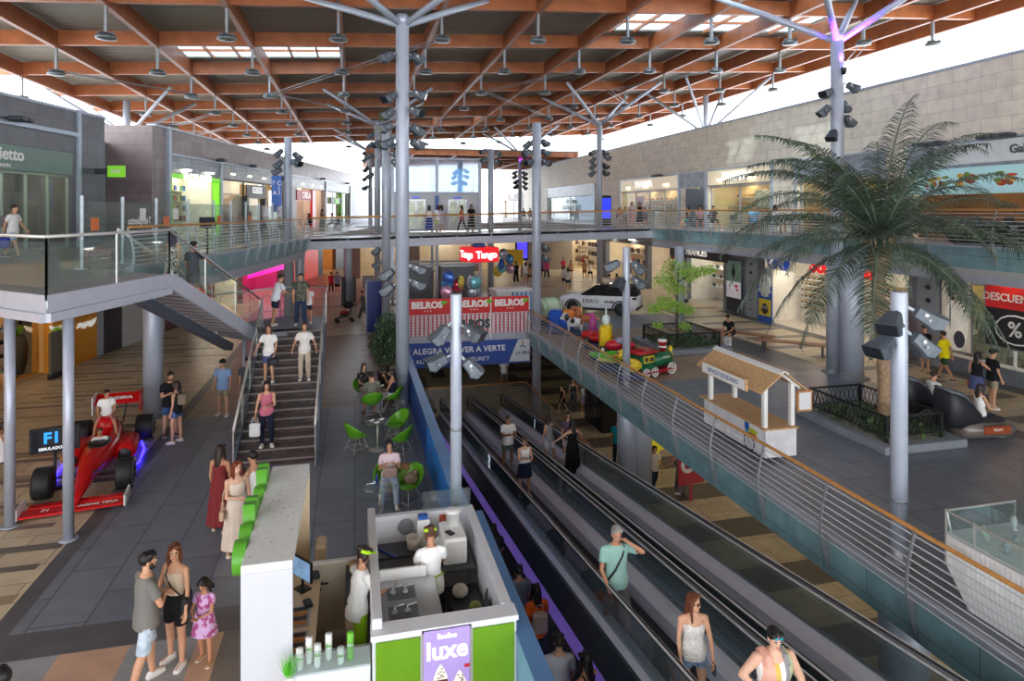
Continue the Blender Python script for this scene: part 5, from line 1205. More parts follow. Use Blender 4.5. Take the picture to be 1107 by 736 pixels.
# right side ground floor, beyond the car
far = [('man in white t-shirt and navy shorts walking past the white car', 659, 325, 0, 1.78, 'm', 'walk', ('tee', W_), ('shorts', NV)), ('child in beige next to the man in white t-shirt', 667, 318, 10, 1.5, 'f', 'walk', ('tee', (186, 160, 130)), ('shorts', KH)),
    ('person in grey top standing beyond the car bonnet', 610, 312, 30, 1.7, 'm', 'stand', ('tee', LG), ('shorts', BK)), ('person in white top standing beyond the car bonnet', 614, 314, -20, 1.68, 'f', 'stand', ('tee', W_), ('shorts', (60, 70, 80))),
    ('woman in pink top in the bright shop entrance', 609, 298, 180, 1.68, 'f', 'walk', ('tee', (224, 70, 120)), ('leggings', BK)), ('woman in peach top in the bright shop entrance', 617, 302, 180, 1.66, 'f', 'stand', ('tank', (222, 170, 130)), ('hot', BK)),
    ('woman in beige standing right in the bright shop entrance', 632, 302, 160, 1.68, 'f', 'stand', ('tee', (200, 160, 120)), ('shorts', (170, 120, 80))), ('woman in white top and black shorts in the bright shop entrance', 638, 303, 180, 1.66, 'f', 'walk2', ('tank', W_), ('shorts', BK)),
    ('person in white among the crowd beyond the candy stall', 568, 306, 0, 1.7, 'f', 'stand', ('tee', W_), ('shorts', LG)), ('man in black among the crowd beyond the candy stall', 558, 306, 20, 1.75, 'm', 'stand', ('tee', BK), ('trousers', BK)),
    ('person in tan among the crowd beyond the candy stall', 573, 307, -30, 1.7, 'f', 'walk', ('tee', (180, 150, 120)), ('shorts', BK)), ('person in lilac walking left of the round column', 586, 300, 180, 1.7, 'f', 'walk', ('tee', (150, 110, 160)), ('shorts', BK)), ('person in magenta walking left of the round column', 591, 301, 180, 1.7, 'm', 'walk2', ('tee', (190, 60, 120)), ('trousers', NV))]
for i, (lab, u, v, a, h, sx, po, tp_, bt) in enumerate(far):
    pp('fr%d' % i, lab, u, v, lambda X, Y: G(X)+.012, a, h, sx, po, 'm', ('long' if sx == 'f' else 'short', 'dark'), tp_, bt, group='people beyond the car')
farl = [('person in red t-shirt strolling away at the far left', 358, 317, 0, 1.68, 'f', 'walk', ('tee', (176, 40, 50)), ('leggings', BK)), ('man in grey shirt strolling away at the far left', 364.5, 318, 0, 1.76, 'm', 'walk2', ('tee', (130, 140, 160)), ('shorts', NV)),
    ('man pushing a pushchair by the blue board', 393, 346, 90, 1.76, 'm', 'push', ('tee', (116, 118, 120)), ('trousers', (90, 92, 96))), ('person in grey walking in the far left passage', 387, 292, 180, 1.72, 'm', 'walk', ('tee', LG), ('trousers', NV)), ('person in black waiting in the far left passage', 382.5, 292, 120, 1.7, 'f', 'stand', ('tee', BK), ('leggings', BK))]
for i, (lab, u, v, a, h, sx, po, tp_, bt) in enumerate(farl):
    pp('fl%d' % i, lab, u, v, .0, a, h, sx, po, 'm', ('short', 'dark'), tp_, bt, group='people at the far left')
# candy stall
for i, (lab, X, Y, a, c, z0) in enumerate((('stall seller in red t-shirt under the rotating sign', 6.6, 31.9, 180, (200, 30, 40), .3), ('stall seller in black beside the balloons', 5.9, 32.2, 150, BK, .3), ('woman in pale pink at the left end of the candy stall', 2.3, 32.0, 150, (226, 180, 190), .1), ('person in black behind the pink top at the candy stall', 2.6, 33.4, 150, BK, .1))):
    pp('cs%d' % i, lab, 0, 0, V(X, Y, gz(X)), a, 1.7, 'f' if i in (0, 2) else 'm', 'phone', 'm', ('long' if i in (0, 2) else 'short', 'dark'), ('tee', c), ('trousers', BK), group='people at the candy stall')
# footbridge and right upper floor
for i, (lab, u, a, sx, po, c, b_) in enumerate((('woman in white top and long blue skirt on the footbridge', 464, -10, 'f', 'stand', ('tank', W_), ('midi', (44, 66, 140))), ('woman in white top and lime shorts on the footbridge', 474, 10, 'f', 'stand2', ('tee', W_), ('shorts', (196, 204, 110))), ('person in lilac beside the two women on the footbridge', 477.5, 20, 'f', 'stand', ('tee', (190, 180, 200)), ('shorts', LG)), ('person in red top by the lift doors', 499.5, 100, 'f', 'walk', ('tank', (200, 40, 44)), ('leggings', (70, 66, 76))), ('person in black dress by the lift doors', 509.5, 190, 'f', 'stand', ('tee', BK), ('midi', BK)))):
    Y = 37.6 if i < 3 else 38.8; X = Xw(u, Y)
    pp('br%d' % i, lab, 0, 0, V(X, Y, zb(X)), a, 1.68, sx, po, 'm', ('long', 'dark'), c, b_, group='people on the footbridge')
up = [('woman in white top and pink skirt standing outside the farther bakery', 683, 19.3, 170, 'f', 'stand', ('tee', (232, 220, 224)), ('midi', (226, 180, 190))), ('person in black dress outside the farther bakery', 691.5, 19.2, 170, 'f', 'stand', ('tank', BK), ('midi', BK)), ('woman in black top seated by the grey door upstairs', 744, 18.9, 80, 'f', 'sit', ('tank', BK), ('shorts', (60, 130, 110))),
    ('person in pink seated at the nearer bakery terrace', 757, 18.7, 150, 'f', 'sit', ('tee', (210, 150, 160)), ('shorts', NV)), ('person in dark top seated at the nearer bakery terrace, left of the palm', 771, 19.0, 190, 'm', 'sit', ('tee', (60, 60, 66)), ('shorts', BK)), ('person in pale blue seated behind the palm fronds upstairs', 815, 18.8, 160, 'm', 'sit', ('tee', (120, 180, 214)), ('shorts', (70, 150, 200))),
    ('person in white seated behind the palm fronds upstairs', 838, 19.1, 200, 'f', 'sit', ('tee', W_), ('shorts', LG)), ('person in peach seated outside the farther bakery', 670, 19.4, 180, 'f', 'sit', ('tee', (220, 160, 140)), ('shorts', W_)), ('person in white seated outside the farther bakery', 676, 19.9, 160, 'm', 'sit', ('tee', (206, 206, 204)), ('shorts', BK)), ('person in violet seated outside the farther bakery', 697, 19.8, 150, 'f', 'sit', ('tee', (150, 130, 180)), ('shorts', BK)),
    ('person in black on the right upper floor by the dark glazing', 566, 18.6, 180, 'm', 'sit', ('tee', BK), ('shorts', BK)), ('person in navy on the right upper floor by the dark glazing', 573, 18.8, 180, 'm', 'sit', ('tee', NV), ('shorts', BK))]
SEATU = []
for i, (lab, u, X, a, sx, po, c, b_) in enumerate(up):
    Y = Yw(u, X); SEATU.append((X, Y, a)) if po == 'sit' else None
    pp('ur%d' % i, lab, 0, 0, V(X, Y, UR), a, 1.70, sx, po, 'm', ('long' if sx == 'f' else 'short', 'dark'), c, b_, group='people on the right upper floor')
ul = [('woman in grey dress standing by the far end of the left railing', 348, 1.2, -30, 'f', 'stand', ('maxi', (120, 116, 122)), None), ('person in pale blue seated outside the far left shops upstairs', 359, 2.4, 100, 'm', 'sit', ('tee', (170, 190, 220)), ('shorts', NV)), ('person in blue seated outside the far left shops upstairs', 367, 2.8, 60, 'm', 'sit', ('tee', (50, 70, 140)), ('shorts', NV)), ('person in black seated outside the red framed shop upstairs', 334, 1.4, 120, 'f', 'sit', ('tee', BK), ('shorts', BK))]
for i, (lab, u, d, a, sx, po, c, b_) in enumerate(ul):
    o = TLm @ V(d+1.6, 0, 0); t_ = on_line(u, o.x, o.y, math.sin(AL), math.cos(AL)); q = TLm @ V(d+1.6, t_, 0)
    pp('ul%d' % i, lab, 0, 0, V(q.x, q.y, UL), a, 1.68, sx, po, 'm', ('long' if sx == 'f' else 'short', 'dark'), c, b_, group='people upstairs on the left')
# ================================================================ ice cream kiosk and its counters
STL = M('stainless_worktop', (176, 178, 180), .3, .7, .06); CREAM = M('cream_laminate', (226, 206, 172), .45, 0, .04)
LIMEP = M('lit_lime_panel', (98, 146, 18), .4, 0, .05, emit=.05); WMET = M('white_metal', (222, 224, 228), .4, .05, .04)
k = thing('kiosk', 'white walled ice cream kiosk with lime panels and violet poster beside the blue parapet', 'kiosk', (.2, 7.8, 0)); o = V(.2, 7.8, 0)
mb = MB(); mb.bb(0, .12, .1, 3.1, 0, 1.42, bev=.01); mb.build('side_wall', WMET, k)
mb = MB(); mb.bb(1.63, 1.75, .23, 3.1, 0, 1.3, bev=.01); mb.bb(1.60, 1.66, .24, 3.0, 1.3, 1.312); mb.build('side_wall', WMET, k)
mb = MB(); mb.bb(.12, 1.63, 2.98, 3.1, 0, 1.3, bev=.01); mb.build('back_wall', WMET, k)
mb = MB(); mb.bb(0, 1.75, -.0, .14, 0, 1.24, 0); mb.bb(-.02, 1.77, -.03, .225, 1.24, 1.302); mb.build('front_wall', WMET, k)
for a, b in ((.04, .56), (1.2, 1.72)): mb = MB(); mb.bb(a, b, -.03, -.001, .1, 1.21, bev=.006); mb.build('lime_panel', LIMEP, k)
ps = MB(); ps.bb(.6, 1.16, -.045, -.001, .05, 1.27, bev=.005); po = ps.build('poster', M('violet_poster', (168, 146, 208), .4, 0, .04, emit=.12), k)
ps = MB(); ps.bb(.58, 1.18, -.03, -.002, .03, 1.28); ps.build('poster_frame', CHROME, k)
WL = M('poster_white', (252, 252, 252), .5, 0, 0, emit=.2)
text('luxe', .30, .006, WL, 'lettering', po, (.88, -.05, 1.02), (PI/2, 0, 0), .008); text('llaollao', .085, .006, WL, 'lettering', po, (.88, -.05, 1.195), (PI/2, 0, 0), .003)
BRN = M('chocolate', (84, 46, 30), .4, 0, .2); CRM = M('whipped_cream', (250, 244, 228), .5, 0, .05)
for cx, cz, q in ((.80, .62, 1.1), (1.03, .54, 1.0)):
    mb = MB(); rows = [(-.12, .062), (-.06, .068), (0, .074), (.05, .078), (.09, .074), (.13, .055), (.17, .038), (.215, .008)]
    for i in range(len(rows)-1):
        z0, r0 = rows[i]; z1, r1 = rows[i+1]
        mb.add([(cx-r0*q, -.048, cz+z0*q), (cx+r0*q, -.048, cz+z0*q), (cx+r1*q, -.048, cz+z1*q), (cx-r1*q, -.048, cz+z1*q)], [(0, 1, 2, 3)], 0 if i in (0, 2) else 1)
    for i in range(9): mb.box((cx+R.uniform(-.04, .04)*q, -.049, cz+R.uniform(.06, .17)*q), (.022, .004, .010), 0)
    mb.build('sundae_picture', [BRN, CRM], po)
mb = MB(); mb.bb(1.09, 1.155, -.05, -.046, .78, .82); mb.build('red_flash', RED, po)
mb = MB(); mb.bb(.14, 1.6, .16, 2.96, .0, .02); mb.build('kiosk_floor', M('kiosk_floor', (96, 92, 90), .5), k)
mb = MB(); mb.bb(.9, 1.7, 3.02, 3.03, 1.3, 1.62); mb.build('glass_screen', GLASS, k)
mb = MB(); mb.bb(.14, .9, .24, 1.4, 1.08, 1.13, 0, bev=.008); mb.bb(.16, .86, .26, 1.38, .05, 1.08, 1); mb.build('counter', [STL, WMET], k)
for y in (.62, 1.06):
    mb = MB(); mb.bb(.2, .62, y-.17, y+.17, 1.131, 1.137, 0); mb.bb(.22, .6, y-.15, y+.15, 1.137, 1.14, 1)
    for x in (.3, .46): mb.cyl((x, y, 1.14), (x, y, 1.24), .014, n=8); mb.cyl((x, y, 1.23), (x+.12, y, 1.25), .016, n=8); mb.lathe([(.04, 1.14), (.04, 1.17), (.02, 1.18)], 10, (x, y, 0))
    mb.build('sauce_well', [STL, M('well_dark', (120, 124, 126), .3, .6)], k)
mb = MB(); mb.bb(.14, .78, 1.42, 1.46, .0, 1.27); mb.build('partition', WHITE, k)
mb = MB(); mb.bb(.95, 1.6, 1.9, 2.94, .84, .88, 0); mb.bb(1.15, 1.6, .5, 1.9, .28, .31, 1); mb.bb(1.15, 1.6, .5, 1.9, .62, .65, 1); mb.bb(.14, .95, 2.5, 2.94, .84, .88, 0); mb.build('shelf', [M('dark_shelf', (66, 66, 70), .4), M('dark_shelf2', (50, 50, 54), .4)], k)
def tbox(name, label, cat, c, d, m, rz=0, bev=.012, group=None):
    mb = MB(); mb.box((0, 0, d[2]/2), d, 0, bev=bev); ob = mb.build(name, m); ob.location = c; ob.rotation_euler = (0, 0, rz); tag(ob, label, cat, group); return ob
def lathe_thing(name, label, cat, c, prof, m, group=None, n=16, rot=None):
    mb = MB(); mb.lathe(prof, n); ob = mb.build(name, m); ob.location = c
    if rot: ob.rotation_euler = rot
    return tag(ob, label, cat, group)
t = thing('dispenser_machine', 'boxy white dispenser machine on the shelf inside the kiosk', 'machine', o+V(1.3, 2.35, .88)); mb = MB(); mb.box((0, 0, .2), (.36, .62, .4), bev=.02); mb.build('body', WHITE, t); mb = MB(); mb.box((0, -.316, .2), (.28, .012, .3)); mb.build('panel', M('warm_grey', (206, 204, 200), .5), t)
mb = MB(); mb.tube([(-.19, -.22, .12), (-.24, -.22, .12), (-.24, -.22, .26), (-.19, -.22, .26)], .012, 6); mb.build('handle', WHITE, t)
tbox('card_reader', 'small black card reader lying on the white machine', 'card reader', o+V(1.24, 2.22, 1.28), (.1, .16, .03), BLACK, .5)
PAIL = [(.10, 0), (.12, .2), (.125, .2), (.125, .23), (.02, .235)]
lathe_thing('pail', 'white lidded pail standing on the white dispenser machine', 'pail', o+V(1.33, 2.52, 1.28), PAIL, WHITE)
lathe_thing('pail', 'white tub on the kiosk shelf left of the dispenser machine', 'pail', o+V(1.03, 2.3, .88), [(.13, 0), (.15, .26), (.14, .26), (.13, .03)], WHITE)
lathe_thing('pail', 'short pale tub at the back of the kiosk by the visor wearer', 'pail', o+V(.72, 2.7, .88), [(.1, 0), (.12, .18), (.11, .18), (.1, .02)], M('pale_tub', (226, 220, 206), .5))
lathe_thing('sieve', 'round grey sieve hung on the kiosk back wall', 'sieve', o+V(.62, 2.965, 1.12), [(.02, 0), (.12, .015), (.13, .03), (.12, .03)], GALV, rot=(PI/2, 0, 0))
tbox('notice', 'white notice sheet with grey print on the kiosk back wall', 'notice', o+V(.3, 2.972, .93), (.36, .006, .3), M('printed_paper', (214, 216, 218), .6, 0, .25, 60), bev=0)
tbox('notice', 'red, yellow and blue leaflet on the kiosk back wall', 'notice', o+V(1.27, 2.972, 1.04), (.2, .006, .2), M('coloured_leaflet', (196, 90, 70), .5, 0, .6, 9), bev=0)
tbox('carton', 'white and blue carton on the kiosk back shelf', 'carton', o+V(.88, 2.8, .88), (.2, .2, .42), WHITE); tbox('small_carton', 'flat blue box on top of the white carton', 'carton', o+V(.88, 2.8, 1.3), (.16, .16, .05), M('lid_blue', (40, 90, 176), .4))
tbox('squeegee', 'long blue handled squeegee leaning in the kiosk corner', 'squeegee', o+V(.3, 2.6, .88), (.03, .42, .03), M('squeegee_blue', (40, 70, 150), .4), .7)
for i, (x, y, z, d, c, lab) in enumerate(((1.35, .75, .31, (.22, .2, .16), (70, 110, 190), 'blue and white pack'), (1.28, 1.05, .31, (.2, .2, .2), (222, 222, 228), 'white sack'), (1.45, 1.3, .31, (.2, .16, .24), (176, 140, 100), 'tan paper bag'), (1.3, 1.6, .65, (.24, .26, .18), (206, 200, 186), 'cream bowl stack'), (1.45, 1.2, .65, (.18, .2, .14), (140, 150, 80), 'olive tub'))):
    mb = MB(); mb.ell((0, 0, d[2]/2), (d[0]/2, d[1]/2, d[2]/2), 0, 10, 7); ob = mb.build('supply_bag', M('supply_%d' % i, c, .6, 0, .25, 8)); ob.location = o+V(x, y, z); tag(ob, '%s on the low dark shelf inside the kiosk' % lab, 'supply bag')
mb = MB(); mb.ell((0, 0, -.3), (.05, .16, .3), 0, 12, 9); mb.tube([(0, -.08, -.05), (0, 0, .1), (0, .08, -.05)], .012, 6); ob = mb.build('rucksack', M('dark_bag', (58, 58, 64), .7)); ob.location = o+V(1.57, .95, 1.0); tag(ob, 'dark grey rucksack hanging on the right kiosk wall', 'rucksack')

# tall white unit with green letters
u = thing('display_unit', 'tall white roofed unit with lime letters along its far edge, left of the kiosk', 'display unit', (-1.0, 8, 0))
mb = MB(); mb.bb(-.28, .29, 0, 3.0, 2.1, 2.2, bev=.006)
for i in range(26): mb.lathe([(.012, 2.2), (.012, 2.203)], 6, (R.uniform(-.25, .26), R.uniform(.1, 2.9), 0), 1)
mb.build('roof_panel', [M('speckled_white', (222, 224, 220), .5, 0, .05, 14), M('spot_grey', (150, 152, 150), .6)], u)
mb = MB(); mb.bb(-.28, .29, 0, .07, 0, 2.1); mb.build('front_panel', M('white_panel', (200, 202, 208), .4, 0, .02), u)
mb = MB(); mb.bb(-.28, .29, 2.93, 3.0, 0, 2.1); mb.build('back_panel', CREAM, u); mb = MB(); mb.bb(-.28, -.22, .07, 2.93, 0, 2.1); mb.build('side_panel', CREAM, u)
text('llaollao', .72, .15, M('lime_letters', (90, 164, 48), .4, 0, .04), 'lettering', u, (-.36, 1.5, 2.1), (PI/2, 0, -PI/2), .03, spacing=1.12, sx=1.0)
mb = MB(); mb.bb(-.2, .52, .1, 2.2, .88, .92, 0, bev=.01); mb.bb(-.18, .46, .12, 2.18, 0, .88, 1); mb.build('worktop', [CREAM, M('cream_front', (214, 196, 164), .5)], u)
for y in (.45, 1.0):
    mb = MB(); mb.bb(.05, .42, y-.22, y+.22, .921, .935, 0)
    for i in range(4): mb.bb(.08, .39, y-.19+i*.1, y-.11+i*.1, .936, .94, 1+i % 2)
    mb.build('topping_tray', [STL, M('topping_honey', (196, 128, 40), .5, 0, .4, 20), M('topping_dark', (70, 48, 36), .5, 0, .4, 20)], u)
t = thing('monitor', 'touch screen monitor on the cream worktop of the white unit', 'monitor', (-.72, 9.65, .92), -.9)
mb = MB(); mb.bb(-.1, .1, -.08, .08, 0, .02); mb.cyl((0, 0, .02), (0, 0, .16), .02); mb.build('stand', BLACK, t)
mb = MB(); mb.box((0, 0, .3), (.44, .04, .3), bev=.01); mb.build('bezel', BLACK, t); mb = MB(); mb.box((0, -.0215, .3), (.4, .004, .26)); mb.build('screen', M('screen_blue', (130, 170, 214), .2, 0, .3, 4, emit=.35), t)
tbox('card_terminal', 'small dark card terminal on the cream worktop', 'card terminal', (-.62, 9.25, .92), (.1, .18, .05), BLACK, .3); tbox('telephone', 'dark desk telephone beside the monitor', 'telephone', (-.6, 9.95, .92), (.18, .2, .06), DARKM, .2)
tbox('stool_back', 'rounded cream chair back behind the white unit', 'chair', (-.52, 10.75, .0), (.16, .4, 1.05), CREAM, 0, .05)
g = thing('gate', 'cream swing gate with black handle between the white unit and the kiosk', 'gate', (-.62, 10.0, 0)); mb = MB(); mb.bb(0, .72, 0, .05, .06, 1.06, 0, bev=.006); mb.build('leaf', M('gate_cream', (206, 196, 178), .5), g)
mb = MB(); mb.bb(-.04, .82, -.01, .06, 1.06, 1.09); mb.build('top_rail', WHITE, g); mb = MB(); mb.tube([(.12, -.02, .8), (.12, -.06, .8), (.24, -.06, .8)], .012, 6); mb.lathe([(.03, 0), (.03, .012)], 10, (.12, -.012, .8), 0, Matrix.Rotation(PI/2, 4, 'X')); mb.lathe([(.022, 0), (.022, .012)], 10, (.12, -.012, .7), 0, Matrix.Rotation(PI/2, 4, 'X')); mb.build('handle', BLACK, g)
c = thing('counter', 'narrow cream cabinet beside the gate, with dark top and straw box', 'counter', (.0, 9.6, 0)); mb = MB(); mb.bb(-.12, .16, -.6, .35, 0, 1.0); mb.build('body', CREAM, c); mb = MB(); mb.bb(-.13, .17, -.61, .36, 1.0, 1.02); mb.build('top', DARKM, c)
tbox('straw_box', 'tan straw box on the narrow cabinet', 'box', (.0, 9.8, 1.02), (.16, .14, .1), M('tan_card', (196, 156, 104), .6))
c = thing('counter', 'white front counter with glass screen holding stacked cups', 'counter', (-.28, 7.9, 0)); mb = MB(); mb.bb(-.42, .46, -.14, .2, 0, 1.0, 0, bev=.01); mb.build('body', WMET, c); mb = MB(); mb.bb(-.42, .46, -.17, -.16, 1.0, 1.26); mb.build('glass_screen', GLASS, c)
CUP = M('paper_cup', (238, 238, 232), .6, 0, .03); CUPG = M('cup_print', (110, 190, 50), .5)
for i, (x, y, h, m_) in enumerate(((-.62, 7.86, .24, CUP), (-.52, 7.95, .30, CUP), (-.42, 7.86, .26, CUP), (-.30, 7.96, .30, CUP), (-.16, 7.86, .18, CUP), (-.05, 7.9, .32, CUPG))):
    t = thing('cup_stack', '%s stack of %s cups on the white front counter' % (ordn(i), 'lime green' if i == 5 else 'white paper'), 'cup', (x, y, 1.0), 0, 'stacked cups on the front counter'); mb = MB()
    n = 5; mb.lathe([q for j in range(n) for q in ((.036+.002*(j % 2), j*h/n), (.042, (j+.9)*h/n))], 14); mb.build('cups', m_, t)
    text('llao', .05, .002, CUPG if i < 5 else WHITE, 'lettering', t, (0, -.044, h*.6), (PI/2, 0, 0), .001)
t = thing('potted_grass', 'tuft of bright artificial grass at the end of the white front counter', 'plant', (-.72, 7.8, 0)); mb = MB(); mb.bb(-.04, .04, -.08, .1, 0, 1.0); mb.build('stand', WHITE, t); mb = MB()
for i in range(70): a = R.uniform(0, 6.3); r_ = R.uniform(0, .06); q = R.uniform(.02, .09); mb.add([(math.cos(a)*r_-.006, math.sin(a)*r_, 1.0), (math.cos(a)*r_+.006, math.sin(a)*r_, 1.0), (math.cos(a)*(r_+q), math.sin(a)*(r_+q), 1.12+R.uniform(0, .12))], [(0, 1, 2)])
mb.build('grass', M('grass_green', (90, 190, 40), .6, 0, .2), t)

# ================================================================ patio furniture
LIME = M('lime_shell', (96, 168, 34), .3, 0, .08, 3)
def shell_chair(label, p, rz):
    t = thing('shell_chair', label, 'chair', p, rz, 'lime shell chairs of the patio')
    mb = MB(); rows = []
    for i in range(9):
        f = i/8; row = []
        for j in range(17):
            a = -PI*.80+1.6*PI*j/16        # open to the front (+y)
            b = a-PI/2
            hx = math.cos(b); hy = math.sin(b); back = (1-hy)/2
            top = .42+.40*back**1.3; z = .42+(top-.42)*f**1.4; r_ = .10+.20*math.sqrt(f)
            row.append((hx*r_*1.1, hy*r_-.02, z))
        rows.append(row)
    inner = [p_ for r_ in rows for p_ in r_]; outr = [(x*1.06, y*1.06, z-.012) for x, y, z in inner]; n = 17
    fs = [[i*n+j, i*n+j+1, (i+1)*n+j+1, (i+1)*n+j] for i in range(8) for j in range(n-1)]; m = len(inner)
    fs += [[m+q for q in f[::-1]] for f in fs]; fs += [[8*n+j, 8*n+j+1, m+8*n+j+1, m+8*n+j] for j in range(n-1)]
    fs += [[i*n, (i+1)*n, m+(i+1)*n, m+i*n] for i in range(8)]+[[i*n+n-1, m+i*n+n-1, m+(i+1)*n+n-1, (i+1)*n+n-1] for i in range(8)]
    mb.add(inner+outr, fs, 0, True); mb.lathe([(.2, .40), (.22, .42), (.2, .44)], 18); mb.build('shell', LIME, t)
    for sx, sy in ((-1, -1), (1, -1), (1, 1), (-1, 1)): mb = MB(); mb.tube([(sx*.12, sy*.1, .41), (sx*.25, sy*.24, 0)], .011, 6); mb.build('leg', CHROME, t)
    mb = MB(); mb.tube([(.2, .19, .12), (.2, -.19, .12), (-.2, -.19, .12), (-.2, .19, .12), (.2, .19, .12)], .007, 5); mb.build('leg_brace', CHROME, t)
for lab, u_, v_, a in (('empty lime shell chair on the stairs side of the nearer patio table', 386, 488, -60), ('empty lime shell chair between the two farther patio tables', 429, 476, 120), ('empty lime shell chair by the blue parapet at the middle patio table', 433, 492, 60), ('lime shell chair holding the woman in the pale pink t-shirt', 421, 541, 178),
        ('lime shell chair holding paper bags beside the woman in pink', 441, 546, 130), ('lime shell chair holding the man in the olive grey shirt', 402, 450, 10), ('lime shell chair holding the woman in the strapless top', 424, 444, 75), ('lime shell chair holding the woman in the floral top', 393, 436, 205)):
    shell_chair(lab, P(u_, v_, 0), math.radians(a))
def glass_table(label, p):
    t = thing('glass_table', label, 'table', p); mb = MB(); mb.lathe([(.33, .73), (.34, .735), (.34, .742), (.33, .745)], 28); mb.build('top', GREENGL, t); mb = MB(); mb.cyl((0, 0, .02), (0, 0, .73), .028); mb.build('pole', CHROME, t); mb = MB(); mb.lathe([(.2, 0), (.2, .012), (.04, .03)], 20); mb.build('base', CHROME, t); return t
T1, T2, T3 = P(408, 486, 0), P(411, 566, 0), P(411, 444, 0)
glass_table('round glass patio table with crumpled napkins, by the empty green chairs', T1); glass_table('round glass patio table in front of the woman in pink', T2); glass_table('round glass patio table amid three seated people', T3)
NAP = M('napkin', (236, 236, 234), .8, 0, .05)
for i, (b, dx, dy) in enumerate(((T1, -.15, .05), (T1, .1, .1), (T1, -.02, -.14), (T3, .05, .1), (T3, -.12, 0))):
    mb = MB(); mb.ell((0, 0, .018), (.07, .05, .018), 0, 8, 5); mb.ell((.04, .02, .03), (.04, .04, .02), 0, 8, 5); ob = mb.build('napkin', NAP); ob.location = b+V(dx, dy, .745); tag(ob, '%s crumpled napkin on the %s glass table' % (ordn(i if i < 3 else i-3), 'empty' if i < 3 else 'farther'), 'napkin', 'crumpled napkins on the patio tables')
lathe_thing('water_bottle', 'blue capped bottle on the glass table before the woman in pink', 'bottle', T2+V(-.06, .16, .745), [(.03, 0), (.032, .14), (.012, .18), (.014, .21)], M('bottle_blue', (40, 60, 140), .3))
mb = MB(); mb.lathe([(.12, 0), (.14, .14), (.13, .3), (.125, .3)], 4); ob = mb.build('paper_bag', M('kraft_paper', (190, 142, 96), .8, 0, .08)); ob.location = P(437, 538, .0)+V(0, 0, .44); ob.rotation_euler = (0, .2, .6); tag(ob, 'brown paper bag standing on a lime shell chair', 'bag')
mb = MB(); mb.ell((0, 0, .1), (.17, .12, .12), 0, 12, 8); mb.ell((.08, .05, .2), (.08, .06, .06), 0, 8, 6); ob = mb.build('rucksack', M('bag_taupe', (150, 128, 110), .8, 0, .3, 9)); ob.location = P(445, 545, 0)+V(0, .05, .44); tag(ob, 'taupe bag piled beside the brown paper bag', 'bag')
mb = MB(); mb.box((0, 0, .1), (.32, .12, .2), bev=.04); ob = mb.build('handbag', M('bag_mauve', (176, 150, 140), .6)); ob.location = HB['pat4']['pel']+V(.0, -.25, .06); tag(ob, 'mauve handbag on the lap of the woman in pink', 'bag')
# potted bush
def foliage(mb, c, rx, rz_, n, sz, mi=0, shape=1.0):
    for i in range(n):
        a, b = R.uniform(0, 2*PI), math.acos(R.uniform(-1, 1)); q = R.random()**.4
        p = V(c[0]+rx*q*math.sin(b)*math.cos(a), c[1]+rx*q*math.sin(b)*math.sin(a), c[2]+rz_*q*math.cos(b))
        d = V(R.gauss(0, 1), R.gauss(0, 1), R.gauss(-.3, .7)).normalized(); e = d.cross(V(R.gauss(0, 1), R.gauss(0, 1), R.gauss(0, 1))).normalized(); L = sz*R.uniform(.7, 1.3)
        mb.add([p, p+d*L*.5+e*L*.24, p+d*L, p+d*L*.5-e*L*.24], [(0, 1, 2, 3)], mi+(i % 2))
p = P(419, 420, 0); t = thing('potted_bush', 'tall dark leaved bush in a charcoal pot at the patio edge', 'plant', p)
mb = MB(); mb.lathe([(.28, 0), (.36, .5), (.37, .62), (.34, .62), (.33, .55)], 24); mb.build('pot', M('charcoal_pot', (58, 58, 62), .6), t); mb = MB()
for i in range(120): a = R.uniform(0, 6.3); r_ = math.sqrt(R.random())*.31; mb.ell((r_*math.cos(a), r_*math.sin(a), .575), (.035, .03, .02), 0, 6, 4)
ob = mb.build('pebbles', M('white_pebble', (206, 202, 194), .7), t); ob['kind'] = 'stuff'
mb = MB(); mb.tube([(0, 0, .5), (.03, 0, 1.2), (-.02, .02, 2)], [.05, .04, .02], 8); mb.tube([(0, 0, .8), (.2, .1, 1.5)], .02, 6); mb.tube([(0, 0, .8), (-.2, -.1, 1.6)], .02, 6); mb.build('stem', M('bark', (92, 74, 58), .8), t)
mb = MB(); foliage(mb, (0, 0, 1.5), .66, .75, 2600, .11); foliage(mb, (.05, 0, 2.15), .5, .6, 1200, .11); mb.build('foliage', [M('leaf_dark', (52, 76, 50), .45, 0, .2), M('leaf_mid', (74, 100, 66), .45, 0, .2)], t)
# ================================================================ racing car
FR = M('racing_red', (204, 20, 22), .25, 0, .04); CARB = M('carbon_black', (26, 27, 30), .35, 0, .15); TYRE = M('tyre_rubber', (24, 24, 26), .6, 0, .1)
t = thing('racing_car', 'red single seater racing car with white wing tips and black tyres', 'racing car', (-6.1, 17.95, 0), math.radians(-171.4))
def sec(y, w, z0, z1, n=12, pw=.8, x=0): return [(x+w*(abs(math.cos(a))**pw)*(1 if math.cos(a) > 0 else -1), y, (z0+z1)/2+(z1-z0)/2*(abs(math.sin(a))**pw)*(1 if math.sin(a) > 0 else -1)) for a in (2*PI*j/n for j in range(n))]
mb = MB(); mb.loft([sec(*q) for q in ((2.75, .06, .16, .26), (2.4, .11, .18, .34), (1.7, .17, .2, .5), (1.0, .27, .16, .62), (.4, .36, .12, .66), (-.3, .38, .12, .66), (-1.0, .34, .12, .7), (-1.7, .22, .15, .6), (-2.25, .12, .2, .45))]); mb.build('body', FR, t)
mb = MB(); mb.loft([sec(*q) for q in ((-.45, .16, .6, .95), (-.6, .19, .6, 1.06), (-1.0, .14, .6, .98), (-1.6, .07, .5, .75), (-2.1, .04, .4, .55))]); mb.build('engine_cover', FR, t)
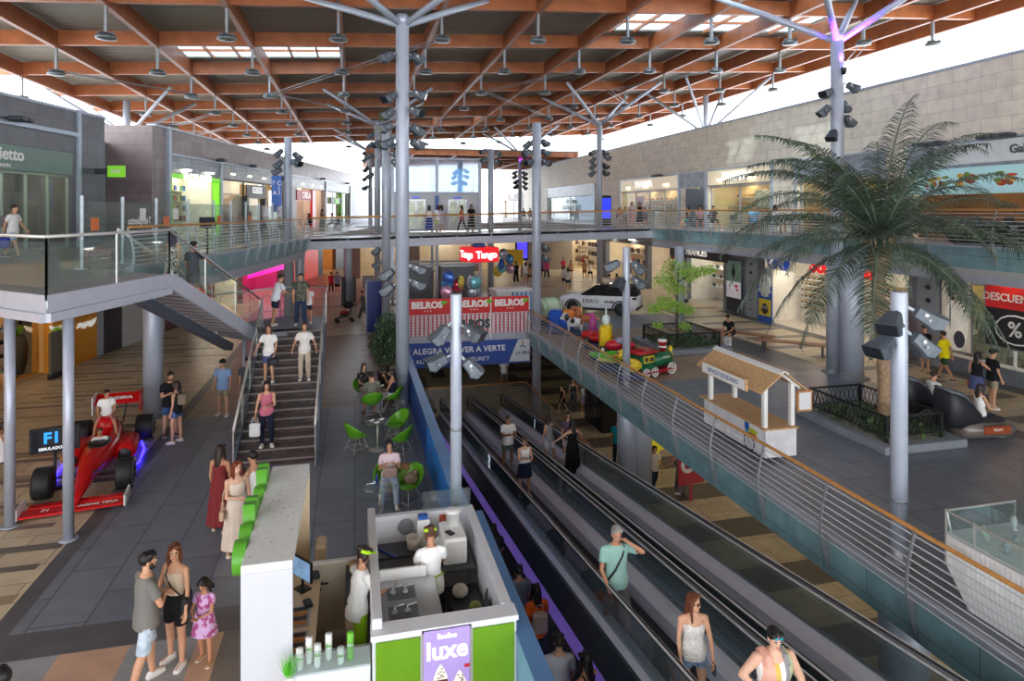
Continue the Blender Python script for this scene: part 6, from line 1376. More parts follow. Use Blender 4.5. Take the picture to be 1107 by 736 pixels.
for s in (-1, 1):
    mb = MB(); mb.loft([sec(.35, .17, .14, .5, x=s*.55), sec(.1, .25, .1, .58, x=s*.55), sec(-.8, .24, .1, .52, x=s*.52), sec(-1.5, .12, .12, .36, x=s*.36), sec(-2.0, .04, .14, .24, x=s*.2)]); mb.build('sidepod', FR, t)
    mb = MB(); mb.ell((s*.56, .37, .34), (.15, .03, .15), 0, 12, 7); mb.build('air_intake', CARB, t)
    mb = MB(); mb.tube([(s*.78, .6, .06), (s*.86, .2, .05), (s*.84, -.8, .05), (s*.7, -1.4, .06)], .022, 6); mb.build('light_strip', M('blue_led', (40, 30, 255), .4, 0, 0, emit=7), t)
mb = MB(); mb.ell((0, .15, .64), (.25, .46, .07), 0, 16, 7); mb.build('cockpit_rim', CARB, t)
mb = MB(); mb.bb(-.95, .95, 2.5, 2.85, .08, .12, 0); mb.bb(-.85, .85, 2.35, 2.55, .13, .16, 0); mb.bb(-.06, .06, 2.35, 2.7, .1, .26, 0); mb.build('front_wing', FR, t)
for s in (-1, 1): mb = MB(); mb.bb(s*.95-.02, s*.95+.02, 2.3, 2.9, .06, .3, bev=.01); mb.build('wing_endplate', WHITE, t)
mb = MB(); mb.bb(-.55, .55, -2.55, -2.2, .92, .96, 0); mb.bb(-.55, .55, -2.62, -2.45, .98, 1.02, 0); mb.add([(-.55, -2.2, .94), (.55, -2.2, .94), (.55, -2.6, 1.14), (-.55, -2.6, 1.14), (-.55, -2.2, .92), (.55, -2.2, .92), (.55, -2.6, 1.1), (-.55, -2.6, 1.1)], [(0, 1, 2, 3), (7, 6, 5, 4), (0, 4, 5, 1), (1, 5, 6, 2), (2, 6, 7, 3), (3, 7, 4, 0)]); rw = mb.build('rear_wing', FR, t)
text('SCUDERIA', .15, .01, WHITE, 'lettering', rw, (0, -2.36, 1.055), (math.radians(27), 0, PI), .004)
for s in (-1, 1): mb = MB(); mb.bb(s*.57-.015, s*.57+.015, -2.7, -2.05, .7, 1.2, bev=.008); mb.build('wing_endplate', WHITE if s > 0 else FR, t); mb = MB(); mb.bar((s*.15, -2.2, .45), (s*.2, -2.35, .93), .03, .06); mb.build('wing_strut', CARB, t)
def wheel(par, x, y, r, w, rim, z=None):
    z = r if z is None else z; mx = Matrix.Rotation(PI/2, 4, 'Y'); mb = MB()
    mb.lathe([(r*.62, -w/2), (r*.94, -w/2), (r, -w/2+.04), (r, w/2-.04), (r*.94, w/2), (r*.62, w/2)], 28, (x, y, z), 0, mx); wh = mb.build('wheel', TYRE, par)
    mb = MB(); sg = 1 if x > 0 else -1
    mb.lathe([(r*.66, -w/2+.005), (r*.66, w/2-.005)], 20, (x, y, z), 1, mx)
    for i in range(5):
        a = 2*PI*i/5; mb.bar((x+sg*w/2, y+math.sin(a)*.04, z+math.cos(a)*.04), (x+sg*(w/2), y+math.sin(a)*r*.6, z+math.cos(a)*r*.6), .07, .02, 0)
    mb.lathe([(.05, -.01), (.05, .02)], 10, (x+sg*w/2, y, z), 2, mx); mb.build('rim', rim, wh); return wh
for x, y, w in ((-.78, 1.65, .34), (.78, 1.65, .34), (-.74, -1.75, .42), (.74, -1.75, .42)):
    wh = wheel(t, x, y, .34, w, [DARKM, CARB, RED]); mb = MB(); sg = 1 if x > 0 else -1; mb.lathe([(.27, 0), (.285, .004), (.30, 0)], 28, (x+sg*(w/2+.001), y, .34), 0, Matrix.Rotation(PI/2*sg, 4, 'Y'), cap=False); mb.build('tyre_stripe', WHITE, wh)
    for dz in (.2, .42): mb = MB(); mb.bar((x*.75, y, dz), (x*.2, y+.1, dz+.06), .03, .03); mb.build('suspension_arm', CARB, t)
text('F1', .2, .006, WHITE, 'lettering', t, (.4, 1.2, .40), (PI/2, 0, PI/2), .004); text('RACING', .12, .006, WHITE, 'lettering', t, (.80, -.45, .40), (PI/2, 0, PI/2), .003); text('RACING TEAM', .12, .006, WHITE, 'lettering', t, (-.4, 2.66, .125), (0, 0, PI), .003); text('F1', .16, .006, WHITE, 'lettering', t, (.5, 2.66, .125), (0, 0, PI), .003)
mb = MB(); mb.bb(.8, .81, -.05, .12, .2, .38); mb.build('number_plate', M('yellow_badge', (226, 196, 40), .5), t)
s_ = thing('screen', 'black flat screen showing a blue racing emblem above the car nose', 'screen', (-6.62, 16.75, 0), math.radians(16))
mb = MB(); mb.box((0, 0, 1.12), (.95, .07, .56), bev=.015); mb.build('bezel', BLACK, s_); mb = MB(); mb.box((0, -.037, 1.12), (.88, .006, .5)); mb.build('display', M('screen_black', (18, 22, 30), .2, 0, .1, emit=.05), s_)
text('F1', .34, .006, M('screen_cyan', (30, 130, 220), .4, 0, 0, emit=.9), 'lettering', s_, (-.05, -.045, 1.16), (PI/2, 0, 0), .012); text('SIMULADOR', .09, .006, M('screen_white', (220, 226, 230), .4, 0, 0, emit=.5), 'lettering', s_, (-.05, -.045, .93), (PI/2, 0, 0), .002)
mb = MB(); mb.cyl((0, .02, .02), (0, .02, .86), .03); mb.lathe([(.2, 0), (.2, .02), (.04, .03)], 16); mb.build('stand', BLACK, s_)
Mt = Matrix.Translation((-6.1, 17.95, 0)) @ Matrix.Rotation(math.radians(-171.4), 4, 'Z')
q = Mt @ V(0, -.75, 0); pp('kid1', 'boy in white t-shirt sitting astride the engine cover of the racing car', 0, 0, V(q.x, q.y, .0), -171, 1.32, 'm', 'astride', 't', ('short', 'black'), ('tee', W_), ('shorts', (190, 120, 124)), child=True, seat=1.0, hy=14)
q = Mt @ V(0, .1, 0); pp('kid2', 'small boy in white t-shirt seated in the racing car cockpit', 0, 0, V(q.x, q.y, .0), -171, 1.2, 'm', 'sit', 't', ('short', 'brown'), ('tee', W_), ('shorts', (200, 170, 170)), child=True, seat=.34, ovr={'ll': (86, 4, 20), 'rl': (86, 4, 20), 'la': (50, 6, 30, -10), 'ra': (50, 6, 30, -10)})
# ================================================================ white car
pc = P(645, 339.5, ZR); h_ = math.radians(55)
side = Matrix.Rotation(h_, 3, 'Z') @ V(1, 0, 0)
cpos = pc+side*.92
t = thing('car', 'white sport utility car with black roof displayed beyond the void', 'car', (cpos.x, cpos.y, ZR), h_)
CW = M('car_white', (232, 233, 238), .18, 0, .02, spec=.7); CG = M('car_glass', (24, 26, 32), .08, 0, .1, spec=.8)
def csec(y, w, z0, z1, sh=.0): return [(-w*.92, y, z0), (-w, y, z0+.12), (-w, y, (z0+z1)/2), (-w*.97, y, z1-.08), (-w*(.86-sh), y, z1), (w*(.86-sh), y, z1), (w*.97, y, z1-.08), (w, y, (z0+z1)/2), (w, y, z0+.12), (w*.92, y, z0)]
mb = MB(); mb.loft([csec(*q) for q in ((2.3, .62, .38, .78), (2.22, .8, .28, .88), (1.9, .9, .24, .98), (1.0, .93, .24, 1.06), (.4, .93, .24, 1.06), (-1.0, .93, .24, 1.08), (-1.9, .91, .26, 1.10), (-2.2, .84, .32, 1.08), (-2.3, .74, .42, .98))]); mb.build('body', CW, t)
mb = MB(); mb.loft([[(-w, y, z0), (-w*.8, y, z1), (w*.8, y, z1), (w, y, z0)] for y, w, z0, z1 in ((1.0, .84, 1.03, 1.06), (.15, .87, 1.05, 1.60), (-.4, .88, 1.05, 1.68), (-1.5, .87, 1.06, 1.66), (-2.0, .84, 1.08, 1.56), (-2.24, .80, 1.06, 1.14))], smooth=False); mb.build('cabin_glass', CG, t)
mb = MB()
for s in (-1, 1): mb.tube([(s*.62, .1, 1.58), (s*.64, -.5, 1.68), (s*.64, -1.5, 1.65)], .022, 6)
mb.build('roof_rail', DARKM, t)
mb = MB()
for s in (-1, 1):
    mb.bb(s*.90, s*.935, -1.0, .95, .22, .36)
    for y in (1.4, -1.35): mb.tube([(s*.925, y+.44*math.cos(a), .36+.42*math.sin(a)) for a in [PI*i/12 for i in range(13)]], .045, 6)
mb.bb(-.8, .8, 2.2, 2.31, .26, .42); mb.bb(-.8, .8, -2.3, -2.2, .3, .5); mb.build('lower_trim', M('car_cladding', (44, 46, 50), .6), t)
for x, y in ((-.82, 1.4), (.82, 1.4), (-.82, -1.35), (.82, -1.35)): wheel(t, x, y, .36, .24, [M('alloy', (150, 154, 160), .25, .8), BLACK, DARKM])
for s in (-1, 1):
    mb = MB(); mb.bb(s*.55-.14, s*.55+.22*max(s, 0)+.1, 2.16, 2.26, .78, .85); mb.build('headlight', M('headlamp', (80, 86, 96), .1), t)
    mb = MB(); mb.box((s*.78, -2.12, .96), (.26, .24, .12), bev=.03); mb.build('tail_light', M('tail_lamp', (60, 30, 34), .15), t)
    mb = MB(); mb.ell((s*.98, .55, 1.1), (.1, .08, .07), 0, 10, 6); mb.build('wing_mirror', BLACK, t)
LT = M('car_lettering', (60, 62, 68), .4)
text('EBRO', .3, .006, LT, 'lettering', t, (-.936, .35, .72), (PI/2, 0, -PI/2), .006, spacing=1.1, sx=1.2); text('MOVER', .16, .006, BLACK, 'lettering', t, (-.936, -.72, .72), (PI/2, 0, -PI/2), .008)
text('EBRO', .3, .006, LT, 'lettering', t, (.936, -.1, .72), (PI/2, 0, PI/2), .006, spacing=1.1, sx=1.2)
# ================================================================ candy stall, banner, balloons
SY = 30.9
t = thing('candy_stall', 'candy stall counter with red canopies above red and white chequered front', 'stall', (5.0, SY, 0)); zc_ = lambda X: gz(X)
mb = MB(); mb.bb(-3.0, 3.15, -.72, -.66, .25, 1.45, 0); cnt = mb.build('counter_front', M('counter_white', (226, 222, 222), .6), t)
mb = MB()
for i in range(31):
    for j in range(9): mb.bb(-2.98+i*.2, -2.9+i*.2, -.735, -.72, .3+j*.13, .38+j*.13, 0)
    mb.bb(-2.895+i*.2, -2.83+i*.2, -.73, -.72, .28, 1.43, 1)
mb.build('chequer_panel', [M('panel_rose', (196, 160, 176), .6), M('panel_red', (176, 40, 56), .6)], t)
text('BELROS', .55, .02, M('dark_teal_letter', (40, 76, 80), .5), 'lettering', t, (.3, -.75, .95), (PI/2, 0, 0), .03)
mb = MB(); mb.bb(-3.0, 3.1, -.6, -.0, 1.3, 1.34); mb.build('worktop', WHITE, t)
CAN = M('canopy_red', (206, 30, 34), .55, 0, .05)
for a, b in ((-3.05, -.35), (-.32, 1.25), (1.3, 3.15)):
    mb = MB(); mb.bb(a, b, -.8, -.74, 1.48, 2.22, 0)
    cp = mb.build('canopy', CAN, t); cx = (a+b)/2
    text('BELROS', .42, .02, WHITE, 'lettering', cp, (cx-.05, -.815, 1.92), (PI/2, 0, 0), .02); mb = MB(); mb.ell((cx+.72, -.815, 2.02), (.13, .02, .1), 0, 10, 6); mb.ell((cx+.84, -.815, 2.06), (.08, .02, .05), 0, 10, 6); mb.build('leaf_mark', GREEN, cp)
    mb = MB()
    for q in (-.14, 0, .14): mb.ell((cx+q, -.815, 1.66), (.03, .012, .03), 0, 8, 5)
    mb.build('dot_mark', WHITE, cp)
for X in (-3.07, -.335, 1.275, 3.17): mb = MB(); mb.bb(X-.03, X+.03, -.8, -.72, .3, 2.24); mb.build('post', WHITE, t)
b = thing('banner', 'long blue banner with white slogan hung on the slab edge below the candy stall', 'banner', (5.1, 30.1, 0))
mb = MB(); mb.bb(-3.15, 3.1, -.02, .0, -.98, .18); mb.build('cloth', M('banner_blue', (44, 78, 160), .6, 0, .05), b)
text('NOS ALEGRA VOLVER A VERTE', .36, .01, M('banner_white', (236, 240, 246), .6), 'lettering', b, (-.75, -.03, -.22), (PI/2, 0, 0), .01, spacing=1.05); text('ENS ALEGRA TORNAR A VEURE\'T', .25, .01, M('banner_white', (0, 0, 0)), 'lettering', b, (-.9, -.03, -.68), (PI/2, 0, 0), .004, spacing=1.08)
mb = MB(); mb.add([(2.05, -.025, -.9), (3.08, -.025, -.9), (3.08, -.025, .16), (2.5, -.025, .16)], [(0, 1, 2, 3)]); cr = mb.build('corner_patch', M('patch_grey', (206, 212, 220), .6), b); text('LA FIRA', .2, .01, M('patch_text', (60, 74, 100), .6), 'lettering', cr, (2.72, -.035, -.5), (PI/2, 0, 0), .004)
mb = MB(); mb.tube([(2.6, -.04, -.22), (2.72, -.04, -.12), (2.86, -.04, -.24)], .03, 6, 0); mb.ell((2.74, -.04, -.02), (.06, .02, .06), 1, 8, 5); mb.build('emblem', [M('patch_text', (0, 0, 0)), M('emblem_orange', (226, 150, 50), .5)], cr)
s = thing('rotating_sign', 'red lit cube sign on a pole above the candy stall', 'sign', (6.3, 33.2, .3), .35); mb = MB(); mb.cyl((0, 0, 0), (0, 0, 3.5), .04); mb.build('pole', STEEL, s); mb = MB(); mb.box((0, 0, 3.75), (1.5, 1.5, .75), bev=.04); mb.build('box', M('sign_red_lit', (220, 30, 40), .4, 0, .03, emit=.5), s)
for a in range(4): text('Tango', .5, .02, M('sign_white_lit', (255, 240, 240), .4, 0, 0, emit=.8), 'lettering', s, (math.sin(a*PI/2)*.76, -math.cos(a*PI/2)*.76, 3.75), (PI/2, 0, a*PI/2), .02)
mb = MB(); mb.lathe([(.35, 4.12), (.3, 4.3), (.2, 4.32)], 14); mb.build('motor', M('sign_blue', (50, 80, 150), .4), s)
BAL = [(196, 60, 90), (90, 160, 210), (190, 190, 205), (70, 110, 190), (226, 200, 90), (120, 190, 200), (214, 160, 190), (160, 168, 184)]
def balloons(n, c, sp, lab, r=.33, cols=None):
    cols = cols or BAL; done = []
    for i in range(n):
        for _ in range(60):
            q = V(R.uniform(-sp[0], sp[0]), R.uniform(-sp[1], sp[1]), R.uniform(-sp[2], sp[2]))
            if all((q-d).length > r*1.45 for d in done): break
        done.append(q); col = cols[i % len(cols)]
        t_ = thing('foil_balloon', '%s foil balloon in the %s' % (['pinkish red', 'sky blue', 'silver', 'deep blue', 'yellow', 'pale teal', 'rose', 'steel grey'][BAL.index(col)], lab), 'balloon', V(*c)+q, R.uniform(0, 3), 'balloons in the %s' % lab)
        mb = MB(); mb.ell((0, 0, 0), (r, r*.55, r), 0, 14, 8); mb.build('envelope', M('foil_%d' % BAL.index(col), col, .18, .4, .35, 5), t_); mb = MB(); mb.tube([(0, 0, -r), (0, 0, -r-.5)], .006, 4); mb.build('string', WHITE, t_)
balloons(8, (5.0, 31.5, 2.7), (.8, .35, .5), 'cluster above the candy stall')
balloons(7, (8.6, 38.6, 3.15), (.7, .5, .75), 'tall bunch beyond the candy stall')
t = thing('popcorn_cabinet', 'blue and white striped cabinet behind the candy stall', 'cabinet', (8.0, 33.2, ZR), .1); mb = MB(); mb.box((0, 0, .85), (2.0, 1.2, 1.7), bev=.03); mb.build('body', M('cabinet_white', (226, 230, 234), .5), t)
for i in range(5): mb = MB(); mb.box((-.1+i*.24, -.606, .9), (.12, .012, 1.5)); mb.build('stripe', M('stripe_blue', (90, 160, 220), .5), t)
mb = MB(); mb.box((0, 0, 1.74), (2.1, 1.3, .1), bev=.03); mb.build('lid', WHITE, t)
# glass display cases of sweets on the stall top
for i, X in enumerate((2.7, 3.3, 4.1, 6.9, 7.4)):
    t = thing('sweet_jar', 'domed sweet jar on the candy stall counter, %s from its left end' % ordn(i), 'jar', (X, 30.6, 1.34), 0, 'sweet jars on the candy stall'); mb = MB(); mb.lathe([(.14, 0), (.17, .1), (.17, .3), (.1, .36)], 14); mb.build('jar', M('sweets_%d' % i, [(206, 150, 70), (196, 70, 90), (230, 210, 150), (120, 170, 90), (190, 90, 150)][i], .4, 0, .5, 26), t); mb = MB(); mb.lathe([(.11, .36), (.11, .4), (.03, .43)], 12); mb.build('lid', WHITE, t)
# blue board, dark panels, far stall bits
p = P(405, 360, 0); t = thing('board', 'tall plain dark blue free standing board left of the patio columns', 'board', p, .05); mb = MB(); mb.box((0, 0, 1.36), (.82, .1, 2.66), bev=.01); mb.build('panel', M('navy_board', (18, 44, 130), .4, 0, .05), t); mb = MB(); mb.box((-.42, 0, 1.36), (.05, .14, 2.7)); mb.box((0, 0, .03), (.9, .5, .06)); mb.build('frame', GALV, t)
for i, u_ in enumerate((371, 383)):
    p = P(u_, 329, .05); tbox('display_board', 'dark upright panel on the %s side of the far left grey column' % ('left' if i == 0 else 'right'), 'panel', (p.x, p.y-.2, 0), (.22, .5, 1.9), M('panel_dark', (46, 50, 58), .5))
p = P(398, 310, .1); tbox('bin', 'small grey cabinet beyond the dark blue board', 'cabinet', (p.x, p.y, .02), (.9, .6, 1.0), GALV)
# pushchair
p = P(373, 348, .0); t = thing('pushchair', 'dark pushchair with red blanket by the blue board', 'pushchair', p, math.radians(100))
mb = MB(); mb.bar((-.22, -.1, .35), (-.22, .45, .3), .22, .05); mb.add([(-.2, -.25, .4), (.2, -.25, .4), (.2, -.4, .95), (-.2, -.4, .95), (-.2, -.2, .4), (.2, -.2, .4), (.2, -.34, .95), (-.2, -.34, .95)], [(0, 1, 2, 3), (7, 6, 5, 4), (0, 4, 5, 1), (1, 5, 6, 2), (2, 6, 7, 3), (3, 7, 4, 0)]); mb.box((0, .05, .42), (.42, .5, .08), bev=.02); mb.build('seat', BLACK, t)
mb = MB(); mb.ell((0, -.2, .95), (.25, .3, .2), 0, 12, 7); mb.build('hood', M('hood_black', (40, 42, 46), .7), t); mb = MB(); mb.ell((0, .05, .55), (.18, .25, .1), 0, 10, 6); mb.build('blanket', M('blanket_red', (170, 40, 44), .8), t)
mb = MB()
for s_ in (-1, 1): mb.tube([(s_*.24, .45, .1), (s_*.24, -.3, .6), (s_*.24, -.65, 1.0)], .015, 6); mb.tube([(s_*.24, -.35, .1), (s_*.24, .1, .45)], .015, 6)
mb.tube([(-.24, -.65, 1.0), (.24, -.65, 1.0)], .018, 6); mb.build('frame', DARKM, t)
for s_ in (-1, 1):
    for y in (.45, -.38): mb = MB(); mb.lathe([(.11, -.03), (.11, .03)], 14, (s_*.26, y, .11), 0, Matrix.Rotation(PI/2, 4, 'Y')); mb.build('wheel', TYRE, t)
# ================================================================ lift tower
LXm = V(5.2, 43.5, .25); t = thing('lift_tower', 'glass lift tower with grey doors beyond the footbridge', 'lift', LXm); z2 = 4.75; hx = 2.85
LG_ = glass('lift_glass', (196, 216, 232), .35, .22, .04)
for s_, y in ((0, -1.3), (0, 1.3)): mb = MB(); mb.bb(-hx, hx, y-.01, y+.01, z2+2.55, z2+4.75); mb.build('glass_wall', LG_, t)
for x in (-hx, hx): mb = MB(); mb.bb(x-.01, x+.01, -1.3, 1.3, z2+.1, z2+4.75); mb.build('glass_wall', LG_, t)
mb = MB(); mb.bb(-hx, -.0, -1.32, 1.3, z2, z2+2.5, 0); mb.bb(.0, hx, -1.32, 1.3, z2, z2+2.5, 0); mb.build('core', M('lift_panel', (176, 178, 184), .4, .2, .04), t)
for x in (-1.35, 1.35):
    mb = MB(); mb.bb(x-.62, x+.62, -1.36, -1.33, z2+.1, z2+2.05); d = mb.build('door', M('lift_door', (196, 200, 204), .3, .5, .05), t); mb = MB(); mb.bb(x-.5, x-.06, -1.375, -1.36, z2+.25, z2+1.95); mb.bb(x+.06, x+.5, -1.375, -1.36, z2+.25, z2+1.95); mb.build('door_glass', M('lift_door_glass', (206, 214, 190), .15, 0, .35, 3, emit=.12), d)
    mb = MB(); mb.bb(x-.25, x+.25, -1.36, -1.33, z2+2.12, z2+2.22); mb.build('indicator', M('indicator_blue', (60, 80, 190), .3, 0, 0, emit=.6), t)
for x in (-hx, 0, hx):
    for y in (-1.35, 1.35): mb = MB(); mb.bb(x-.09, x+.09, y-.09, y+.09, 0, z2+4.8); mb.build('post', STEEL, t)
mb = MB()
for z in (2.6, z2+2.52, z2+4.75, 0.1): mb.bb(-hx-.1, hx+.1, -1.42, -1.28, z-.12, z+.02); mb.bb(-hx-.1, hx+.1, 1.28, 1.42, z-.12, z+.02)
mb.build('beam', BEAMG, t); mb = MB(); mb.bb(-.12, .12, -1.46, -1.36, z2+1.25, z2+2.3); mb.build('floor_sign', M('lift_sign', (60, 100, 180), .4), t)
for x in (-1.4, 1.4): mb = MB(); mb.bb(x-1.1, x+1.1, -1.05, 1.1, .1, 2.4); mb.build('shaft_base', M('lift_base', (120, 126, 134), .4), t)
struct(MB().bb(2.2, 8.4, BY1, 42.2, UL-.05, UL+.14).build('floor_lift_lobby', [UPF]))
# digital screens
X, Y, r = CL['screen']; t = thing('digital_totem', 'black totem with bright blue screen on the right upper floor by the bridge end', 'digital screen', (18.0, Yw(654, 18.0), UR), .25); mb = MB(); mb.box((0, 0, 1.1), (1.0, .25, 2.2), bev=.02); mb.build('cabinet', BLACK, t); mb = MB(); mb.box((0, -.128, 1.25), (.84, .01, 1.5)); mb.build('screen', M('screen_royal', (36, 52, 225), .3, 0, .15, 3, emit=1.1), t)
p = P(564, 302, .3); t = thing('digital_totem', 'violet blue screen hanging in the hall beyond the candy stall', 'digital screen', (p.x, p.y, .4), .2); mb = MB(); mb.box((0, 0, 2.5), (1.2, .2, 1.9), bev=.02); mb.cyl((0, 0, 0), (0, 0, 1.6), .06); mb.build('cabinet', BLACK, t); mb = MB(); mb.box((0, -.105, 2.55), (1.0, .01, 1.6)); mb.build('screen', M('screen_violet', (70, 60, 215), .3, 0, .15, 3, emit=1.0), t)
p = P(555, 305, .3); t = thing('yellow_board', 'yellow promotion board in the hall beyond the candy stall', 'board', (p.x, p.y, .4)); mb = MB(); mb.box((0, 0, 2.0), (1.7, .1, 1.3), bev=.02); mb.build('panel', M('board_yellow', (232, 186, 30), .5), t); mb = MB(); mb.cyl((0, 0, 0), (0, 0, 1.4), .04); mb.build('post', STEEL, t)
X, Y, r = CL['sign']; t = thing('direction_sign', 'blue direction sign fixed to the column on the left upper floor', 'sign', (X-.55, Y-.25, 7.2)); mb = MB(); mb.box((0, 0, 0), (.5, .06, 1.9), bev=.01); mb.build('panel', M('sign_blue2', (40, 104, 196), .4, 0, .04), t); text('T C\n   |\nA I', .3, .01, WHITE, 'lettering', t, (0, -.04, .3), (PI/2, 0, 0), .004); mb = MB(); mb.bar((.2, .05, .5), (.5, .2, .5), .05, .05); mb.bar((.2, .05, -.5), (.5, .2, -.5), .05, .05); mb.build('bracket', GALV, t)
# ================================================================ planters, palm, young tree
def planter(name, label, x0, x1, y0, y1, fence_h=.62, n=900):
    t = thing(name, label, 'planter', ((x0+x1)/2, (y0+y1)/2, ZR)); hx, hy = (x1-x0)/2, (y1-y0)/2; mb = MB()
    for a, b, c, d in ((-hx, hx, -hy, -hy+.28), (-hx, hx, hy-.28, hy), (-hx, -hx+.28, -hy+.28, hy-.28), (hx-.28, hx, -hy+.28, hy-.28)): mb.bb(a, b, c, d, 0, .2, 0, bev=.02)
    mb.build('kerb', M('kerb_stone', (132, 138, 146), .6, 0, .08), t); mb = MB(); mb.bb(-hx+.28, hx-.28, -hy+.28, hy-.28, 0, .16); mb.build('gravel', M('white_gravel', (176, 172, 160), .9, 0, .35, 26), t)
    mb = MB()
    for i in range(n):
        c = V(R.uniform(-hx+.35, hx-.35), R.uniform(-hy+.35, hy-.35), .17+R.uniform(0, .16)); d = V(R.gauss(0, 1), R.gauss(0, 1), R.uniform(.1, .8)).normalized()*R.uniform(.1, .2); e = d.cross(V(0, 0, 1)).normalized()*d.length*.32
        mb.add([c, c+d*.5+e, c+d, c+d*.5-e], [(0, 1, 2, 3)], i % 2)
    ob = mb.build('ground_cover', [M('ivy_green', (84, 120, 62), .5, 0, .25), M('ivy_dark', (52, 84, 46), .5, 0, .25)], t); ob['kind'] = 'stuff'
    mb = MB(); fx, fy = hx-.4, hy-.4
    cs = [V(-fx, -fy, 0), V(fx, -fy, 0), V(fx, fy, 0), V(-fx, fy, 0)]
    for a, b in zip(cs, cs[1:]+cs[:1]):
        mb.bar(a+V(0, 0, .16+fence_h), b+V(0, 0, .16+fence_h), .05, .05); mb.bar(a+V(0, 0, .3), b+V(0, 0, .3), .03, .03); k = int((b-a).length/.14)
        for j in range(k):
            p = a.lerp(b, (j+.5)/k); q = (b-a).normalized()*.07; mb.bar(p-q+V(0, 0, .3), p+q+V(0, 0, .16+fence_h), .012, .012); mb.bar(p+q+V(0, 0, .3), p-q+V(0, 0, .16+fence_h), .012, .012)
        mb.bar(a+V(0, 0, .14), a+V(0, 0, .18+fence_h), .07, .07)
    mb.build('fence', M('black_wire', (26, 27, 28), .5), t); return t
planter('planter', 'square kerbed planter with low black fence around the palm', 12.3, 14.75, 12.9, 16.4)
pt_ = P(733, 374, ZR); planter('planter', 'kerbed planter with low black fence around the young tree', pt_.x-1.5, pt_.x+1.6, pt_.y-1.7, pt_.y+1.5, n=1100)
b0 = P(957, 456, ZR+.16); t = thing('palm_tree', 'tall palm with drooping grey green fronds in the fenced planter', 'palm', b0)
mb = MB(); tr = []
for i in range(40): z = i/39*4.75; tr.append(V(-.42*(z/4.75)+.06*math.sin(z*1.4), -.05*z, z))
mb.tube(tr, [(.19-.012*i/10+(.03 if i % 2 else 0)+(.1 if i > 33 else 0)) for i in range(40)], 12); mb.build('trunk', M('palm_bark', (156, 130, 104), .9, 0, .35, 9, bump=.6, bscale=18), t)
mb = MB(); top = tr[-1]
for i in range(16): a = i*2.4; mb.tube([top+V(.1*math.cos(a), .1*math.sin(a), -.7+i*.03), top+V(.24*math.cos(a), .24*math.sin(a), -.2), top+V(.4*math.cos(a), .4*math.sin(a), .25)], [.07, .05, .025], 6)
mb.build('frond_bases', M('palm_boot', (150, 128, 96), .85, 0, .3, 8), t)
PG = [M('palm_leaf', (62, 80, 62), .5, 0, .25, 2), M('palm_leaf_pale', (96, 110, 96), .5, 0, .25, 2), M('palm_leaf_young', (84, 130, 48), .45, 0, .15, 2)]
FR_ = [(20, 50, 4.1), (34, 24, 4.0), (160, 40, 3.5), (176, 62, 3.0), (8, 30, 3.9), (172, 18, 3.6), (200, 40, 3.2), (48, 48, 3.8), (-12, 14, 3.6), (150, 4, 3.2), (340, 40, 3.3), (128, 44, 3.2), (180, 30, 3.6), (166, 52, 3.4), (200, 14, 3.4), (150, 20, 3.3), (214, 40, 3.2), (120, 60, 3.4), (235, 8, 3.2), (190, -12, 3.0), (164, -5, 3.3), (30, 58, 3.9), (12, 44, 4.0), (40, 34, 3.9), (-6, 26, 3.6), (20, 16, 3.8), (-25, 6, 3.4), (55, 20, 3.4), (5, -6, 3.4), (-50, -14, 3.0), (150, 74, 2.2), (100, 30, 3.3), (262, 20, 3.0), (285, -10, 2.9), (310, 12, 3.1), (330, -18, 2.9), (75, 46, 3.4), (140, -14, 3.0), (222, -24, 2.7), (270, 64, 3.0), (0, 64, 3.5), (185, 66, 3.1)]
for fi, (az, el, L) in enumerate(FR_):
    L *= 1.36 if abs(az-15) > 45 else 1.5
    el += 14 if -6 < el < 60 and fi != 30 else 0
    az, el = math.radians(az), math.radians(el); pts = []; p = top+V(0, 0, .15); d = V(math.cos(az)*math.cos(el), math.sin(az)*math.cos(el), math.sin(el)); n = 16
    for i in range(n+1): pts.append(p.copy()); p = p+d*L/n; d = (d+V(0, 0, -.078-.05*i/n)).normalized()
    mb = MB(); mb.tube(pts, [.035-.03*i/n for i in range(n+1)], 5, 1); col = 2 if fi == 30 else 0
    for i in range(2, n*5):
        f = i/(n*5); j = min(int(f*n), n-1); q = pts[j].lerp(pts[j+1], f*n-j); d = (pts[j+1]-pts[j]).normalized(); s0 = d.cross(V(0, 0, 1)).normalized(); LL = .70*math.sin(PI*min(f*1.05+.12, 1))**.6+.08
        for sg in (-1, 1):
            e = (s0*sg*.85+d*.55+V(0, 0, R.uniform(-.1, .25))).normalized(); m1 = q+e*LL*.5; m2 = q+e*LL*.9+V(R.uniform(-.05, .05), R.uniform(-.05, .05), -.16*LL-R.uniform(.05, .2)); w_ = d*.014
            mb.add([q-w_, q+w_, m1+w_*1.2, m1-w_*1.2, m2], [(0, 1, 2, 3), (3, 2, 4)], (1 if R.random() < .25 else 0) if col == 0 else 2)
    mb.build('frond', PG, t)
t = thing('young_tree', 'young tree with sparse bright green leaf clumps before the round column', 'tree', V(pt_.x, pt_.y, ZR+.16))
mb = MB(); mb.tube([(0, 0, 0), (-.05, 0, .8), (-.03, .05, 1.25), (.02, 0, 3.2)], [.06, .05, .06, .02], 8); cl = [(.0, 0, 3.2, .75), (-.6, .1, 2.7, .5), (.5, 0, 2.9, .55), (1.1, .2, 3.05, .42), (1.6, .2, 3.1, .35), (-.6, 0, 1.75, .5), (-1.0, .1, 1.5, .4), (-.2, -.1, 1.6, .45), (.45, .1, 1.4, .42), (.3, 0, .7, .3), (-.9, .1, .75, .25), (0, .1, 2.3, .5)]
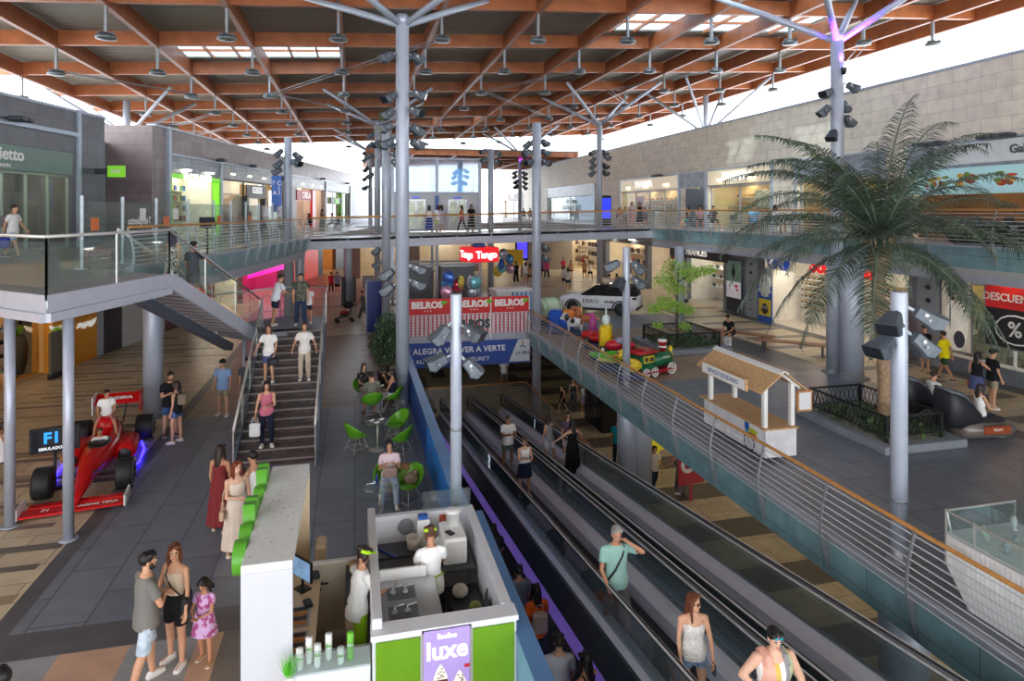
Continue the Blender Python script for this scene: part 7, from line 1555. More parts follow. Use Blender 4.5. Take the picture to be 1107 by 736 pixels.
for x, y, z, r in cl: mb.tube([(-.02, 0, min(z-.3, 2.6)), (x*.6, y, z-.1), (x, y, z)], [.022, .015, .006], 5)
mb.build('trunk', M('thin_bark', (88, 76, 60), .85), t)
for x, y, z, r in cl: mb = MB(); foliage(mb, (x, y, z), r, r*.6, int(520*r), .12); mb.build('foliage', [M('leaf_bright', (140, 190, 56), .5, 0, .2), M('leaf_bright2', (166, 206, 84), .5, 0, .2)], t)
# ================================================================ little market cart
OSB = M('strand_board', (200, 162, 116), .8, 0, .3, 26); t = thing('market_cart', 'white market cart with strand board roof and counter beside the void railing', 'cart', (9.66, 14.55, ZR))
mb = MB(); mb.bb(-.41, .41, -1.36, 1.36, .12, .76); mb.build('body', M('cart_white', (226, 226, 228), .5), t); mb = MB(); mb.bb(-.46, .44, -1.4, 1.5, .76, .80); mb.build('counter_top', OSB, t)
for x in (-.36, .36):
    for y in (-1.25, 1.1): mb = MB(); mb.bb(x-.05, x+.05, y-.05, y+.05, .80, 1.78 if x < 0 else 1.8); mb.build('post', WHITE, t)
for sg in (-1, 1):
    mb = MB(); mb.add([(sg*.02, -1.5, 2.12), (sg*.02, 1.4, 2.12), (sg*.62, 1.4, 1.68), (sg*.62, -1.5, 1.68), (sg*.02, -1.5, 2.09), (sg*.02, 1.4, 2.09), (sg*.62, 1.4, 1.65), (sg*.62, -1.5, 1.65)], [(0, 1, 2, 3), (7, 6, 5, 4), (0, 4, 5, 1), (1, 5, 6, 2), (2, 6, 7, 3), (3, 7, 4, 0)]); mb.build('roof_panel', OSB, t)
mb = MB(); mb.add([(s*.12, y, 2.125-abs(s)*.06) for y in (-1.5, 1.4) for s in (-1, 0, 1)]+[(s*.12, y, 2.15-abs(s)*.06) for y in (-1.5, 1.4) for s in (-1, 0, 1)], [(6, 7, 10, 9), (7, 8, 11, 10), (0, 3, 4, 1), (1, 4, 5, 2), (0, 6, 9, 3), (2, 5, 11, 8), (0, 1, 7, 6), (1, 2, 8, 7), (3, 9, 10, 4), (4, 10, 11, 5)]); mb.build('ridge_cap', WHITE, t)
for y in (-1.3, 1.2): mb = MB(); mb.bar((-.55, y, 1.68), (0, y, 2.06), .04, .06); mb.bar((.55, y, 1.68), (0, y, 2.06), .04, .06); mb.build('rafter', WHITE, t)
mb = MB(); mb.bb(-.68, -.62, -.98, 1.0, 1.58, 1.86); sb = mb.build('sign_board', OSB, t); mb = MB(); mb.bb(-.695, -.681, -.94, .96, 1.6, 1.84); mb.build('sign_face', WHITE, sb); text('ESPACIO SOLIDARIO', .15, .004, M('sign_grey_letter', (90, 110, 150), .5), 'lettering', sb, (-.7, 0, 1.72), (PI/2, 0, -PI/2), .002)
mb = MB(); mb.bb(.46, .86, -1.34, -1.29, 1.12, 1.62); sb = mb.build('side_sign', M('sign_wood', (176, 122, 70), .7), t); mb = MB(); mb.bb(.5, .82, -1.35, -1.341, 1.17, 1.57); mb.build('sheet', M('printed_paper', (0, 0, 0)), sb)
mb = MB(); mb.lathe([(.2, -.012), (.22, 0), (.2, .012), (.185, 0), (.2, -.012)], 24, (-.44, -.75, .3), 0, Matrix.Rotation(PI/2, 4, 'Y'), cap=False)
for i in range(12): a = PI*i/6; mb.bar((-.44, -.75, .3), (-.44, -.75+.19*math.cos(a), .3+.19*math.sin(a)), .006, .006, 1)
mb.build('wheel', [BLACK, CHROME], t)
for i, (c, y, z, a, b) in enumerate((((28, 84, 178), -.62, .66, .1, .14), ((196, 210, 50), -.86, .58, .2, .07), ((206, 40, 40), -.86, .48, .18, .05), ((70, 170, 210), -.62, .5, .07, .05))): mb = MB(); mb.ell((-.413, y, z), (.006, a, b), 0, 14, 7); mb.build('logo_patch', M('logo_%d' % i, c, .5, 0, .03), t)
# ================================================================ jewellery kiosk
t = thing('vitrine_kiosk', 'white slatted kiosk with glass vitrine of jewellery behind the railing at lower right', 'kiosk', (8.62, 7.9, ZR)); mb = MB()
mb.loft([[(.08, -.3, .02), (1.3, -.3, .02), (1.3, -5, .02), (.08, -5, .02)], [(.0, 0, .55), (1.3, 0, .55), (1.3, -5, .55), (.0, -5, .55)], [(.0, 0, 1.02), (1.3, 0, 1.02), (1.3, -5, 1.02), (.0, -5, 1.02)]], smooth=False); mb.build('body', WHITE, t); mb = MB()
for i in range(64): y = -.35-i*.072; mb.add([(-.012, y, .52), (-.012, y-.035, .52), (-.012, y-.035, .98), (-.012, y, .98), (.068, y, .04), (.068, y-.035, .04)], [(0, 1, 2, 3), (4, 5, 1, 0)]); mb.bb(-.014, .0, y-.035, y, .56, .98)
for i in range(16): mb.bb(.06+i*.075, .1+i*.075, 0, .012, .56, .98)
mb.build('slats', M('slat_white', (244, 244, 246), .5), t); mb = MB(); mb.bb(0, 1.3, -5, 0, 1.02, 1.05); mb.build('display_bed', M('display_white', (236, 238, 238), .6), t)
mb = MB(); mb.bb(0, .008, -5, 0, 1.05, 1.36); mb.bb(0, 1.3, -.008, 0, 1.05, 1.36); mb.bb(0, 1.3, -5, 0, 1.36, 1.368); mb.build('glass', GLASS, t); mb = MB()
for a, b in (((0, 0, 1.36), (1.3, 0, 1.36)), ((0, 0, 1.36), (0, -5, 1.36)), ((0, 0, .55), (0, 0, 1.38)), ((0, -.45, 1.05), (0, -.45, 1.38)), ((1.3, 0, .5), (1.3, 0, 1.38)), ((0, 0, 1.36), (.08, -.3, .02)), ((0, 0, 1.03), (0, -5, 1.03))): mb.bar(a, b, .025, .025)
mb.build('frame', CHROME, t)
for i in range(20):
    k_ = i % 4; mb = MB(); p = V(8.62+R.uniform(.12, 1.15), 7.9-.2-i*.13, ZR+1.05)
    if k_ == 0: mb.lathe([(.05, 0), (.02, .02), (.05, .12), (.035, .18), (.03, .2)], 10); l_ = 'white bust stand'
    elif k_ == 1: mb.add([(-.07, -.03, 0), (.07, -.03, 0), (.07, .05, .16), (-.07, .05, .16), (-.07, -.01, 0), (.07, -.01, 0), (.07, .07, .16), (-.07, .07, .16)], [(0, 1, 2, 3), (7, 6, 5, 4), (0, 4, 5, 1), (1, 5, 6, 2), (2, 6, 7, 3), (3, 7, 4, 0)]); l_ = 'sloping pale card'
    elif k_ == 2: mb.lathe([(.04, 0), (.04, .06), (.02, .07)], 10); l_ = 'small ring drum'
    else: mb.tube([(.05*math.cos(a_), .05*math.sin(a_), .015) for a_ in [PI*j/6 for j in range(13)]], .012, 5); l_ = 'silver bangle'
    ob = mb.build('jewellery_stand', M('jewel_%d' % (i % 5), [(236, 236, 236), (206, 220, 206), (180, 190, 196), (226, 230, 214), (150, 160, 166)][i % 5], .35, .2 if k_ == 3 else 0, .1)); ob.location = p; ob.rotation_euler = (0, 0, R.uniform(0, 3)); tag(ob, '%s in the glass vitrine, %s from the end panel' % (l_, ordn(i//4)), 'jewellery stand', 'jewellery stands in the vitrine')
# ================================================================ massage chairs
def massage(label, p, rz):
    t = thing('massage_chair', label, 'massage chair', p, rz); sh = M('chair_shell_grey', (120, 112, 106), .3, .2, .08)
    mb = MB(); mb.loft([sec(-.62, .3, .06, .5), sec(-.5, .4, .04, .56), sec(.1, .42, .04, .5), sec(.7, .36, .04, .46), sec(.95, .26, .06, .4), sec(1.05, .1, .12, .3)]); mb.build('base', sh, t)
    for s in (-1, 1): mb = MB(); mb.box((s*.41, .25, .32), (.05, .75, .2), bev=.03); mb.build('side_panel', M('chair_copper', (170, 84, 50), .3, .2, .1), t); text('RELAX', .09, .004, WHITE, 'lettering', t, (s*.438, .25, .33), (PI/2, 0, s*PI/2), .001)
    mb = MB(); mb.loft([sec(-.98, .28, .5, 1.22, pw=.5), sec(-.9, .36, .35, 1.34, pw=.5), sec(-.6, .38, .3, 1.24, pw=.5), sec(-.3, .37, .4, .96, pw=.5), sec(-.1, .33, .45, .75, pw=.5)]); mb.build('hood', M('hood_leather', (34, 36, 44), .5, 0, .12, 6), t)
    mb = MB(); mb.loft([sec(-.93, .3, 1.22, 1.36), sec(-.6, .36, 1.12, 1.27), sec(-.3, .34, .86, .99)]); mb.build('headrest', M('grey_leather', (92, 98, 106), .5, 0, .12, 6), t); mb = MB(); mb.box((0, .2, .52), (.6, .9, .12), bev=.05); mb.build('cushion', M('seat_leather', (46, 46, 52), .5), t); return t
m1, m2 = P(1054, 473, ZR), P(1006, 455, ZR); massage('black hooded massage chair with copper side panel, nearer the viewer', m1, math.radians(-95)); massage('black hooded massage chair with copper side panel, behind the nearer one', m2, math.radians(-95))
pp('mas1', 'woman in white top reclining in the nearer massage chair', 0, 0, m1+V(.15, 0, 0), -95, 1.64, 'f', 'sit', 'm', ('long', 'dark'), ('tank', W_), ('shorts', NV), seat=.52); pp('mas2', 'person in white top reclining in the farther massage chair', 0, 0, m2+V(.1, 0, 0), -95, 1.66, 'm', 'sit', 'm', ('short', 'dark'), ('tee', W_), ('shorts', BK), seat=.52)
def bench(label, p, rz):
    t = thing('bench', label, 'bench', p, rz, 'curved wooden benches'); mb = MB()
    for i in range(4): mb.loft([[(x, -.26+i*.135+.12*(1-(x/1.5)**2), .40), (x, -.14+i*.135+.12*(1-(x/1.5)**2), .40), (x, -.14+i*.135+.12*(1-(x/1.5)**2), .45), (x, -.26+i*.135+.12*(1-(x/1.5)**2), .45)] for x in (-1.5, -.8, 0, .8, 1.5)], smooth=False)
    mb.build('seat', M('bench_wood', (150, 104, 70), .5, 0, .2, 5), t)
    for x in (-1.1, 1.1): mb = MB(); mb.bb(x-.03, x+.03, -.18, .3, 0, .4); mb.build('leg', DARKM, t)
bench('curved wooden bench with the man in black, beyond the young tree', P(798, 370, ZR), math.radians(-52)); bench('empty stretch of curved wooden bench nearer the paired columns', P(822, 378, ZR)+V(.9, -.9, 0), math.radians(-44))
tbox('carrier_bag', 'white and black carrier bag standing by the bench', 'bag', P(786, 374, ZR), (.34, .16, .4), M('bag_print', (226, 226, 228), .6, 0, .8, 3))
# ================================================================ coin rides along the void railing
def ride(name, label, u_, v_, rz, parts, sc=1):
    p = P(u_, v_, ZR); p.x = max(p.x, 9.25); t = thing(name, label, 'coin ride', p, math.radians(rz)); t.scale = (sc,)*3
    mb = MB(); mb.box((0, 0, .12), (.62, 1.0, .24), bev=.05); mb.build('plinth', M('plinth_blue', (60, 76, 110), .5), t)
    for nm, col, els in parts:
        mb = MB()
        for e in els:
            if len(e) == 2: mb.ell(e[0], e[1], 0, 14, 9)
            elif len(e) == 3: mb.box(e[0], e[1], bev=e[2])
            else: mb.tube(e[0], e[1], 8)
        mb.build(nm, M('ride_%d_%d_%d' % col, col, .3, 0, .06), t)
    return t
EY = ('eye', (24, 24, 26), [((-.1, .48, 1.03), (.03, .03, .04)), ((.1, .48, 1.03), (.03, .03, .04))])
ride('barrel_ride', 'pale mint barrel shaped coin ride at the far end of the railing', 592, 352, 20, [('barrel', (196, 220, 186), [([(-.5, 0, .75), (-.3, 0, .75), (.3, 0, .75), (.5, 0, .75)], [.42, .48, .48, .42], 0, 0)]), ('hoop', (120, 150, 120), [([(-.34, 0, .75), (-.3, 0, .75)], [.485, .49], 0, 0), ([(.3, 0, .75), (.34, 0, .75)], [.49, .485], 0, 0)])], 1.2)
ride('truck_ride', 'blue truck coin ride behind the railing', 606, 360, 60, [('cab', (30, 84, 190), [((0, .2, .62), (.6, .55, .7), .08), ((0, -.35, .45), (.6, .6, .4), .05)]), ('window', (200, 216, 226), [((0, .48, .8), (.44, .03, .26), .01)]), ('load', (226, 130, 40), [((0, -.35, .8), (.25, .28, .22)), ((.1, -.2, .86), (.14, .14, .14))])], 1.15)
ride('dog_ride', 'white coin ride dog with black patches', 621, 362, 75, [('body', (226, 226, 226), [((0, -.05, .68), (.24, .48, .26)), ((0, .48, .98), (.2, .22, .22)), ((0, .68, .9), (.1, .12, .09))]), ('patch', (24, 24, 28), [((.12, -.2, .82), (.14, .16, .12)), ((-.16, .1, .76), (.1, .14, .14)), ((.2, .42, .98), (.05, .12, .2)), ((-.2, .42, .98), (.05, .12, .2))]), ('leg', (220, 220, 222), [([(x, y, .24), (x, y, .6)], [.07, .09], 0, 0) for x in (-.14, .14) for y in (-.35, .3)])], .88)
ride('horse_ride', 'chestnut coin ride horse with raised head', 634, 362, 80, [('body', (176, 104, 58), [((0, -.1, .82), (.2, .46, .22)), ((0, .42, 1.12), (.11, .16, .3)), ((0, .6, 1.34), (.09, .22, .1))]), ('mane', (226, 180, 120), [([(0, .3, 1.4), (0, .26, 1.2), (0, .22, .98)], [.06, .07, .05], 0, 0), ([(0, -.55, .9), (0, -.72, .6)], [.06, .03], 0, 0)]), ('leg', (160, 92, 52), [([(x, y, .24), (x, y, .75)], [.05, .08], 0, 0) for x in (-.12, .12) for y in (-.4, .28)]), ('saddle', (170, 40, 120), [((0, -.1, 1.0), (.18, .2, .08))])], .95)
ride('rocket_ride', 'magenta and silver rocket coin ride beside the horse', 641, 368, 30, [('hull', (176, 60, 140), [([(0, 0, .24), (0, 0, .6), (0, 0, 1.2), (0, 0, 1.6)], [.2, .26, .2, .02], 0, 0)]), ('fin', (206, 200, 214), [((.24, 0, .42), (.2, .05, .36), .01), ((-.24, 0, .42), (.2, .05, .36), .01)])], .8)
ride('car_ride', 'red open car coin ride in the middle of the row', 646, 376, 70, [('body', (206, 24, 30), [((0, 0, .45), (.4, .66, .2)), ((0, .35, .52), (.3, .3, .16))]), ('wheel', (30, 30, 32), [((x, y, .34), (.06, .15, .15)) for x in (-.38, .38) for y in (-.35, .4)]), ('seat', (120, 210, 190), [((0, -.25, .68), (.26, .16, .22))])], 1.1)
ride('suitcase_ride', 'big yellow suitcase coin ride with mint rabbit on top', 655, 388, 60, [('case', (232, 196, 20), [((0, 0, .75), (.75, .4, 1.0), .08)]), ('clasp', (160, 140, 40), [((-.2, .21, .8), (.08, .02, .12), .01), ((.2, .21, .8), (.08, .02, .12), .01)]), ('rabbit', (206, 226, 220), [((0, 0, 1.42), (.17, .15, .2)), ((-.08, 0, 1.68), (.05, .03, .16)), ((.08, 0, 1.68), (.05, .03, .16))])], 1.1)
ride('crocodile_ride', 'bright green crocodile coin ride leaning on the railing side', 664, 400, 70, [('body', (90, 190, 50), [((0, -.1, .5), (.24, .62, .22)), ((0, .6, .56), (.16, .34, .1))]), ('belly', (226, 220, 120), [((0, .1, .4), (.2, .5, .14))]), ('eye', (240, 240, 236), [((-.1, .42, .72), (.06, .06, .07)), ((.1, .42, .72), (.06, .06, .07))])])
ride('bike_ride', 'grey and red motorbike coin ride before the small train', 670, 393, 70, [('fairing', (206, 30, 50), [((0, .2, .7), (.16, .36, .2)), ((0, -.3, .72), (.14, .3, .12))]), ('tank', (150, 140, 170), [((0, .0, .86), (.15, .22, .14))]), ('wheel', (28, 28, 30), [((0, .62, .38), (.07, .28, .28)), ((0, -.55, .38), (.07, .28, .28))])])
ride('duck_ride', 'yellow duck coin ride close to the floodlight pole', 681, 410, 80, [('body', (238, 206, 40), [((0, -.05, .55), (.3, .42, .26)), ((0, .32, .95), (.2, .2, .2))]), ('beak', (230, 130, 30), [((0, .54, .92), (.1, .12, .05))]), EY], .9)
pq = P(705, 404, ZR); t = thing('train_ride', 'green coin ride steam train with red roof, red funnel and white wheels', 'coin ride', pq, math.radians(-72)); t.scale = (.82,)*3; GT = M('train_green', (24, 106, 66), .3, 0, .06); YT = M('train_yellow', (228, 200, 50), .35)
mb = MB(); mb.bb(-.42, .42, -1.1, 1.15, .1, .26, bev=.03); mb.build('chassis', M('train_red', (176, 24, 34), .35), t); mb = MB(); mb.bb(-.38, .38, -.95, -.15, .3, .95, bev=.04); mb.build('cab', GT, t)
for x in (-.39, .39): mb = MB(); mb.bb(x-.012, x+.012, -.85, -.25, .62, .92, bev=.01); w_ = mb.build('window_frame', YT, t); mb = MB(); [mb.bb(x-.02, x+.02, y-.11, y+.11, .68, .86) for y in (-.7, -.4)]; mb.build('pane', M('train_pane', (90, 80, 60), .2), w_)
mb = MB(); mb.loft([sec(-1.05, .46, .95, 1.16), sec(-.05, .46, .95, 1.16)]); mb.build('roof', M('train_red', (0, 0, 0)), t); mb = MB(); mb.tube([(0, -.15, .62), (0, .95, .62), (0, 1.0, .62)], [.33, .33, .28], 18); mb.build('boiler', GT, t)
mb = MB(); mb.lathe([(.13, .9), (.15, 1.3), (.2, 1.32), (.2, 1.42), (.12, 1.42)], 16, (0, .62, 0)); f_ = mb.build('funnel', M('train_red', (0, 0, 0)), t); mb = MB(); mb.lathe([(.175, 1.1), (.18, 1.16)], 16, (0, .62, 0)); mb.lathe([(.205, 1.36), (.205, 1.44)], 16, (0, .62, 0)); mb.build('band', WHITE, f_)
mb = MB(); mb.ell((0, 1.02, .66), (.26, .1, .28), 0, 14, 8); mb.ell((0, 1.1, .98), (.12, .12, .14), 0, 12, 8); mb.build('nose', YT, t)
for x in (-.44, .44):
    for y in (-.75, -.25, .75):
        mb = MB(); r = .2 if y < .5 else .25; mb.lathe([(r*.82, -.03), (r, -.03), (r, .03), (r*.82, .03), (r*.82, -.03)], 20, (x, y, r), 0, Matrix.Rotation(PI/2, 4, 'Y'), cap=False)
        for i in range(4): a = PI*i/4; mb.bar((x, y-r*.85*math.cos(a), r-r*.85*math.sin(a)), (x, y+r*.85*math.cos(a), r+r*.85*math.sin(a)), .035, .035)
        mb.build('wheel', WHITE, t)
    mb = MB(); mb.bar((x*1.08, -.75, .2), (x*1.08, .75, .25), .03, .05); mb.build('coupling_rod', M('train_red', (0, 0, 0)), t)
    text('EXPRESS', .12, .004, WHITE, 'lettering', t, (x*.80, .5, .74), (PI/2, 0, PI/2*(1 if x > 0 else -1)), .002)
# ================================================================ what stands in and before the shops
def goods_wall(T, x, ya, yb, zs, n, cols, label, cat, name, size, grp, shelf=True):
    """shelves along the back of a shop, each article its own object"""
    ya, yb = min(ya, yb), max(ya, yb)
    if shelf:
        t = thing('wall_shelf', 'pale shelving holding '+grp, 'shelf', T @ V(x, (ya+yb)/2, zs[0])); t.rotation_euler = T.to_euler()
        for z in zs: mb = MB(); mb.bb(-.2, .18, -(yb-ya)/2, (yb-ya)/2, z-zs[0]-.03, z-zs[0]); mb.build('shelf_board', WHITE, t)
        mb = MB(); mb.bb(-.24, -.2, -(yb-ya)/2, (yb-ya)/2, -.05, zs[-1]-zs[0]+.5); mb.build('back_panel', CREAM, t)
    pr = {}
    for zi, z in enumerate(zs):
        for i in range(n):
            c = R.randrange(len(cols)); y = ya+(i+.5)*(yb-ya)/n
            if c not in pr:
                mb = MB(); w_, d, h = size[:3]; k = size[3] if len(size) > 3 else 0
                if k == 0: mb.box((0, 0, h/2), (d, w_, h), bev=.01)
                elif k == 1: mb.ell((0, -w_*.27, h/2), (.02, w_*.22, h*.45), 0, 8, 5); mb.ell((0, w_*.27, h/2), (.02, w_*.22, h*.45), 0, 8, 5); mb.bar((0, -w_*.1, h*.6), (0, w_*.1, h*.6), .01, .012)
                elif k == 2: mb.loft([[(a*d/2, -w_/2*q, b) for a in (-1, 1)]+[(a*d/2, w_/2*q, b) for a in (1, -1)] for b, q in ((0, 1), (h*.4, 1), (h*.65, .85))]); mb.tube([(0, -w_*.25, h*.6), (0, -w_*.2, h*.95), (0, w_*.2, h*.95), (0, w_*.25, h*.6)], .014, 5)
                else: mb.loft([[(a*d/2*q, -w_/2*q, b) for a in (-1, 1)]+[(a*d/2*q, w_/2*q, b) for a in (1, -1)] for b, q in ((0, .8), (h*.7, .7), (h*.9, 1), (h, .4))])
                o = mb.build(name, M('good_%d_%d_%d' % cols[c], cols[c], .5, 0, .2, 8)); tag(o, label, cat, grp); pr[c] = o
            else: o = pr[c].copy(); COL.objects.link(o)
            o['label'] = '%s, %s row up, %s from the left' % (label, ordn(zi), ordn(i))
            o.location = T @ V(x+.02, y+R.uniform(-.02, .02), z); o.rotation_euler = T.to_euler()
mix = [(200, 60, 60), (60, 90, 160), (220, 200, 120), (90, 140, 90), (226, 226, 226), (60, 60, 66)]
goods_wall(TLm, -1.75, yD+.6, yE-.6, [UL+.9, UL+1.5, UL+2.1, UL+2.7], 13, mix, 'boxed phone case in the green framed shop', 'phone case', 'phone_case', (.2, .08, .32), 'phone cases upstairs on the left')
goods_wall(TLm, -.6, uL(14), uL(30), [.5, 1.0, 1.5, 2.0], 9, [(60, 50, 44), (120, 84, 56), (226, 222, 214)], 'pair of shoes in the mustard fronted shop', 'shoes', 'shoe_pair', (.26, .14, .14), 'shoes in the mustard shop')
goods_wall(TRm, -1.75, GH[1][0]+.4, GH[1][1]-.4, [ZR+.7+i*.32 for i in range(8)], 26, [(60, 44, 36), (30, 30, 34), (120, 80, 50), (150, 140, 130)], 'pair of spectacles at the optician', 'spectacles', 'spectacles', (.17, .04, .1, 1), 'spectacles at the optician')
goods_wall(TRm, -.55, GH[0][0]+.3, GH[0][1]-.2, [ZR+.56, ZR+1.35], 8, [(30, 30, 34), (206, 186, 160), (170, 140, 110), (226, 214, 196)], 'handbag in the shop window', 'handbag', 'handbag', (.42, .16, .42, 2), 'handbags in the window')
goods_wall(TRm, -1.75, GH[0][0]+.3, GH[0][1]-.2, [ZR+1.2, ZR+1.9, ZR+2.6], 8, [(30, 30, 34), (206, 186, 160), (180, 90, 60), (120, 150, 140)], 'handbag on the shop back shelves', 'handbag', 'handbag', (.42, .16, .4, 2), 'handbags on the back shelves')
goods_wall(TRm, -1.75, GH[2][0]+.3, GH[2][1]-.3, [ZR+.9, ZR+1.5, ZR+2.1], 9, [(236, 236, 236), (190, 196, 200), (150, 120, 60), (60, 90, 100)], 'watch box at the jeweller', 'watch box', 'watch_box', (.2, .1, .2), 'watch boxes at the jeweller')
for i, (h, dp, c_) in enumerate(((GH[3], -1.75, 'white shop by the round column'), (GH[4], -1.75, 'shop behind the white car'), (GH[5], -1.75, 'brightly lit clothes shop'), (GH[6], -1.75, 'farthest lit shop'))):
    goods_wall(TRm, dp, h[0]+.5, h[1]-.5, [ZR+.5, ZR+1.4, ZR+2.3], 12, [(176, 60, 60), (70, 60, 56), (226, 206, 180), (120, 90, 70), (40, 40, 46), (140, 120, 100)], 'garment in the %s' % c_, 'garment', 'folded_garment', (.5, .3, .45, 3), 'garments in the '+c_)
for i, (h, c_, dx) in enumerate(((H[1], 'nearer bakery', -1.75), (H[3], 'farther bakery', -1.75))):
    goods_wall(TRm, dx, h[0]+.4, h[1]-.4, [UR+.9, UR+1.4, UR+1.9], 12, [(190, 130, 70), (160, 100, 50), (214, 170, 110)], 'loaf of bread in the %s' % c_, 'bread', 'bread_loaf', (.3, .2, .16, 3), 'bread in the '+c_)
    t = thing('bakery_counter', 'pale bakery counter inside the %s' % c_, 'counter', TRm @ V(-1.05, (h[0]+h[1])/2, UR)); t.rotation_euler = TRm.to_euler(); q = (h[1]-h[0])*.35; mb = MB(); mb.bb(-.3, .3, -q, q, 0, .95, bev=.02); mb.build('body', CREAM, t); mb = MB(); mb.bb(-.3, .33, -q+.05, q-.05, .95, 1.35); mb.build('glass_case', GLASS, t)
    t = thing('wall_picture', 'plum coloured picture inside the %s' % c_, 'picture', TRm @ V(-.9, h[0]+1.5 if i else h[1]-2, UR+1.7)); t.rotation_euler = TRm.to_euler(); mb = MB(); mb.bb(-.03, .03, -.75, .75, -.5, .5); mb.build('panel', M('picture_%d' % i, (120, 70, 80) if i else (190, 200, 190), .5, 0, .4, 5), t)
def rack(T, y, x, z, label, cols):
    t = thing('clothes_rail', label, 'clothes rail', T @ V(x, y, z)); t.rotation_euler = T.to_euler(); mb = MB()
    mb.tube([(0, -.8, 0), (0, -.8, 1.5), (0, .8, 1.5), (0, .8, 0)], .02, 6); mb.bb(-.25, .25, -.82, -.78, 0, .04); mb.bb(-.25, .25, .78, .82, 0, .04); mb.build('frame', CHROME, t)
    for i in range(8): mb = MB(); mb.box((0, -.68+i*.19, 1.0), (.42, .09, .9), bev=.04); mb.build('garment', M('good_%d_%d_%d' % cols[i % len(cols)], cols[i % len(cols)], .8, 0, .1), t)
for i, (T, y, x, z, l_) in enumerate(((TLm, (yF+yG)/2-1.4, -1.6, UL, 'clothes rail behind the charcoal sign upstairs, nearer'), (TLm, (yF+yG)/2+2.5, -1.8, UL, 'clothes rail behind the charcoal sign upstairs, farther'), (TLm, (yH+yI)/2, -1.8, UL, 'clothes rail in the red framed shop upstairs'), (TLm, (uL(214)+uL(262))/2-2, -1.5, 0, 'clothes rail in the shop under the left stairs'), (TLm, (uL(214)+uL(262))/2+2, -1.8, 0, 'farther clothes rail in the shop under the left stairs'), (TRm, (GH[5][0]+GH[5][1])/2-3, -2, ZR, 'clothes rail at the left of the bright clothes shop'), (TRm, (GH[5][0]+GH[5][1])/2+3, -2, ZR, 'clothes rail at the right of the bright clothes shop'), (TRm, (GH[4][0]+GH[4][1])/2, -2, ZR, 'clothes rail in the warm lit shop behind the car'), (TLm, (uL(349)+uL(363))/2, -1.5, 0, 'clothes rail in the far left shop'))):
    rack(T, y, x, z, l_, [(200, 60, 60), (226, 222, 214), (50, 56, 70), (190, 150, 110)])
# mustard shop: mirror, plant, detector gate
t = thing('mirror', 'tall mirror in gold frame inside the mustard fronted shop', 'mirror', TLm @ V(-.45, uL(38), 0)); t.rotation_euler = TLm.to_euler(); mb = MB(); mb.box((0, 0, 1.35), (.08, 1.5, 2.6), bev=.02); mb.build('frame', M('gold_frame', (206, 150, 50), .35, .3), t); mb = MB(); mb.box((.045, 0, 1.35), (.01, 1.3, 2.4)); mb.build('glass', M('mirror_glass', (214, 206, 180), .03, 1, 0), t)
t = thing('potted_plant', 'spiky plant in tall grey pot beside the mustard wall', 'plant', TLm @ V(.45, uL(54), 0)); mb = MB(); mb.lathe([(.2, 0), (.33, .5), (.36, 1.1), (.24, 1.5), (.22, 1.5), (.2, 1.4)], 18); mb.build('pot', M('pot_grey', (92, 90, 88), .6), t); mb = MB()
for i in range(40): a = R.uniform(0, 6.3); q = R.uniform(.1, .45); mb.add([(-.02, 0, 1.45), (.02, .01, 1.45), (math.cos(a)*q*.5+.015, math.sin(a)*q*.5, 1.75), (math.cos(a)*q, math.sin(a)*q, 1.95-q*.5)], [(0, 1, 2), (0, 2, 3)])
mb.build('leaves', M('leaf_bright', (0, 0, 0)), t)
t = thing('detector_gate', 'clear security gate at the entrance of the mustard fronted shop', 'security gate', TLm @ V(.6, uL(42), 0)); t.rotation_euler = TLm.to_euler(); mb = MB(); mb.box((0, 0, .95), (.1, .6, 1.6), bev=.02); mb.build('panel', glass('gate_plastic', (150, 146, 130), .1, .4), t); mb = MB(); mb.box((0, 0, .1), (.16, .66, .2), bev=.02); mb.build('base', BLACK, t)
text('M', .5, .02, BLACK, 'lettering', tag(empty('wall_sign', TLm @ V(.02, uL(138), 2.4)), 'black letter mark on the pale grey wall beside the slate panel', 'sign'), (0, 0, 0), (PI/2, 0, LA), .01)
t = tag(MB().box((0, 0, 0), (.02, .45, .6)).build('notice', M('notice_yellow', (196, 196, 60), .6)), 'small yellow notice on the pale grey wall under the platform', 'notice'); t.location = TLm @ V(.02, uL(147), 2.7); t.rotation_euler = TLm.to_euler()
# posters, pilaster signs, banners on the right
def poster(name, label, T, y, z, w_, h, layers, x=.05):
    t = thing(name, label, 'poster', T @ V(x, y, z)); t.rotation_euler = T.to_euler(); mb = MB(); mb.bb(-.04, 0, -w_/2-.05, w_/2+.05, -h/2-.05, h/2+.05); mb.build('frame', GALV, t)
    for nm, col, shapes in layers:
        mb = MB()
        for s in shapes:
            if s[0] == -.5: mb.bb(.001+.002*layers.index((nm, col, shapes)), .004+.003*layers.index((nm, col, shapes)), s[0]*w_, s[1]*w_, s[2]*h, s[3]*h)
            else: mb.ell((.003+.003*layers.index((nm, col, shapes)), s[0]*w_, s[1]*h), (.006, s[2]*w_, s[3]*h), 0, 16, 8)
        mb.build(nm, M('print_%d_%d_%d' % col, col, .5, 0, .08, 3, emit=.12), t)
    return t
poster('fashion_poster', 'tall window poster of a curly haired woman in a pale coat', TRm, uR(1036), 2.55, 1.15, 2.6, [('print', (206, 196, 178), [(-.5, .5, -.5, .5)]), ('hair', (48, 38, 34), [(0, .33, .3, .17)]), ('coat', (232, 226, 212), [(0, -.15, .42, .36)]), ('face', (214, 170, 146), [(0, .31, .12, .085), (0, .2, .06, .06)]), ('bag', (60, 60, 70), [(.12, -.34, .2, .12), (-.2, -.02, .025, .2)])], .1)
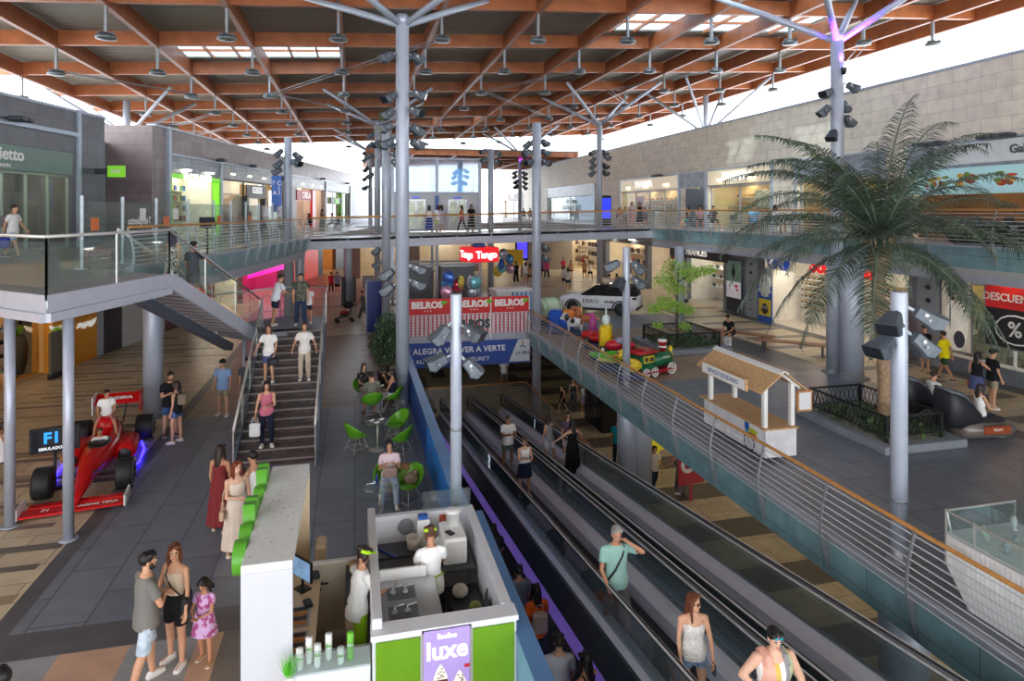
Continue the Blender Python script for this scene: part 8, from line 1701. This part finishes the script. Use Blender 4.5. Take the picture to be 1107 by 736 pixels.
po = poster('sale_poster', 'black and red discount poster in the handbag shop window', TRm, uR(1098), 2.75, 2.1, 2.1, [('print', (34, 34, 36), [(-.5, .5, -.5, .5)]), ('red_top', (196, 40, 40), [(-.5, .5, .12, .5)]), ('ring', (240, 240, 240), [(.0, -.2, .34, .24)]), ('disc', (34, 34, 37), [(.0, -.2, .32, .22)])], .0)
text('DESCUENTOS', .36, .01, WHITE, 'lettering', po, (.03, .0, .62), (PI/2, 0, PI/2), .008); text('%', .7, .01, WHITE, 'lettering', po, (.035, .0, -.42), (PI/2, 0, PI/2), .012)
poster('watch_poster', 'dark green and black wrist watch poster beside the jeweller', TRm, uR(795), 1.95, 1.45, 2.9, [('print', (96, 124, 112), [(-.5, .5, .1, .5)]), ('base', (26, 26, 28), [(-.5, .5, -.5, -.22)]), ('band', (224, 220, 226), [(-.5, .5, -.22, .1)]), ('strap', (34, 48, 46), [(0, .3, .07, .16)]), ('dial', (20, 30, 30), [(0, .29, .14, .075)]), ('red', (190, 30, 40), [(.2, .02, .12, .03), (.25, -.05, .1, .02)])], .12)
p = P(841, 356, ZR); t = thing('roll_banner', 'blue and yellow spectacles roll banner with white hood outside the optician', 'banner', TRm @ V(.7, uR(840), ZR)); t.rotation_euler = TRm.to_euler(); mb = MB(); mb.bb(-.15, .15, -.6, .6, 0, .08, bev=.02); mb.build('base', GALV, t); mb = MB(); mb.bb(-.02, .02, -.58, .58, .08, 2.0); bn = mb.build('panel', M('banner_sky', (36, 90, 180), .5, 0, .05), t)
mb = MB(); mb.bb(.02, .03, -.5, .5, .45, 1.3); mb.build('print', M('banner_yellow', (226, 200, 40), .5, 0, .05), bn); mb = MB(); mb.ell((.035, 0, .8), (.01, .3, .28), 0, 14, 7); mb.build('head_print', M('banner_head', (50, 46, 44), .5), bn); mb = MB(); mb.ell((.045, -.14, .88), (.01, .13, .1), 0, 10, 6); mb.ell((.045, .14, .88), (.01, .13, .1), 0, 10, 6); mb.build('glasses_print', M('glasses_print', (150, 150, 156), .3), bn)
text('SEGUNDA\nGAFA', .24, .006, WHITE, 'lettering', bn, (.025, 0, 1.62), (PI/2, 0, PI/2), .006); mb = MB(); mb.ell((0, 0, 2.0), (.1, .48, .62), 0, 16, 8); mb.build('hood', M('banner_hood', (222, 224, 222), .6), t)
for i, (u_, l_) in enumerate(((813, 'beside the optician'), (1005, 'beside the fashion poster'))):
    t = thing('directory_panel', 'grey directory pillar panel with faint marks %s' % l_, 'panel', TRm @ V(.06, uR(u_), 2.3)); t.rotation_euler = TRm.to_euler(); mb = MB(); mb.bb(-.05, .02, -.5, .5, -1.9, 1.6); mb.build('panel', M('pillar_grey', (150, 160, 164), .4, .2, .05), t)
    for j in range(6): mb = MB(); mb.ell((.022, 0, 1.1-j*.5), (.004, .14, .1 if j < 2 else .03), 0, 10, 5); mb.build('mark', DARKM, t)
t = thing('stand_sign', 'red upright stand sign behind the floodlight pole', 'sign', TRm @ V(.8, uR(988), ZR)); t.rotation_euler = TRm.to_euler(); mb = MB(); mb.bb(-.03, .03, -.5, .5, .05, 1.9, bev=.01); mb.build('panel', M('stand_red', (190, 40, 44), .5), t); text('TOUS', .28, .01, WHITE, 'lettering', t, (.04, 0, 1.6), (PI/2, 0, PI/2), .004); mb = MB(); mb.bb(-.25, .25, -.4, .4, 0, .05); mb.build('base', DARKM, t)
t = thing('kiosk_board', 'white dotted promotion board with red top by the jeweller entrance', 'board', TRm @ V(.9, uR(751), ZR)); t.rotation_euler = TRm.to_euler(); mb = MB(); mb.bb(-.05, .05, -.55, .55, .3, 1.7, bev=.02); mb.build('panel', WHITE, t); mb = MB(); mb.bb(.05, .06, -.5, .5, 1.5, 1.65); mb.build('red_band', RED, t); mb = MB(); [mb.bb(.05, .06, -.4+a*.3, -.3+a*.3, .5+b*.3, .6+b*.3) for a in range(3) for b in range(3)]; mb.build('marks', DARKM, t); mb = MB(); mb.ell((0, 0, .12), (.4, .6, .14), 0, 12, 6); mb.build('base', BLACK, t)
# signs on the left wall
t = thing('exit_sign', 'small green exit sign sticking out of the black tiled pillar', 'sign', TLm @ V(.9, uL(103), 8.0)); t.rotation_euler = TLm.to_euler(); mb = MB(); mb.box((0, 0, 0), (.75, .06, .5), bev=.01); mb.build('panel', M('exit_green', (110, 180, 40), .4, 0, .05, emit=.5), t); text('EXIT', .2, .01, WHITE, 'lettering', t, (0, -.04, 0), (PI/2, 0, 0), .008); mb = MB(); mb.bar((-.38, 0, 0), (-.9, 0, 0), .06, .25); mb.build('arm', DARKM, t)
for i, (u_, z) in enumerate(((8, 9.55), (233, 9.42), (268, 9.42), (345, 9.42), (372, 9.42))):
    t = thing('track_floodlight', 'dark floodlight on the left facade ledge, %s from the front' % ordn(i), 'floodlight', TLm @ V(.35, uL(u_), z), 0, 'facade ledge floodlights'); mb = MB(); mb.box((0, 0, 0), (.5, .5, .18), bev=.05); mb.box((.1, .5, .02), (.3, .4, .14), bev=.04); mb.build('housing', DARKM, t); mb = MB(); mb.bar((0, 0, 0), (-.4, 0, -.1), .06, .06); mb.build('bracket', GALV, t)
for i, (u_, s) in enumerate(((715, 0), (858, 0), (1085, 0), (1012, 0))):
    t = thing('facade_floodlight', 'flat grey lamp under the right facade band, %s from the bridge' % ordn([0, 1, 3, 2][i]), 'floodlight', TRm @ V(.35, uR(u_), 8.82), 0, 'right facade lamps'); mb = MB(); mb.box((0, 0, 0), (.4, 1.2, .14), bev=.04); mb.build('housing', DARKM, t); mb = MB(); mb.bar((.1, 0, .02), (.4, 0, .0), .08, .06); mb.build('bracket', GALV, t)
# glass screens of the upstairs terrace
pl = [V(a, b, UL) for a, b in LEDGE[1:6]]; seg = path_pts(pl, 1.75)
for i, ((p, d), (q, d2)) in enumerate(zip(seg[:-1], seg[1:])):
    n_ = V(-d.y, d.x, 0).normalized()*1.1; a, b = p+n_, q+n_
    if i > 9: break
    t = thing('glass_screen', 'upright glass screen of the upstairs terrace, %s from the stair platform' % ordn(i), 'glass screen', a, 0, 'glass screens of the upstairs terrace'); e = (b-a)*.97
    nn = V(-e.y, e.x, 0).normalized()*.006; hs = [1.75]*7 if i not in (2, 5) else [1.75, 2.0, 2.12, 2.16, 2.12, 2.0, 1.75]
    mb = MB(); vs = [e*f+V(0, 0, .1) for f in (0, 1)]+[e*f+V(0, 0, h) for f, h in zip([1, .83, .67, .5, .33, .17, 0], hs)]; k = len(vs); mb.add([v-nn for v in vs]+[v+nn for v in vs], [list(range(k)), list(range(2*k-1, k-1, -1))]); mb.build('pane', glass('screen_glass', (226, 234, 232), .12, .07), t)
    mb = MB(); mb.bb(-.035, .035, -.025, .025, 0, 1.9); mb.bb(-.15, .15, -.12, .12, 0, .03); mb.build('post', M('pale_post', (0, 0, 0)), t)
    if i in (0, 2, 4, 6): mb = MB(); c_ = e*.3+V(0, 0, 1.15); mb.box(c_, (.32, .03, .34), rz=math.atan2(e.y, e.x)); mb.build('orange_notice', M('notice_orange', (224, 120, 60), .6), t)
    if i in (1, 2): mb = MB(); mb.box(e*.6+V(0, 0, 1.4), (.3, .03, .36), rz=math.atan2(e.y, e.x)); mb.build('paper_notice', WHITE, t)
    if i == 1: text('Tempietto', .3, .004, WHITE, 'lettering', t, e*.5+V(0, 0, 1.2)-nn*3, (PI/2, 0, math.atan2(e.y, e.x)), .004, sx=-1)
t = thing('menu_stand', 'dark slanted menu stand at the end of the terrace screens', 'menu stand', seg[3][0]+V(-.4, 0, 0), .4); mb = MB(); mb.cyl((0, 0, 0), (0, 0, 1.0), .03); mb.lathe([(.2, 0), (.2, .02), (.03, .04)], 14); mb.build('stand', DARKM, t); mb = MB(); mb.box((0, 0, 1.1), (.5, .05, .4), mx=Matrix.Rotation(-.5, 4, 'X')); mb.build('board', DARKM, t)
# seats and tables upstairs
cc = None
def cafe(p, a, label):
    global cc
    if cc is None:
        cc = thing('cafe_chair', label, 'chair', p, a, 'cafe chairs upstairs'); mb = MB(); mb.box((0, 0, .44), (.42, .42, .04), bev=.015); mb.build('seat', DARKM, cc); mb = MB(); mb.box((0, -.21, .72), (.4, .03, .32), bev=.012); mb.build('backrest', DARKM, cc)
        for sx in (-1, 1):
            for sy in (-1, 1): mb = MB(); mb.tube([(sx*.18, sy*.19, .43), (sx*.2, sy*.22, 0)], .014, 6); mb.build('leg', GALV, cc)
            mb = MB(); mb.tube([(sx*.18, -.2, .44), (sx*.18, -.22, .86)], .014, 6); mb.build('back_post', GALV, cc)
    else: dup(cc, p, a, label)
who = ['woman in black by the grey door', 'person in pink', 'person in the dark top', 'person in pale blue', 'person in white behind the palm', 'person in peach', 'person in white by the farther bakery', 'person in violet', 'person in black by the dark glazing', 'person in navy']
for (X, Y, a), w_ in zip(SEATU, who): cafe(V(X, Y, UR), math.radians(a), 'dark cafe chair under the %s upstairs' % w_)
ct_ = None
for i, u_ in enumerate((672, 690, 700, 751, 764, 790, 812, 830, 850, 880, 1010, 1050, 1085)):
    X = 18.8 if i % 2 else 19.6; p = V(X, Yw(u_, X)-.9, UR); l_ = 'round cafe table on the right upper floor, %s from the bridge' % ordn(i)
    if ct_ is None: ct_ = thing('cafe_table', l_, 'table', p, 0, 'cafe tables upstairs on the right'); mb = MB(); mb.lathe([(.34, .72), (.35, .73), (.34, .745)], 20); mb.build('top', DARKM, ct_); mb = MB(); mb.cyl((0, 0, 0), (0, 0, .72), .03); mb.lathe([(.22, 0), (.2, .02), (.04, .04)], 16); mb.build('pedestal', GALV, ct_)
    else: dup(ct_, p, 0, l_)
    if i > 4: cafe(p+V(.1, .6, 0), PI, 'empty dark cafe chair behind the palm upstairs, %s from the bridge' % ordn(i-5))
for k_, l_ in (('tmp1', 'blonde woman'), ('tmp2', 'person in black')): q = HB[k_]['Mw'].translation; cafe(q, HB[k_]['o'].rotation_euler.z, 'dark cafe chair under the %s behind the glass screen' % l_)
for i in (1, 2, 3): q = HB['ul%d' % i]['Mw'].translation; cafe(q, HB['ul%d' % i]['o'].rotation_euler.z, 'dark cafe chair far along the left upper floor, %s from the stairs' % ordn(3-i))
tbox('sofa', 'black sofa by the railing at the right end of the upper floor', 'sofa', (18.4, Yw(1070, 18.4), UR), (.9, 2.2, .75), BLACK, 0, .12)
# ================================================================ bags and things in hands
def sack(name, label, p, d, col, strap=None, rz=0):
    mb = MB(); mb.box((0, 0, 0), d, bev=min(d)*.3); mb.tube([(-d[0]*.3, 0, d[2]*.48), (-d[0]*.2, 0, d[2]*.48+.14), (d[0]*.2, 0, d[2]*.48+.14), (d[0]*.3, 0, d[2]*.48)], .008, 5)
    if strap: mb.tube([Vector(q)-Vector(p) for q in strap], .012, 5)
    o = mb.build(name, M('bag_%d_%d_%d' % col, col, .6, 0, .1)); o.location = p; tag(o, label, 'bag'); return o
def strap(k, sd, w): m = HB[k]['T']; s = HB[k]; return [m @ V(sd*.16, .05, .44), m @ V(sd*.13, 0, .50), m @ V(sd*.15, -.1, .40), m @ V(0, -.16, .2), m @ V(-sd*.2, 0, .05), m @ V(0, .15, .2), m @ V(sd*.16, .05, .44)]
m = HB['mum']['T']; sack('crossbody_bag', 'black crossbody bag on the hip of the woman in the beige top', m @ V(-.24, .05, .02), (.1, .26, .24), (24, 24, 26), [m @ V(.09, .02, .515), m @ V(.06, .125, .40), m @ V(-.06, .15, .25), m @ V(-.2, .1, .12), m @ V(-.19, -.08, .12), m @ V(-.02, -.15, .3), m @ V(.09, -.06, .50), m @ V(.09, .02, .515)])
m = HB['white']['T']; sack('shoulder_bag', 'white and tan shoulder bag beside the long cream dress', m @ V(.26, .06, -.12), (.08, .22, .17), (206, 176, 146), [m @ V(.27, .06, -.05), m @ V(.25, .05, .25), m @ V(.16, .02, .49)])
sack('pouch', 'dark pouch in the hands of the man in the white sleeveless top', HB['tankm']['hand'][1]+V(0, 0, .02), (.22, .14, .16), (40, 40, 52))
sack('carrier_bag', 'royal blue shopping bag carried by the man with the backpack', HB['pack']['hand'][1]-V(0, 0, .24), (.36, .16, .34), (40, 60, 170)); m = HB['pack']['T']; sack('backpack', 'grey backpack on the man in white t-shirt upstairs', m @ V(0, -.2, .28), (.3, .3, .42), (104, 96, 106))
sack('paper_bag', 'white printed paper bag carried by the woman in the pink top', HB['st3']['hand'][1]-V(0, 0, .26), (.26, .12, .34), (222, 222, 224)); sack('handbag', 'black handbag carried by the woman in royal blue shorts', HB['st1']['hand'][-1]-V(0, 0, .16), (.26, .12, .2), (26, 26, 30))
m = HB['blackwoman']['T']; sack('backpack', 'tan and black rucksack on the woman by the thick left column', m @ V(0, -.17, .3), (.24, .16, .3), (120, 104, 84)); m = HB['lw1']['T']; sack('backpack', 'pale rucksack on the person in orange', m @ V(0, -.18, .2), (.26, .16, .36), (206, 186, 170))
m = HB['mint']['T']; o = MB(); o.tube([m @ V(-.12, .03, .51), m @ V(-.06, .135, .4), m @ V(.06, .15, .2), m @ V(.17, .1, .02), m @ V(.17, -.08, .05), m @ V(0, -.15, .3), m @ V(-.12, -.06, .5)], .016, 6); tag(o.build('bag_strap', BLACK), 'black strap worn across the mint polo shirt', 'bag strap')
sack('handbag', 'orange handbag by the woman in the blue skirt', HB['hug']['hand'][-1]-V(0, 0, .1), (.26, .12, .2), (224, 90, 40)); tbox('phone', 'dark phone held by the woman in the white camisole', 'phone', HB['cami']['hand'][-1]-V(0, 0, .1), (.02, .075, .15), DARKM); sack('handbag', 'tan handbag on the arm of the woman in the long black dress', HB['mw5']['hand'][1]-V(0, 0, .1), (.2, .1, .26), (120, 84, 60))
# ================================================================ basement bits and the far hall
for i, (x, y, w_, c, l_, tx) in enumerate(((10.9, Yw(747, 10.9), 1.0, (120, 34, 40), 'dark red basement sign with pale letters under the right slab', 'OS'), (11.2, Yw(711, 11.2), .5, (206, 190, 40), 'yellow upright basement sign beside the columns', 'i'), (9.9, Yw(674, 9.9), .3, (190, 200, 60), 'lit yellow green basement display beside the columns', '+'))):
    t = thing('basement_sign', l_, 'sign', (x, y, ZB), .15); t.scale = (1, 1, 1 if w_ > .4 else .8); mb = MB(); mb.box((0, 0, 1.3), (w_, .1, 1.5), bev=.02); mb.cyl((0, 0, 0), (0, 0, .6), .05); mb.build('panel', M('bsign_%d' % i, c, .5, 0, .05, emit=.25), t); text(tx, .7, .02, WHITE, 'lettering', t, (0, -.06, 1.2), (PI/2, 0, 0), .03)
t = thing('vending_machine', 'pair of black vending machines in the basement beside the railing people', 'vending machine', (10.8, Yw(650, 10.8), ZB)); mb = MB(); mb.box((0, 0, .95), (.8, 2.2, 1.9), bev=.02); mb.build('cabinet', BLACK, t); mb = MB(); [mb.box((-.405, y, 1.05), (.01, .9, 1.5)) for y in (-.52, .52)]; mb.build('door_glass', M('vending_glass', (40, 46, 54), .1), t)
for i in range(8):
    x, y = (0, 34) if i == 0 else ((12.0, 6+i*4.5) if i < 6 else (2+(i-6)*5, 44))
    t = tag(empty('ceiling_light', (x, y, ZR-.62)), 'basement strip light, %s of its row' % ordn(i), 'ceiling light', 'basement strip lights'); mb = MB(); mb.box((0, 0, -.04), (.3, 1.6, .06), bev=.01); mb.build('diffuser', M('strip_light', (255, 236, 205), .5, 0, 0, emit=7), t)
facade('wall_far_ground', Matrix.Translation((0, 62, 0)) @ Matrix.Rotation(-PI/2, 4, 'Z'), -1, 21.3, 0, 4.3, [(.5, 5, 0, 3.6), (6, 11, 0, 3.6), (12, 16.5, 0, 3.6)], M('far_hall_wall', (150, 140, 130), .6))
for i, (a, b) in enumerate(((.5, 5), (6, 11), (12, 16.5))): shop(30+i, Matrix.Translation((0, 62, 0)) @ Matrix.Rotation(PI/2, 4, 'Z') @ Matrix.Rotation(PI, 4, 'Z') , a, b,   .2, 3.6, 5, (240, 226, 200), (220, 204, 176), SHOPWHT, 1.2, False, None, '%s far hall shop' % ('left', 'middle', 'right')[i])
close_surfaces()
